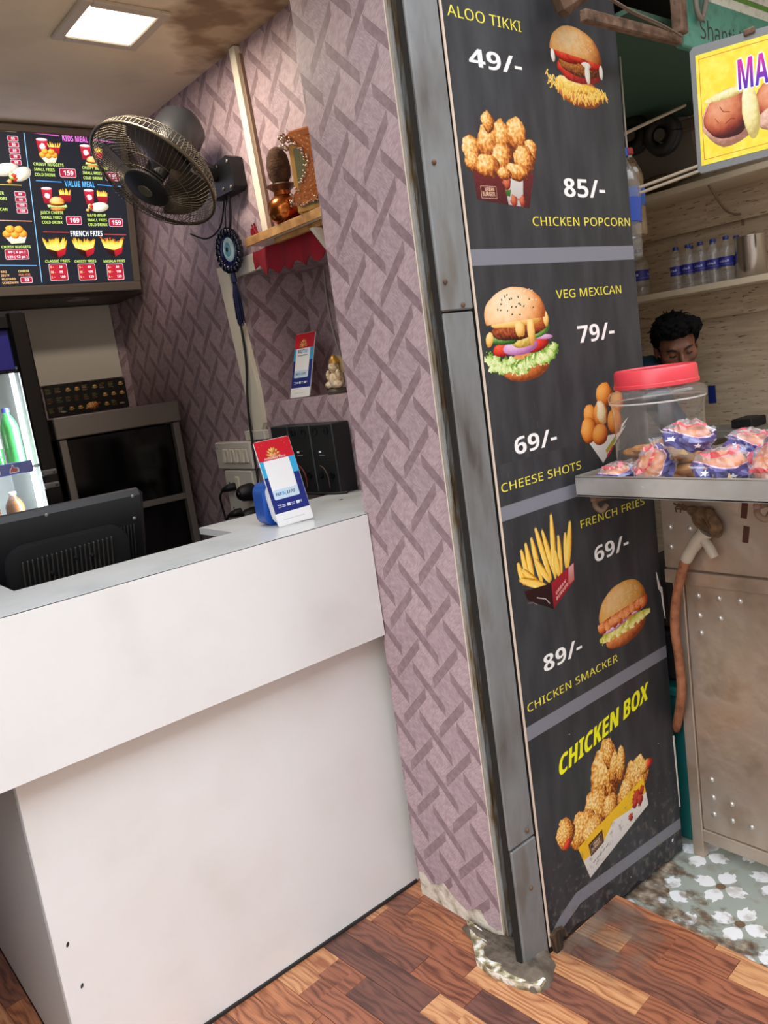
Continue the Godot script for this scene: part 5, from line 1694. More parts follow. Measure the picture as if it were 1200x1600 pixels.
	part(ey, "light_blue_disc", ell(S(), tb * Vector3(-0.0135, 0.002, 0.006), Vector3(0.005, 0.024, 0.014), tb, 20, 12), mat(Color("5a94ac"), 0.15))
	part(ey, "pupil", ell(S(), tb * Vector3(-0.0175, 0.002, 0.006), Vector3(0.003, 0.009, 0.006), tb, 16, 10), M.black_gloss)
	part(ey, "cord", tube(S(), [Vector3(0, 0.07, 0), Vector3(0.012, 0.13, -0.004), Vector3(0.03, 0.2, 0.0)], 0.0028, 6), M.cable)
	var ts := S()
	for k in 22:
		var a := TAU * k / 22.0
		var r := 0.012 * (0.4 + 0.6 * ((k * 7) % 5) / 4.0)
		tube(ts, [Vector3(0, -0.085, 0), Vector3(cos(a) * r, -0.15, sin(a) * r), Vector3(cos(a) * r * 1.1, -0.228 - 0.008 * (k % 4), sin(a) * r * 1.1)], 0.0022, 4)
	cyl(ts, Vector3(0, -0.07, 0), Vector3(0, -0.105, 0), 0.008, 0.010, 12)
	part(ey, "tassel", ts, mat(Color("121a44"), 0.8))

func canvas_cloth() -> StandardMaterial3D:
	ps = 1.0
	canvas(128, 256, Color("a85a1c"))
	po = Vector2(0, 256)
	rng.seed = 14
	for y in 256:
		for x in 128:
			pi_.set_pixel(x, y, Color("9c4f16").lerp(Color("bd6e28"), clampf(pn.get_noise_2d(x * 2.0, y) + 0.5, 0, 1)))
	for i in 14:
		for j in 8:
			var p := Vector2(8 + j * 16 + (i % 2) * 8, 8 + i * 18)
			blob(p, Vector2(2.2, 2.2), 0, [Color("c8a870"), Color("f4e4b8")], 0, 0)
	return mat(Color.WHITE, 0.55, 0.1, tex_of(pi_))

func pay_stand(o: Node3D, tex: Texture2D, b: Basis, at: Vector3) -> void:
	var w := 0.107
	var h := 0.231
	var outline := PackedVector2Array()
	for p in rounded(w, h, 0.006, 3):
		outline.append(p - Vector2(w * 0.5, 0))
	part(o, "plate", prism(S(), outline, 0.003, Transform3D(b, at - b.z * 0.0034)), M.white)
	var m := mat(Color.WHITE, 0.3, 0, tex)
	m.texture_repeat = false
	part(o, "print", sheet(S(), at + b * Vector3(-w * 0.5 + 0.001, h - 0.001, 0.0002), b * Vector3(w - 0.002, 0, 0), b * Vector3(0, -h + 0.002, 0)), m)

func build_niche_things() -> void:
	# payment stand that leans in the niche, facing out of it
	var o := thing("payment_stand", "red and blue payment card stand leaning in the wallpapered niche", "card stand", Vector3(1.60, 1.44, -2.376))
	var lean := Basis(Vector3(0, 0, 1), Vector3(0.316, 0.949, 0).normalized(), Vector3(-0.949, 0.316, 0).normalized())
	lean = Basis(Vector3.UP, 0.1) * lean
	pay_stand(o, tex_of(paint_pay(true)), lean, Vector3(0.0, 0.003, 0))
	solo("niche_wire", tube(S(), smooth_path([Vector3(1.774, 1.87, -2.36), Vector3(1.774, 1.78, -2.365), Vector3(1.776, 1.66, -2.36), Vector3(1.772, 1.56, -2.33)]), 0.004, 6), mat(Color("a89c98"), 0.6), "pale wire running down the back of the niche", "cable")
	# little statue
	var f := thing("small_figurine", "small cream and gold figurine on the niche ledge", "figurine", Vector3(1.60, 1.44, -2.145))
	var cr := bump(triplanar(mat(Color.WHITE, 0.4, 0, tex_of(mottle(128, 128, 0.03, [Color("5a4632"), Color("c9a878"), Color("e8dcc4"), Color("efe6d4")], 33))), 14.0), 0.05, 2.0, 14)
	part(f, "base", lathe(S(), [Vector2(0, 0), Vector2(0.034, 0), Vector2(0.036, 0.01), Vector2(0.03, 0.018), Vector2(0, 0.02)], 20), mat(Color("4a4238"), 0.6))
	var body := S()
	ell(body, Vector3(0, 0.045, 0), Vector3(0.026, 0.03, 0.028))
	ell(body, Vector3(-0.012, 0.032, 0.02), Vector3(0.02, 0.013, 0.016))
	ell(body, Vector3(-0.012, 0.032, -0.02), Vector3(0.02, 0.013, 0.016))
	ell(body, Vector3(-0.01, 0.062, 0.026), Vector3(0.01, 0.018, 0.01))
	ell(body, Vector3(-0.01, 0.062, -0.026), Vector3(0.01, 0.018, 0.01))
	ell(body, Vector3(-0.004, 0.088, 0), Vector3(0.018, 0.021, 0.018))
	part(f, "body", body, cr)
	part(f, "crown", lathe(S(), [Vector2(0.019, 0.1), Vector2(0.016, 0.112), Vector2(0.008, 0.124), Vector2(0, 0.13)], 16), mat(Color("b98a3a"), 0.35, 0.5))
	part(f, "halo", lathe(S(), [Vector2(0, -0.002), Vector2(0.034, -0.002), Vector2(0.034, 0.002), Vector2(0, 0.002)], 24, Transform3D(Basis(Vector3.BACK, PI / 2), Vector3(0.016, 0.09, 0))), mat(Color("c9b48a"), 0.4, 0.3))
	var c := thing("folded_card", "white and dark blue folded card beside the figurine", "card", Vector3(1.615, 1.44, -2.045))
	part(c, "lower_half", box(S(), Vector3(0, 0.026, 0), Vector3(0.006, 0.052, 0.09), 0.001), M.white)
	part(c, "upper_half", box(S(), Vector3(0.002, 0.074, 0), Vector3(0.005, 0.044, 0.09), 0.001), M.navy)

func build_switches() -> void:
	var o := thing("switch_board", "cream switch board with a row of rocker switches on the wallpaper", "switch board", Vector3(XS, 1.255, -2.73))
	var plate := part(o, "plate", box(S(), Vector3(-0.018, 0, 0), Vector3(0.034, 0.105, 0.27), 0.005), M.offwhite)
	part(plate, "switch_well", box(S(), Vector3(-0.0355, 0, 0.02), Vector3(0.002, 0.062, 0.20), 0.0008), mat(Color("c6bdae"), 0.5))
	for k in 8:
		part(plate, "rocker", box(S(), Vector3(-0.039, 0, -0.062 + k * 0.024), Vector3(0.008, 0.054, 0.021), 0.003, Basis(Vector3.BACK, 0.09 if k % 2 else -0.09)), M.cream)
	part(plate, "screw", ell(S(), Vector3(-0.0358, 0.03, -0.115), Vector3(0.002, 0.004, 0.004), Basis(), 10, 6), M.steel_dark)
	solo("cable_cover", bx(XS - 0.022, XS, 1.31, 1.345, -2.64, -2.50, 0.003), M.offwhite, "small cream cable cover above the switch board", "cable cover")
	var s := thing("socket_board", "cream socket board with two round holes and black plugs", "socket board", Vector3(XS, 1.09, -2.72))
	var plate2 := part(s, "plate", box(S(), Vector3(-0.018, 0, 0), Vector3(0.034, 0.215, 0.21), 0.005), M.offwhite)
	part(plate2, "rocker", box(S(), Vector3(-0.038, 0.055, -0.005), Vector3(0.008, 0.06, 0.026), 0.003), M.cream)
	for y in [0.045, -0.055]:
		for q in [[0.014, -0.055], [0.0, -0.065], [0.0, -0.045]]:
			part(plate2, "socket_hole", ell(S(), Vector3(-0.0352, y + q[0], q[1] - 0.02), Vector3(0.001, 0.004, 0.004), Basis(), 8, 5), M.void)
	var at := [Vector3(1.495, 1.135, -2.76), Vector3(1.495, 1.035, -2.745), Vector3(1.495, 1.12, -2.63), Vector3(1.495, 1.03, -2.625)]
	for k in 4:
		var lab: String = ["black angled plug in the upper socket with a cable", "black angled plug in the lower socket with a cable", "large black adapter high on the socket board", "large black adapter low on the socket board behind the stand"][k]
		var p := thing("plug", lab, "plug", at[k], "plugs in the socket board")
		if k < 2:
			part(p, "body", tube(S(), [Vector3(0, 0, 0), Vector3(-0.022, 0.0, 0), Vector3(-0.034, -0.004, -0.012), Vector3(-0.036, -0.01, -0.035)], 0.013, 12, [0.016, 0.016, 0.012, 0.007]), M.cable)
			part(p, "lead", tube(S(), smooth_path([Vector3(-0.036, -0.01, -0.035), Vector3(-0.03, -0.04, -0.075), Vector3(-0.02, -0.11, -0.085), Vector3(-0.02, -0.2, -0.06)]), 0.0045, 7), M.cable)
		else:
			part(p, "body", lathe(S(), [Vector2(0, 0), Vector2(0.032, 0), Vector2(0.034, 0.012), Vector2(0.03, 0.045), Vector2(0.02, 0.06), Vector2(0, 0.062)], 20, Transform3D(Basis(Vector3.BACK, PI / 2), Vector3.ZERO)), M.cable)
			part(p, "pins_face", cyl(S(), Vector3(-0.06, 0, 0), Vector3(-0.066, 0, 0), 0.012, 0.010, 12), M.black_gloss)
	solo("floor_lead", tube(S(), smooth_path([Vector3(1.46, 1.0, -2.80), Vector3(1.44, 0.985, -2.74), Vector3(1.42, 0.985, -2.62), Vector3(1.42, 1.0, -2.5)]), 0.004, 7), M.cable, "black cable running level behind the blue speaker", "cable")

func build_counter_things() -> void:
	# payment stand on the counter with its blue speaker
	var o := thing("payment_stand", "red and blue payment card stand with blue speaker on the counter", "card stand", Vector3(1.122, YT, -1.771))
	var yax := Vector3(-0.012, 0.97, -0.243).normalized()
	var xax := Vector3(0.997, 0, 0.084).normalized()
	xax = (xax - yax * xax.dot(yax)).normalized()
	var b := Basis(xax, yax, xax.cross(yax))
	pay_stand(o, tex_of(paint_pay(false)), b, Vector3(0, 0.001, 0))
	var sp := PackedVector2Array()
	for p in rounded(0.098, 0.115, 0.028, 6):
		sp.append(p - Vector2(0.049, 0))
	part(o, "speaker_body", prism(S(), sp, 0.052, Transform3D(Basis(xax, Vector3.UP, xax.cross(Vector3.UP)), Vector3(-0.012, 0.001, -0.094))), M.blue)
	part(o, "speaker_rim", prism(S(), sp, 0.012, Transform3D(Basis(xax, yax, xax.cross(yax)), Vector3(-0.004, 0.002, -0.022))), M.white)
	# batteries against the wall
	var names := ["plain dark battery case at the inner end of the row", "black sealed battery in the middle of the row of three", "black sealed battery nearest the pillar, with a loose wire"]
	var zs := [[-2.372, -2.268], [-2.264, -2.140], [-2.136, -2.018]]
	for k in 3:
		var z0: float = zs[k][0]
		var z1: float = zs[k][1]
		var bt := thing("battery", names[k], "battery", Vector3(1.492, YT, (z0 + z1) * 0.5), "batteries on the counter")
		var w := z1 - z0
		var case_o := part(bt, "case", box(S(), Vector3(0, 0.112, 0), Vector3(0.07, 0.222, w), 0.003), mat(Color("1e1d20"), 0.55) if k == 0 else M.black_plastic)
		if k > 0:
			for p in [[0.03, 0.2], [-0.03, 0.2], [0.03, 0.06], [-0.03, 0.06]]:
				part(case_o, "boss", lathe(S(), [Vector2(0.012, 0), Vector2(0.012, 0.004), Vector2(0.008, 0.0045), Vector2(0.008, 0.002), Vector2(0, 0.002)], 14, Transform3D(Basis(Vector3.BACK, PI / 2), Vector3(-0.035, p[1], p[0]))), M.black_gloss)
			part(case_o, "pale_mark", box(S(), Vector3(-0.0355, 0.135, -0.02), Vector3(0.001, 0.006, 0.012)), M.white)
			part(case_o, "pale_mark", box(S(), Vector3(-0.0355, 0.124, -0.012), Vector3(0.001, 0.003, 0.03)), mat(Color("77777a"), 0.5))
			part(bt, "wire", tube(S(), smooth_path([Vector3(-0.037, 0.09, -0.03), Vector3(-0.046, 0.085, 0.0), Vector3(-0.046, 0.06, 0.018), Vector3(-0.04, 0.02, 0.012)]), 0.0022, 6), mat(Color("7a2c24") if k == 1 else Color("4a3a30"), 0.6))
		part(case_o, "lid_seam", box(S(), Vector3(-0.0351, 0.108, 0), Vector3(0.001, 0.002, w - 0.006)), M.void)
	var cb := solo("battery_lead", tube(S(), smooth_path([Vector3(1.45, YT + 0.004, -2.36), Vector3(1.43, YT + 0.004, -2.2), Vector3(1.44, YT + 0.004, -2.06), Vector3(1.47, YT + 0.004, -2.0)]), 0.004, 6), M.cable, "black cable lying along the foot of the batteries", "cable")

# ---------------------------------------------------------------- the snack stall beside it
func build_stall() -> void:
	var xw := 3.10
	struct("wall_stall", bx(xw, xw + 0.1, -0.12, 2.68, -2.3, 0.3), M.board, "pale board back wall of the snack stall with dark flecks")
	struct("wall_stall_end", bx(1.94, xw, -0.12, 2.9, -2.3, -2.22), M.board, "end wall of the snack stall behind the price board")
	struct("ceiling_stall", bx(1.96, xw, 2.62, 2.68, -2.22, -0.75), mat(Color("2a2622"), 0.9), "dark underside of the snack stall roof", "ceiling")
	build_stall_roof(xw)
	build_stall_shelves(xw)
	build_cart()
	build_tray()
	build_signs()
	build_hanging_bottles()
	build_vendor()

func build_stall_roof(xw: float) -> void:
	# rusty frame with a green board along the front of the roof
	solo("roof_beam", box(S(), Vector3(1.895, 2.214, -1.15), Vector3(0.41, 0.026, 0.02), 0.003, Basis(Vector3.BACK, 0.01)), M.rust, "rusty horizontal roof beam at the top corner of the price board", "beam")
	solo("roof_post", box(S(), Vector3(2.108, 2.43, -1.15), Vector3(0.032, 0.40, 0.03), 0.003), M.rust, "short rusty upright of the stall roof beside the green board", "post")
	solo("roof_bar", box(S(), Vector3(1.70, 2.275, -1.18), Vector3(0.13, 0.07, 0.05), 0.016, Basis(Vector3.BACK, 0.5)), M.rust, "rough rusted bar end lying over the top of the price board", "beam")
	solo("roof_strip", tube(S(), [Vector3(1.74, 2.268, -1.14), Vector3(1.86, 2.245, -1.14), Vector3(2.05, 2.226, -1.14)], 0.004, 6), mat(Color("7a6858"), 0.8), "thin bent metal strip lying along the rusty roof beam", "strip")
	solo("roof_wire", tube(S(), smooth_path([Vector3(1.72, 2.262, -1.13), Vector3(1.85, 2.232, -1.12), Vector3(1.97, 2.226, -1.125), Vector3(2.08, 2.214, -1.13)]), 0.0025, 5), mat(Color("6a5a4a"), 0.8), "thin wire lying below the metal strip on the roof beam", "wire")
	solo("green_awning_board", yprism(S(), [Vector2(1.96, -1.2), Vector2(2.5, -1.2), Vector2(xw, -1.62), Vector2(xw, -2.0), Vector2(1.96, -1.9)], 2.28, 0.012), mat(Color("3e5a48"), 0.7), "dark green board under the stall roof behind the beam", "board")
	solo("roof_joist", box(S(), Vector3(xw - 0.05, 2.42, -1.4), Vector3(0.05, 0.07, 1.6)), mat(Color("4a4038"), 0.8), "dark joist along the back wall under the stall roof", "joist")
	solo("ceiling_batten", box(S(), Vector3(2.9, 2.20, -1.62), Vector3(0.03, 0.04, 0.9), 0.004), mat(Color("5e4c3c"), 0.8), "brown batten crossing below the green roof board", "batten")
	solo("roof_gap_shade", bx(1.945, 2.75, 2.30, 2.615, -1.80, -1.78), M.void, "black sheet standing in for the shade of the open roof space above the rusty beam", "board")  # black colour stands in for the darkness inside the roof opening
	# two dark wheels of cable stored under the roof
	for k in 2:
		var o := thing("cable_coil", ["dark coil of cable nearest the price board under the roof", "second dark cable coil hanging under the stall roof"][k], "cable coil", [Vector3(2.86, 2.22, -1.77), Vector3(2.84, 2.18, -1.64)][k], "cable coils under the roof")
		var xf := Transform3D(Basis(Vector3(0, 0, 1), Vector3(-1, 0, 0.2).normalized(), Vector3(0, 1, 0)).orthonormalized(), Vector3.ZERO)
		part(o, "ring", tube(S(), circle(0.05, 0.0, xf, 28), 0.022, 10), M.black_soft)
		part(o, "ring", tube(S(), circle(0.048, 0.02, xf, 28), 0.018, 10), mat(Color("24201c"), 0.7))
		part(o, "core", cyl(S(), xf * Vector3(0, -0.02, 0), xf * Vector3(0, 0.03, 0), 0.022, 0.022, 16), mat(Color("5a5048"), 0.7))
	# rods and strings that cross the opening
	var rod := mat(Color("a89884"), 0.6)
	solo("bamboo_rod", tube(S(), [Vector3(2.16, 2.055, -1.40), Vector3(2.60, 2.19, -1.42)], 0.005, 8), rod, "short pale rod slanting up under the green board", "rod")
	solo("long_rod", tube(S(), [Vector3(2.15, 1.90, -1.33), Vector3(2.55, 2.0, -1.15)], 0.0045, 8), rod, "upper of two thin pale rods beside the hanging bottle", "rod")
	solo("long_rod", tube(S(), [Vector3(2.15, 1.885, -1.33), Vector3(2.55, 1.985, -1.15)], 0.0045, 8), rod, "lower of two thin pale rods beside the hanging bottle", "rod")
	# stacked boards above the shelves
	solo("leaning_board", xprism(S(), [Vector2(-1.93, 2.33), Vector2(-1.66, 2.27), Vector2(-1.63, 2.05), Vector2(-1.90, 2.06)], xw - 0.03, 0.012), mat(Color("8a8074"), 0.8), "grey board leaning on the wall above the upper shelf", "board")
	solo("slat", box(S(), Vector3(xw - 0.06, 2.335, -1.79), Vector3(0.02, 0.02, 0.28), 0.002, Basis(Vector3.RIGHT, -0.2)), mat(Color("6a6058"), 0.8), "upper grey slat over the leaning board", "slat")
	solo("slat", box(S(), Vector3(xw - 0.06, 2.295, -1.80), Vector3(0.02, 0.012, 0.26), 0.002, Basis(Vector3.RIGHT, -0.2)), mat(Color("3a342e"), 0.8), "lower dark slat over the leaning board", "slat")
	solo("scrap_bag", ell(S(), Vector3(2.96, 2.045, -1.74), Vector3(0.06, 0.03, 0.08)), bump(mat(Color("6a5638"), 0.6), 0.05, 3.0, 17), "crumpled brown bag lying on the upper stall shelf", "bag")

func build_stall_shelves(xw: float) -> void:
	var lower := thing("stall_shelf", "lower pale stall shelf that carries water bottles and a steel pot", "shelf", Vector3(2.97, 1.625, -1.5))
	part(lower, "board", box(S(), Vector3(0, 0, 0), Vector3(0.25, 0.022, 1.40), 0.002), M.board_edge)
	part(lower, "back_rail", box(S(), Vector3(0.11, -0.06, 0), Vector3(0.02, 0.10, 1.40)), M.board)
	var upper := thing("stall_shelf", "upper pale stall shelf on a wire bracket above the bottles", "shelf", Vector3(2.97, 1.985, -1.62))
	part(upper, "board", box(S(), Vector3(0, 0, 0), Vector3(0.25, 0.022, 1.05), 0.002), M.board_edge)
	part(upper, "back_rail", box(S(), Vector3(0.11, -0.07, 0), Vector3(0.02, 0.12, 1.05)), M.board)
	var br := tube(S(), smooth_path([Vector3(-0.10, -0.012, 0.12), Vector3(0.0, -0.10, 0.13), Vector3(0.115, -0.11, 0.13)]), 0.004, 6)
	tube(br, [Vector3(0.115, -0.012, 0.13), Vector3(0.115, -0.15, 0.13)], 0.005, 6)
	part(upper, "wire_bracket", br, mat(Color("7c6a58"), 0.6, 0.4))
	var up := thing("perforated_upright", "pale upright with a row of holes at the right end of the shelves", "upright", Vector3(2.86, 1.84, -1.245))
	var bar := part(up, "bar", box(S(), Vector3.ZERO, Vector3(0.03, 0.30, 0.05), 0.002), M.board_edge)
	for k in 4:
		part(bar, "hole", ell(S(), Vector3(-0.0152, -0.11 + k * 0.07, -0.012), Vector3(0.001, 0.004, 0.004), Basis(), 8, 5), M.void)
	# water bottles
	ps = 1.0
	canvas(256, 64, Color("2a2c86"))
	po = Vector2(0, 64)
	for k in 2:
		letters("Railneer", Vector2(14 + k * 128, 26), 16, Color("c9cbe4"), 88)
	stroke([Vector2(0, 14), Vector2(256, 14)], 3, Color("6a70b4"))
	var lab := mat(Color.WHITE, 0.4, 0, tex_of(pi_))
	var cap := mat(Color("26347c"), 0.4)
	var names := ["clear water bottle half hidden behind the price board edge", "clear water bottle second from the price board", "clear water bottle at the left end of the front row", "clear water bottle second in the front row", "clear water bottle third in the front row", "clear water bottle fourth in the front row", "clear water bottle touching the steel pot in the front row", "clear water bottle behind the left end of the front row", "clear water bottle behind the middle of the front row", "clear water bottle behind the steel pot's left side"]
	var at := [[2.93, -1.905], [2.92, -1.83], [2.92, -1.672], [2.92, -1.622], [2.92, -1.573], [2.92, -1.524], [2.925, -1.478], [2.985, -1.648], [2.985, -1.56], [2.985, -1.469]]
	var b0: Node3D = null
	for k in at.size():
		var p := Vector3(at[k][0], 1.6362, at[k][1])
		if b0 == null:
			b0 = make_bottle("water_bottle", names[k], p, 0.0246, 0.158, M.clear, lab, cap, null, "water bottles on the stall shelf")
		else:
			copy_of(b0, p, names[k])
	for c in get_children():
		if String(c.name).begins_with("water_bottle"):
			c.rotation.y = 2.6 + c.position.z
			if String(c.name) in ["water_bottle", "water_bottle_001"]:
				c.scale = Vector3(1.4, 1.15, 1.4)
	var pot := thing("steel_pot", "shiny cylindrical steel pot at the right of the bottles", "pot", Vector3(2.945, 1.6365, -1.40))
	part(pot, "body", lathe(S(), [Vector2(0, 0), Vector2(0.05, 0), Vector2(0.052, 0.004), Vector2(0.052, 0.138), Vector2(0.054, 0.142), Vector2(0.05, 0.142), Vector2(0.048, 0.01), Vector2(0, 0.008)], 40), mat(Color("b9b2aa"), 0.18, 0.95))
	part(pot, "rim", tube(S(), circle(0.0535, 0.141, Transform3D(), 36), 0.0018, 6), mat(Color("d0cac2"), 0.2, 0.95))
	# ledge behind the vendor
	solo("back_ledge", bx(2.92, xw, 1.06, 1.09, -2.2, 0.4, 0.003), mat(Color("8d867c"), 0.5), "grey ledge along the stall wall behind the bun packets", "ledge")
	solo("wall_card", box(S(), Vector3(xw - 0.004, 1.215, -1.66), Vector3(0.004, 0.07, 0.03), 0.0), M.navy, "small dark blue card on the stall wall behind the jar", "card")
	solo("black_box", bx(2.96, 3.08, 1.0915, 1.125, -1.52, -1.44, 0.004), M.black_soft, "small black box on the grey ledge behind the packets", "box")

func build_cart() -> void:
	var o := thing("steel_cart", "steel snack cart with embossed rivet panels standing on the flowered tiles", "cart", Vector3(1.96, -0.05, -0.7))
	var x := 0.0
	var z := func(v: float) -> float: return v + 0.7
	var y := func(v: float) -> float: return v + 0.05
	var up := part(o, "upper_panel", bx(0.0, 0.02, y.call(0.843), y.call(1.125), z.call(-1.224), z.call(-0.25), 0.002), M.steel)
	part(o, "upper_panel_end", bx(0.02, 0.5, y.call(0.80), y.call(1.125), z.call(-1.224), z.call(-1.20), 0.002), M.steel)
	part(o, "middle_rail", bx(-0.006, 0.02, y.call(0.800), y.call(0.839), z.call(-1.224), z.call(-0.25), 0.002), M.steel)
	part(o, "corner_post", bx(0.0, 0.03, 0.0, y.call(0.80), z.call(-1.206), z.call(-1.172), 0.002), M.steel)
	part(o, "bottom_rail", bx(0.0, 0.03, y.call(0.005), y.call(0.045), z.call(-1.172), z.call(-0.25), 0.002), M.steel)
	var lp := part(o, "lower_panel", bx(0.006, 0.018, y.call(0.047), y.call(0.799), z.call(-1.170), z.call(-0.25), 0.001), M.steel)
	part(o, "lower_end", bx(0.03, 0.5, y.call(0.02), y.call(0.8), z.call(-1.195), z.call(-1.18), 0.001), M.steel_dark)
	part(o, "cart_top", bx(0.0, 0.52, y.call(1.126), y.call(1.14), z.call(-1.21), z.call(-0.25), 0.002), M.steel)
	for e in [[0.46, -1.19], [0.46, -0.28], [0.0, -0.28]]:
		part(o, "leg", bx(e[0], e[0] + 0.03, 0.0, y.call(0.80), z.call(e[1] - 0.015), z.call(e[1] + 0.015), 0.002), M.steel)
	var riv := ell(S(), Vector3.ZERO, Vector3(0.005, 0.0085, 0.0085), Basis(), 14, 8)
	riv.generate_normals()
	var rm := riv.commit()
	for p in [[0.961, -1.199, 0], [0.905, -1.201, 0], [0.961, -1.14, 0], [0.905, -1.14, 0], [0.769, -1.133, 1], [0.769, -1.074, 1], [0.769, -1.016, 1], [0.712, -1.134, 1], [0.712, -1.074, 1], [0.661, -1.133, 1], [0.215, -1.134, 1], [0.159, -1.133, 1], [0.157, -1.078, 1], [0.105, -1.134, 1], [0.105, -1.079, 1], [0.105, -1.024, 1]]:
		part(up if p[2] == 0 else lp, "rivet", rm, M.steel_bright, Vector3(0.0 if p[2] == 0 else 0.006, y.call(p[0]), z.call(p[1])))
	for p in [[1.02, -0.985], [0.955, -0.985]]:
		part(up, "red_scrap", box(S(), Vector3(-0.001, y.call(p[0]), z.call(p[1])), Vector3(0.001, 0.045, 0.016), 0.0, Basis(Vector3.RIGHT, 0.15)), mat(Color("4e2a20"), 0.9))
	# tap wrapped in tape with its hose
	var t := thing("taped_tap", "tap on the steel cart wrapped in grimy cloth and tape", "tap", Vector3(1.955, 0.985, -1.075))
	var rag := bump(triplanar(mat(Color.WHITE, 0.95, 0, tex_of(mottle(128, 128, 0.03, [Color("3e2c1e"), Color("6a5038"), Color("8a6c4c")], 41))), 9.0), 0.05, 5.0, 18)
	var lump := S()
	ell(lump, Vector3(-0.02, 0.012, -0.005), Vector3(0.032, 0.030, 0.036), Basis(Vector3.RIGHT, 0.6), 20, 12)
	ell(lump, Vector3(-0.025, -0.004, 0.022), Vector3(0.024, 0.034, 0.018), Basis(Vector3.RIGHT, -0.3), 16, 10)
	ell(lump, Vector3(-0.02, 0.028, -0.03), Vector3(0.02, 0.014, 0.026), Basis(Vector3.RIGHT, 0.5), 16, 10)
	part(t, "cloth_wrap", lump, rag)
	var twist := S()
	for k in 9:
		tube(twist, smooth_path([Vector3(-0.02, 0.03, -0.03), Vector3(-0.03, 0.038 + 0.006 * (k % 3), -0.05 - 0.004 * k), Vector3(-0.02, 0.05 - 0.008 * (k % 4), -0.065 - 0.003 * k)], 3), 0.0022, 4)
	for k in 7:
		tube(twist, circle(0.033 - 0.002 * (k % 3), -0.006 + 0.004 * k, Transform3D(Basis(Vector3.RIGHT, 0.6 + 0.1 * k), Vector3(-0.02, 0.005, 0.0)), 18), 0.002, 4)
	part(t, "frayed_threads", twist, mat(Color("5c452f"), 0.95))
	var tape := mat(Color("b7aa98"), 0.5)
	part(t, "taped_joint", tube(S(), smooth_path([Vector3(-0.03, -0.02, 0.0), Vector3(-0.034, -0.05, -0.025), Vector3(-0.036, -0.085, -0.05), Vector3(-0.036, -0.105, -0.06)]), 0.016, 14, [0.022, 0.021, 0.02, 0.02, 0.02, 0.019, 0.019, 0.018, 0.017, 0.0165, 0.016, 0.016, 0.017, 0.016, 0.017, 0.016, 0.016, 0.015, 0.014]), tape)
	part(t, "taped_handle", tube(S(), smooth_path([Vector3(-0.034, -0.035, -0.012), Vector3(-0.04, -0.055, 0.01), Vector3(-0.04, -0.085, 0.024)]), 0.013, 12), tape)
	var hose := smooth_path([Vector3(1.918, 0.884, -1.135), Vector3(1.915, 0.817, -1.157), Vector3(1.915, 0.746, -1.174), Vector3(1.915, 0.675, -1.181), Vector3(1.918, 0.605, -1.178), Vector3(1.92, 0.51, -1.178), Vector3(1.93, 0.434, -1.195), Vector3(1.952, 0.37, -1.221), Vector3(1.985, 0.335, -1.245)])
	solo("rubber_hose", tube(S(), hose, 0.0125, 14), bump(triplanar(mat(Color.WHITE, 0.75, 0, tex_of(mottle(128, 128, 0.03, [Color("54301e"), Color("8a5436"), Color("9c6242"), Color("a87050")], 42))), 6.0), 0.06, 2.0, 19), "brown rubber hose hanging from the tap behind the price board", "hose")
	# what shows in the gap behind the price board
	var tb := thing("teal_crate", "teal plastic crate in the gap between price board and cart", "crate", Vector3(2.14, -0.05, -1.34))
	part(tb, "body", box(S(), Vector3(0, 0.24, 0), Vector3(0.26, 0.48, 0.22), 0.012), mat(Color("0e5c58"), 0.5))
	part(tb, "rim", box(S(), Vector3(0, 0.49, 0), Vector3(0.28, 0.03, 0.24), 0.008), mat(Color("12706a"), 0.5))
	solo("dark_crate", bx(2.02, 2.36, 0.47, 0.62, -1.46, -1.24, 0.01), M.black_soft, "dark crate stacked on the teal crate behind the price board", "crate")
	solo("dark_crate", bx(2.02, 2.36, 0.635, 0.78, -1.46, -1.25, 0.01), mat(Color("2c221c"), 0.8), "brown-black crate topmost of the stack behind the board", "crate")
	var smear := ImageTexture.create_from_image(paint_smear())
	var sm := mat(Color.WHITE, 0.9, 0, smear)
	sm.transparency = BaseMaterial3D.TRANSPARENCY_ALPHA
	sm.texture_repeat = false
	var s := solo("dried_mud", sheet(S(), Vector3(1.60, -0.0485, -1.25), Vector3(0.34, 0, 0), Vector3(0, 0, 0.44)), sm, "dried brown mud smeared over the tiles at the floor joint", "mud")
	s.set_meta("kind", "stuff")
	var dm := mat(Color(1, 1, 1, 0.7), 0.95, 0, tex_of(paint_dust()))
	dm.transparency = BaseMaterial3D.TRANSPARENCY_ALPHA
	dm.texture_repeat = false
	var s2 := solo("floor_dust", sheet(S(), Vector3(1.605, 0.0006, -1.233), Vector3(0, 0, 0.26), Vector3(-0.29, 0, 0)), dm, "grey dust trodden over the wooden boards at the foot of the price board", "dust")
	s2.set_meta("kind", "stuff")

func paint_smear() -> Image:
	var im := Image.create(256, 256, false, Image.FORMAT_RGBA8)
	var a := noise(0.02, 55, 5)
	for y in 256:
		for x in 256:
			var u := x / 255.0
			var v := y / 255.0
			var d := maxf(u * 1.5 - 0.25 + v * 0.3, 0.0)
			d = minf(d, maxf(0.0, (v - 0.06) * 5.0) * 0.5 + u * 0.35)
			var n := a.get_noise_2d(x, y)
			var al := clampf((0.55 - d + n * 0.9) * 2.2, 0, 0.88) * clampf((1.0 - v) * 8.0, 0, 1) * clampf((1.0 - u) * 6.0, 0, 1)
			im.set_pixel(x, y, Color(ramp([Color("5c4a3c"), Color("7a6754"), Color("9c8c78"), Color("c2b49e")], a.get_noise_2d(x * 2.0 + 300, y * 2.0) * 0.9 + 0.45), al))
	return im

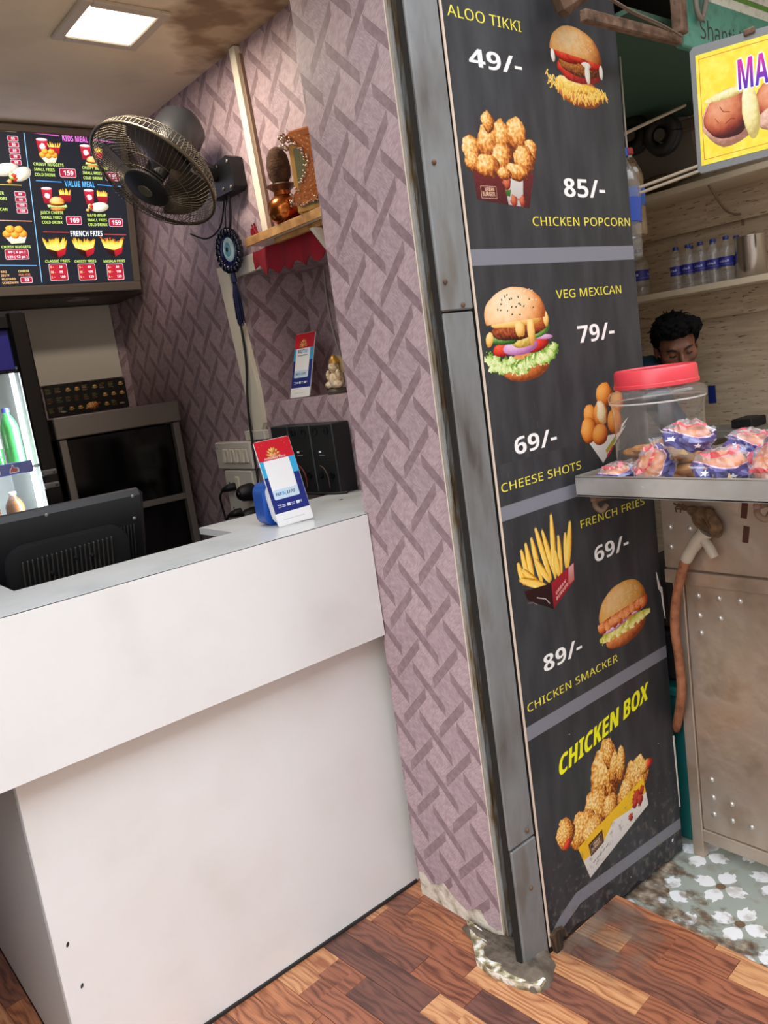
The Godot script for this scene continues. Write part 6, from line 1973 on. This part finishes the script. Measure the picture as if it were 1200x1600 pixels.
func paint_dust() -> Image:
	var im := Image.create(128, 128, false, Image.FORMAT_RGBA8)
	var a := noise(0.02, 57, 4)
	for y in 128:
		for x in 128:
			var u := x / 127.0
			var v := y / 127.0
			var n := a.get_noise_2d(x, y)
			var al := clampf(0.95 - u * 1.25 + n * 0.7, 0, 0.8) * clampf((1.0 - v) * 6.0, 0, 1) * clampf(v * 12.0, 0, 1) * clampf((1.0 - u) * 5.0, 0, 1)
			im.set_pixel(x, y, Color(ramp([Color("5a4a40"), Color("77675a"), Color("8d7d6e")], n + 0.5), al))
	return im

func build_tray() -> void:
	var o := thing("steel_tray", "shallow steel tray of bun packets fixed to the front of the cart", "tray", Vector3(1.77, 1.128, -0.72))
	var x0 := -0.19
	var x1 := 0.185
	var z0 := -0.493
	var z1 := 0.20
	part(o, "base", bx(x0, x1, 0.0, 0.004, z0, z1), M.steel_bright)
	part(o, "front_wall", bx(x0, x0 + 0.004, 0.0, 0.048, z0, z1, 0.001), M.steel_bright)
	part(o, "left_wall", bx(x0 + 0.004, x1, 0.0, 0.048, z0, z0 + 0.004, 0.001), M.steel_bright)
	part(o, "right_wall", bx(x0 + 0.004, x1, 0.0, 0.048, z1 - 0.004, z1, 0.001), M.steel_bright)
	part(o, "back_wall", bx(x1 - 0.004, x1, 0.0, 0.06, z0, z1, 0.001), M.steel_bright)
	part(o, "rolled_rim", tube(S(), [Vector3(x0 + 0.002, 0.048, z1), Vector3(x0 + 0.002, 0.048, z0 + 0.002), Vector3(x1, 0.048, z0 + 0.002)], 0.003, 8), M.steel_bright)
	for k in 2:
		var zz: float = [-0.455, -0.055][k]
		var h := tube(S(), smooth_path([Vector3(x0 + 0.03, -0.002, zz), Vector3(x0 + 0.03, -0.028, zz - 0.008), Vector3(x0 + 0.035, -0.042, zz + 0.006), Vector3(x0 + 0.05, -0.03, zz + 0.012)]), 0.007, 8)
		box(h, Vector3(x0 + 0.10, -0.012, zz), Vector3(0.18, 0.02, 0.014), 0.003, Basis(Vector3.BACK, -0.06))
		part(o, "support_hook", h, M.rust)
	# big jar
	var j := thing("biscuit_jar", "large clear plastic jar with a red screw lid on the tray", "jar", Vector3(1.775, 1.1325, -1.093))
	j.scale = Vector3.ONE * 0.955
	part(j, "glass_wall", lathe(S(), [Vector2(0.0, 0.002), Vector2(0.10, 0.002), Vector2(0.113, 0.01), Vector2(0.115, 0.03), Vector2(0.112, 0.05), Vector2(0.114, 0.07), Vector2(0.112, 0.11), Vector2(0.112, 0.18), Vector2(0.115, 0.205), Vector2(0.121, 0.218), Vector2(0.122, 0.228), Vector2(0.116, 0.238), Vector2(0.101, 0.244), Vector2(0.098, 0.258)], 48), glass(Color("f2eee6"), 0.05))
	part(j, "neck_ring", tube(S(), circle(0.118, 0.212, Transform3D(), 48), 0.0025, 6), glass(Color("f2efe8"), 0.3))
	var lid := [Vector2(0.1005, 0.246), Vector2(0.105, 0.248), Vector2(0.105, 0.256), Vector2(0.1025, 0.258), Vector2(0.1015, 0.288), Vector2(0.097, 0.293), Vector2(0.085, 0.293), Vector2(0.083, 0.290), Vector2(0.0, 0.290)]
	var redm := mat(Color("d8404a"), 0.35)
	var lid_o := part(j, "lid", lathe(S(), lid, 56), redm)
	part(lid_o, "lid_emboss", box(S(), Vector3(-0.02, 0.2905, 0.01), Vector3(0.05, 0.002, 0.02), 0.0008, Basis(Vector3.UP, 0.5)), mat(Color("b02c38"), 0.4))
	var cook := bump(triplanar(mat(Color.WHITE, 0.85, 0, tex_of(mottle(128, 128, 0.03, [Color("8a5424"), Color("b5793c"), Color("cf9854")], 51))), 12.0), 0.05, 2.0, 20)
	rng.seed = 6
	var ck: Node3D = null
	for k in 18:
		var a := k * 2.4
		var r := 0.056 if k % 4 else 0.012
		var p := Vector3(1.775 + cos(a) * r, 1.140 + (k / 4) * 0.0185, -1.093 + sin(a) * r)
		var lb := "round golden biscuit in the pile at the bottom of the jar"
		if ck == null:
			ck = thing("biscuit", lb, "biscuit", p, "biscuits in the jar")
			part(ck, "disc", lathe(S(), [Vector2(0, 0), Vector2(0.036, 0.0), Vector2(0.042, 0.005), Vector2(0.041, 0.012), Vector2(0.03, 0.018), Vector2(0, 0.019)], 24), cook)
		else:
			ck = _copy_biscuit(ck, p, lb)
		ck.rotation = Vector3(rng.randf_range(-0.14, 0.14), a, rng.randf_range(-0.14, 0.14))
	# packets of buns
	var wrap_tex := tex_of(paint_bun_wrap())
	var wm := mat(Color.WHITE, 0.22, 0, wrap_tex)
	wm.transparency = BaseMaterial3D.TRANSPARENCY_ALPHA
	var packs := [
		[Vector3(1.638, 1.192, -1.030), Vector3(-0.55, 0.45, -0.25), 0.046, "wrapped orange-topped bun facing forward in front of the jar"],
		[Vector3(1.655, 1.252, -0.948), Vector3(0.05, 1.0, 0.1), 0.048, "wrapped bun on top of the others, its blue band starred"],
		[Vector3(1.645, 1.190, -0.870), Vector3(-0.15, 1.0, 0.0), 0.052, "wrapped bun standing at the middle front of the tray"],
		[Vector3(1.645, 1.196, -0.755), Vector3(-0.7, 0.5, -0.3), 0.050, "wrapped pinkish bun at the right end of the tray front"],
		[Vector3(1.64, 1.169, -1.135), Vector3(-0.1, 1.0, -0.15), 0.037, "small wrapped bun lying at the left corner of the tray"],
		[Vector3(1.765, 1.215, -0.865), Vector3(0.1, 1.0, 0.2), 0.046, "wrapped bun behind the others, showing mostly clear film"],
		[Vector3(1.765, 1.205, -0.755), Vector3(0.0, 1.0, -0.2), 0.046, "wrapped bun at the back right of the tray"],
	]
	for k in packs.size():
		bun_pack(packs[k][0], packs[k][1].normalized(), packs[k][2], packs[k][3], wm, k)

func _copy_biscuit(o: Node3D, at: Vector3, lb: String) -> Node3D:
	var c: Node3D = o.duplicate()
	c.name = numbered("biscuit")
	add_child(c)
	c.position = at
	c.set_meta("label", lb)
	return c

func bun_pack(at: Vector3, up: Vector3, r: float, label: String, wm: Material, k: int) -> void:
	var o := thing("bun_packet", label, "bun packet", at, "bun packets on the tray")
	var x := up.cross(Vector3(0.3, 0.1, 1.0)).normalized()
	var b := Basis(x, up, x.cross(up))
	var xf := Transform3D(b, Vector3.ZERO)
	if not M.has("bun_top"):
		M.bun_top = bump(triplanar(mat(Color.WHITE, 0.45, 0, tex_of(mottle(128, 128, 0.02, [Color("a8501c"), Color("cc6f2c"), Color("dc8a44"), Color("e8a866")], 61))), 8.0), 0.05, 1.0, 21)
		M.bun_side = mat(Color("edcfa0"), 0.7)
	var h := r * 0.62
	part(o, "bun_base", lathe(S(), [Vector2(0, -h), Vector2(r * 0.8, -h), Vector2(r * 0.97, -h * 0.6), Vector2(r, 0.0), Vector2(r * 0.96, h * 0.15)], 28, xf), M.bun_side)
	part(o, "bun_crown", lathe(S(), [Vector2(r * 0.97, h * 0.1), Vector2(r * 0.95, h * 0.4), Vector2(r * 0.8, h * 0.75), Vector2(r * 0.5, h * 0.98), Vector2(0, h * 1.06)], 28, xf), M.bun_top)
	var nz := noise(22.0, 70 + k, 3)
	var film := S()
	var band := S()
	smooth_id += 1
	for st in [film, band]:
		st.set_smooth_group(-1)
		var n := 30
		var m := 14
		for i in m:
			for j in n:
				var q := []
				var uv := []
				for e in [[i, j], [i, j + 1], [i + 1, j + 1], [i + 1, j]]:
					var t: float = -PI / 2 + PI * e[0] / m
					var a: float = TAU * (e[1] % n) / n
					var d := Vector3(cos(t) * cos(a) * 1.16, sin(t) * 0.86, cos(t) * sin(a) * 1.16)
					var s := 1.0 + nz.get_noise_3d(d.x * 0.09, d.y * 0.09, d.z * 0.09) * 0.34
					q.append(xf * (d * r * s * (0.995 if st == band else 1.0)))
					uv.append(Vector2(float(e[1]) / n, 1.0 - float(e[0]) / m))
				if st == band and (i < 3 or i > 12):
					continue
				var nn: Vector3 = (q[1] - q[0]).cross(q[2] - q[0])
				if nn.dot(q[0]) < 0:
					tri(st, q[0], q[2], q[1], uv[0], uv[2], uv[1])
					tri(st, q[0], q[3], q[2], uv[0], uv[3], uv[2])
				else:
					tri(st, q[0], q[1], q[2], uv[0], uv[1], uv[2])
					tri(st, q[0], q[2], q[3], uv[0], uv[2], uv[3])
	part(o, "printed_band", band, wm)
	part(o, "clear_film", film, M.film)
	# crimped ends of the wrapper
	for s: float in [-1.0, 1.0]:
		var fan := S()
		fan.set_smooth_group(-1)
		var dirv: Vector3 = (b.x * s + b.z * 0.4 * s + up * 0.35).normalized()
		var sidev: Vector3 = dirv.cross(up).normalized()
		for i in 8:
			var t0 := (i / 8.0 - 0.5) * 2.0
			var t1 := ((i + 1) / 8.0 - 0.5) * 2.0
			var a0: Vector3 = dirv * r * 1.0 + sidev * t0 * r * 0.25
			var a1: Vector3 = dirv * r * 1.0 + sidev * t1 * r * 0.25
			var o0: Vector3 = dirv * r * 1.5 + sidev * t0 * r * 0.62 + up * (0.06 * r if i % 2 == 0 else -0.06 * r)
			var o1: Vector3 = dirv * r * 1.5 + sidev * t1 * r * 0.62 + up * (0.06 * r if i % 2 == 1 else -0.06 * r)
			tri(fan, a0, o0, o1)
			tri(fan, a0, o1, a1)
		part(o, "crimped_end", fan, M.film)

func build_signs() -> void:
	# hanging yellow sign, its face towards the alley
	var o := thing("bun_sign", "yellow sign with purple lettering over a buttered bun in a steel frame", "sign", Vector3(1.70, 1.80, -0.90))
	var tx := tex_of(paint_bun_sign())
	var m := mat(Color.WHITE, 0.45, 0, tx)
	m.texture_repeat = false
	var tilt := Basis(Vector3(0, 0, 1), Vector3(0, 1, 0), Vector3(-1, 0, 0)) * Basis(Vector3(0, 0, 1), 0.0)
	var p := PackedVector2Array()
	for q in [[-0.003, 0.012], [0.004, 0.006], [0.30, -0.004], [0.30, 0.215], [0.004, 0.251], [-0.004, 0.244]]:
		p.append(Vector2(q[0], q[1]))
	part(o, "frame", prism(S(), p, 0.012, Transform3D(tilt, Vector3.ZERO)), mat(Color("9da0a2"), 0.4, 0.6))
	var f := S()
	var fx := Transform3D(tilt, Vector3(-0.0125, 0, 0))
	var pts := [Vector2(0.006, 0.020), Vector2(0.226, 0.012), Vector2(0.226, 0.211), Vector2(0.008, 0.233)]
	var uvs := [Vector2(0, 1), Vector2(1, 1), Vector2(1, 0), Vector2(0, 0)]
	tri(f, fx * Vector3(pts[0].x, pts[0].y, 0), fx * Vector3(pts[1].x, pts[1].y, 0), fx * Vector3(pts[2].x, pts[2].y, 0), uvs[0], uvs[1], uvs[2])
	tri(f, fx * Vector3(pts[0].x, pts[0].y, 0), fx * Vector3(pts[2].x, pts[2].y, 0), fx * Vector3(pts[3].x, pts[3].y, 0), uvs[0], uvs[2], uvs[3])
	part(o, "print", f, m)
	part(o, "clip", box(S(), Vector3(-0.014, 0.236, 0.12), Vector3(0.006, 0.012, 0.022), 0.002), M.rust)
	for zz in [0.17, 0.27]:
		part(o, "hanger", cyl(S(), Vector3(-0.004, 0.22, zz), Vector3(-0.004, 0.75, zz), 0.003, 0.003, 8), M.rust)
	solo("sign_rail", bx(1.685, 1.71, 2.545, 2.57, -1.12, -0.4, 0.003), M.rust, "thin rusty rail that the yellow bun sign hangs from", "rail")
	# green name board under the roof edge
	var g := thing("green_name_board", "green name board with black lettering above the yellow bun sign", "sign", Vector3(2.125, 2.205, -1.15))
	part(g, "board", box(S(), Vector3(0.315, 0.20, -0.012), Vector3(0.64, 0.40, 0.02), 0.003), mat(Color("47806e"), 0.6))
	var gm := mat(Color.WHITE, 0.5, 0, tex_of(paint_green_board()))
	gm.texture_repeat = false
	part(g, "print", sheet(S(), Vector3(0.0, 0.385, -0.0015), Vector3(0.62, 0, 0), Vector3(0, -0.38, 0)), gm)
	part(g, "bent_hook", tube(S(), smooth_path([Vector3(0.055, 0.17, 0.01), Vector3(0.05, 0.10, 0.012), Vector3(0.065, 0.072, 0.012), Vector3(0.085, 0.085, 0.012), Vector3(0.12, 0.16, 0.012)]), 0.007, 8), mat(Color("7d7468"), 0.6, 0.3))

func build_hanging_bottles() -> void:
	var lab := mat(Color("2647a0"), 0.4)
	var b := make_bottle("hanging_bottle", "large clear water bottle hanging beside the price board edge", Vector3(2.06, 1.70, -1.342), 0.055, 0.30, M.clear, lab, M.blue, null, "bottles hung by the price board")
	b.rotation = Vector3(0.0, 2.2, 0.05)
	var c := make_bottle("hanging_bottle", "bottle of brown drink with a red cap hanging behind the clear one", Vector3(2.20, 1.775, -1.388), 0.04, 0.25, glass(Color("8a7050"), 0.35), M.blue, mat(Color("a01c24"), 0.4), mat(Color("6e5638"), 0.3), "bottles hung by the price board")
	solo("hanging_string", tube(S(), [Vector3(2.20, 2.025, -1.388), Vector3(2.202, 2.275, -1.388)], 0.003, 6), mat(Color("c9c0b2"), 0.7), "pale string from the roof to the red-capped bottle", "string")
	solo("hanging_string", tube(S(), [Vector3(2.05, 2.022, -1.338), Vector3(2.05, 2.28, -1.338)], 0.002, 6), mat(Color("c9c0b2"), 0.7), "pale string that holds the clear bottle by the price board", "string")

# ---------------------------------------------------------------- the vendor
func seg(p: Vector3, a: Vector3, b: Vector3, ra: float, rb: float) -> float:
	var d := b - a
	var t := clampf((p - a).dot(d) / d.length_squared(), 0, 1)
	return p.distance_to(a + d * t) - lerpf(ra, rb, t)

func smin(a: float, b: float, k: float) -> float:
	var h := clampf(0.5 + 0.5 * (b - a) / k, 0, 1)
	return lerpf(b, a, h) - k * h * (1 - h)

func oval(p: Vector3, c: Vector3, r: Vector3) -> float:
	var q := (p - c) / r
	var l := q.length()
	return (l - 1.0) * minf(r.x, minf(r.y, r.z)) if l > 1e-5 else -minf(r.x, minf(r.y, r.z))

# surface nets over a box
func nets(st: SurfaceTool, f: Callable, lo: Vector3, hi: Vector3, cell: float, xf := Transform3D()) -> void:
	var nx := int((hi.x - lo.x) / cell) + 2
	var ny := int((hi.y - lo.y) / cell) + 2
	var nz := int((hi.z - lo.z) / cell) + 2
	var v := PackedFloat32Array()
	v.resize(nx * ny * nz)
	for z in nz:
		for y in ny:
			for x in nx:
				v[x + nx * (y + ny * z)] = f.call(lo + Vector3(x, y, z) * cell)
	var at := {}
	for z in nz - 1:
		for y in ny - 1:
			for x in nx - 1:
				var sum := Vector3.ZERO
				var n := 0
				var i0 := x + nx * (y + ny * z)
				var inside := 0
				for c in 8:
					if v[i0 + (c & 1) + nx * (((c >> 1) & 1) + ny * (c >> 2))] < 0:
						inside += 1
				if inside == 0 or inside == 8:
					continue
				for e in [[0, 1], [2, 3], [4, 5], [6, 7], [0, 2], [1, 3], [4, 6], [5, 7], [0, 4], [1, 5], [2, 6], [3, 7]]:
					var pa := Vector3(e[0] & 1, (e[0] >> 1) & 1, e[0] >> 2)
					var pb := Vector3(e[1] & 1, (e[1] >> 1) & 1, e[1] >> 2)
					var va := v[i0 + int(pa.x) + nx * (int(pa.y) + ny * int(pa.z))]
					var vb := v[i0 + int(pb.x) + nx * (int(pb.y) + ny * int(pb.z))]
					if (va < 0) != (vb < 0):
						sum += pa.lerp(pb, va / (va - vb))
						n += 1
				at[i0] = lo + (Vector3(x, y, z) + sum / n) * cell
	smooth_id += 1
	st.set_smooth_group(smooth_id)
	var step := [1, nx, nx * ny]
	for i0 in at:
		var x: int = i0 % nx
		var y: int = (i0 / nx) % ny
		var z: int = i0 / (nx * ny)
		for ax in 3:
			var u: int = (ax + 1) % 3
			var w: int = (ax + 2) % 3
			var q := [x, y, z]
			if q[u] == 0 or q[w] == 0:
				continue
			var a := v[i0] < 0
			var b := v[i0 + step[ax]] < 0
			if a == b:
				continue
			var k1: int = i0 - step[u]
			var k2: int = i0 - step[u] - step[w]
			var k3: int = i0 - step[w]
			if not (at.has(k1) and at.has(k2) and at.has(k3)):
				continue
			var p0: Vector3 = xf * at[i0]
			var p1: Vector3 = xf * at[k1]
			var p2: Vector3 = xf * at[k2]
			var p3: Vector3 = xf * at[k3]
			if a:
				tri(st, p0, p1, p2)
				tri(st, p0, p2, p3)
			else:
				tri(st, p0, p2, p1)
				tri(st, p0, p3, p2)

func head_field(p: Vector3) -> float:
	# face looks along +z, centre of the skull at the origin
	var d := oval(p, Vector3(0, 0.025, -0.012), Vector3(0.074, 0.088, 0.092))
	d = smin(d, oval(p, Vector3(0, -0.045, 0.018), Vector3(0.058, 0.066, 0.066)), 0.03)
	d = smin(d, oval(p, Vector3(0, -0.098, 0.055), Vector3(0.024, 0.018, 0.022)), 0.025)
	d = smin(d, seg(p, Vector3(-0.03, 0.022, 0.074), Vector3(0.03, 0.022, 0.074), 0.010, 0.010), 0.018)
	d = smin(d, seg(p, Vector3(0, 0.008, 0.082), Vector3(0, -0.032, 0.104), 0.008, 0.0125), 0.012)
	for s in [-1.0, 1.0]:
		d = smin(d, oval(p, Vector3(s * 0.013, -0.036, 0.092), Vector3(0.009, 0.008, 0.010)), 0.008)
		d = smin(d, oval(p, Vector3(s * 0.045, -0.018, 0.055), Vector3(0.022, 0.02, 0.022)), 0.025)
		d = -smin(-d, oval(p, Vector3(s * 0.031, 0.004, 0.092), Vector3(0.018, 0.012, 0.014)), 0.012)
		d = smin(d, oval(p, Vector3(s * 0.031, 0.004, 0.072), Vector3(0.013, 0.011, 0.013)), 0.004)
		d = smin(d, oval(p, Vector3(s * 0.079, -0.004, -0.012), Vector3(0.009, 0.031, 0.019)), 0.008)
		d = -smin(-d, oval(p, Vector3(s * 0.089, -0.002, -0.006), Vector3(0.006, 0.018, 0.010)), 0.005)
	d = smin(d, oval(p, Vector3(0, -0.061, 0.081), Vector3(0.024, 0.006, 0.010)), 0.006)
	d = smin(d, oval(p, Vector3(0, -0.073, 0.079), Vector3(0.020, 0.007, 0.010)), 0.006)
	d = smin(d, seg(p, Vector3(0, -0.06, -0.02), Vector3(0, -0.16, -0.075), 0.055, 0.056), 0.03)
	return d

func build_vendor() -> void:
	var hc := Vector3(2.64, 1.432, -1.535)
	var o := thing("person", "person with short black hair and teal shirt bending down behind the jar", "person", Vector3(2.70, -0.05, -1.80))
	# head: faces the alley, turned a little to the right and tipped down
	var face := Vector3(-0.68, -0.36, 0.62).normalized()
	var upv := Vector3(-0.26, 0.93, 0.06)
	var xr := upv.cross(face).normalized()
	var hb := Basis(xr, face.cross(xr), face)
	var hx := Transform3D(hb * Basis.from_scale(Vector3.ONE * 0.87), hc - o.position)
	var skin := mat(Color("714631"), 0.5)
	skin.subsurf_scatter_enabled = true
	skin.subsurf_scatter_strength = 0.06
	var body := S()
	nets(body, head_field, Vector3(-0.11, -0.2, -0.13), Vector3(0.11, 0.135, 0.13), 0.0045, hx)
	# arms and hands reach down to the work behind the cart
	var loc := func(v: Vector3) -> Vector3: return v - o.position
	var sh := [Vector3(2.56, 1.33, -1.83), Vector3(2.86, 1.33, -1.83)]
	var el := [Vector3(2.50, 1.09, -1.70), Vector3(2.88, 1.09, -1.68)]
	var wr := [Vector3(2.56, 1.00, -1.47), Vector3(2.76, 1.00, -1.45)]
	for k in 2:
		var e: Vector3 = loc.call(el[k])
		var w: Vector3 = loc.call(wr[k])
		var d := (w - e).normalized()
		var side := d.cross(Vector3.UP).normalized() * (1.0 if k == 0 else -1.0)
		var up := side.cross(d).normalized()
		if up.y < 0:
			up = -up
		var fingers := []
		for i in 4:
			var root := w + d * 0.075 + side * (-0.027 + i * 0.018)
			var l: float = [0.062, 0.074, 0.07, 0.056][i]
			var kn := root + d * l * 0.55 - up * 0.008
			fingers.append([root - d * 0.03, root, 0.0095, 0.0092])
			fingers.append([root, kn, 0.0092, 0.0085])
			fingers.append([kn, kn + (d * 0.6 - up * 0.8).normalized() * l * 0.5, 0.0085, 0.007])
		var tr := w + d * 0.025 - side * 0.028
		fingers.append([tr, tr + (d - side * 0.9).normalized() * 0.036, 0.011, 0.0098])
		fingers.append([tr + (d - side * 0.9).normalized() * 0.036, tr + (d - side * 0.9).normalized() * 0.036 + (d - up * 0.3).normalized() * 0.028, 0.0098, 0.008])
		var hand := func(p: Vector3) -> float:
			var v := seg(p, e.lerp(w, 0.25), w, 0.036, 0.026)
			v = smin(v, seg(p, w + d * 0.015, w + d * 0.07 + side * 0.012, 0.021, 0.020), 0.02)
			v = smin(v, seg(p, w + d * 0.02 - side * 0.012, w + d * 0.07 - side * 0.016, 0.018, 0.018), 0.015)
			for f in fingers:
				v = smin(v, seg(p, f[0], f[1], f[2], f[3]), 0.006)
			return v
		var lo := e.min(w + d * 0.2) - Vector3.ONE * 0.07
		var hi := e.max(w + d * 0.2) + Vector3.ONE * 0.07
		nets(body, hand, lo, hi, 0.006)
	part(o, "body", body, skin)
	# hair: a cap with a ruffled outline
	var nz := noise(30.0, 91, 3)
	var hair := func(p: Vector3) -> float:
		var d := oval(p, Vector3(0, 0.045, -0.020), Vector3(0.088, 0.088, 0.098))
		d = smin(d, oval(p, Vector3(0.01, 0.094, 0.045), Vector3(0.066, 0.028, 0.045)), 0.03)
		d = smin(d, oval(p, Vector3(0.062, 0.078, 0.02), Vector3(0.036, 0.04, 0.05)), 0.02)
		d -= nz.get_noise_3d(p.x, p.y * 1.2, p.z) * 0.016 + nz.get_noise_3d(p.x * 3.0, p.y * 3.0, p.z * 3.0) * 0.006
		d = maxf(d, -(p.y - 0.002 + (0.5 * (p.z - 0.02) if p.z < 0.02 else -0.9 * (p.z - 0.02) * 0.0)) if p.z < 0.03 else -(p.y - 0.064))
		return d
	var hs := S()
	nets(hs, hair, Vector3(-0.13, -0.07, -0.15), Vector3(0.13, 0.165, 0.14), 0.0055, hx)
	rng.seed = 44
	for i in 60:
		var a := rng.randf() * TAU
		var t := rng.randf_range(0.15, 1.2)
		var d := Vector3(cos(a) * sin(t), cos(t), sin(a) * sin(t))
		var p0 := Vector3(0, 0.045, -0.015) + d * Vector3(0.086, 0.088, 0.094)
		var bend := Vector3(rng.randf_range(-0.02, 0.02), rng.randf_range(-0.006, 0.014), rng.randf_range(-0.01, 0.02))
		tube(hs, [hx * p0, hx * (p0 + d * 0.004 + bend * 0.5), hx * (p0 + d * 0.003 + bend * 1.2)], 0.003, 4, [0.004, 0.003, 0.0008])
	part(o, "hair", hs, mat(Color("090707"), 0.85, 0.0, null, 0.25))
	for s in [-1.0, 1.0]:
		part(o, "eyebrow", tube(S(), [hx * Vector3(s * 0.016, 0.020, 0.0885), hx * Vector3(s * 0.032, 0.026, 0.083), hx * Vector3(s * 0.05, 0.02, 0.068)], 0.0035, 6, [0.003, 0.004, 0.002]), mat(Color("100b08"), 0.8))
		part(o, "lashes", tube(S(), [hx * Vector3(s * 0.019, -0.002, 0.0835), hx * Vector3(s * 0.031, -0.004, 0.0865), hx * Vector3(s * 0.044, -0.001, 0.079)], 0.0016, 6), mat(Color("120c0a"), 0.8))
	part(o, "lips", tube(S(), [hx * Vector3(-0.02, -0.067, 0.083), hx * Vector3(0, -0.0665, 0.0915), hx * Vector3(0.02, -0.067, 0.083)], 0.002, 6), mat(Color("6a3428"), 0.5))
	# shirt and trousers, one garment each
	var hip := [Vector3(2.62, 0.90, -1.98), Vector3(2.80, 0.90, -1.98)]
	var shirt := func(p: Vector3) -> float:
		var q: Vector3 = p + o.position
		var d := seg(q, Vector3(2.71, 1.27, -1.84), Vector3(2.71, 0.95, -1.97), 0.115, 0.125)
		d = smin(d, seg(q, sh[0], sh[1], 0.075, 0.075), 0.06)
		for k in 2:
			d = smin(d, seg(q, sh[k], (sh[k] as Vector3).lerp(el[k], 0.85), 0.062, 0.054), 0.04)
		d = smin(d, seg(q, Vector3(2.70, 1.33, -1.80), Vector3(2.67, 1.355, -1.66), 0.068, 0.058), 0.04)
		return d
	var ss := S()
	nets(ss, shirt, Vector3(-0.33, 0.86, -0.42), Vector3(0.32, 1.52, 0.42), 0.014)
	part(o, "shirt", ss, mat(Color("1d4258"), 0.85))
	var pants := func(p: Vector3) -> float:
		var q: Vector3 = p + o.position
		var d := seg(q, Vector3(2.71, 0.98, -1.97), Vector3(2.71, 0.88, -1.98), 0.118, 0.125)
		for k in 2:
			var foot: Vector3 = hip[k] + Vector3(0, -0.87, 0.01)
			d = smin(d, seg(q, hip[k], hip[k].lerp(foot, 0.5), 0.088, 0.066), 0.04)
			d = smin(d, seg(q, hip[k].lerp(foot, 0.5), foot, 0.066, 0.05), 0.03)
		return d
	var ps_ := S()
	nets(ps_, pants, Vector3(-0.28, 0.03, -0.36), Vector3(0.3, 1.12, 0.06), 0.016)
	part(o, "trousers", ps_, mat(Color("23262e"), 0.9))
	for k in 2:
		var f: Vector3 = hip[k] + Vector3(0, -0.95, 0.01) - o.position
		part(o, "shoe", ell(S(), Vector3(f.x, 0.04, f.z + 0.06), Vector3(0.045, 0.04, 0.13)), M.black_soft)
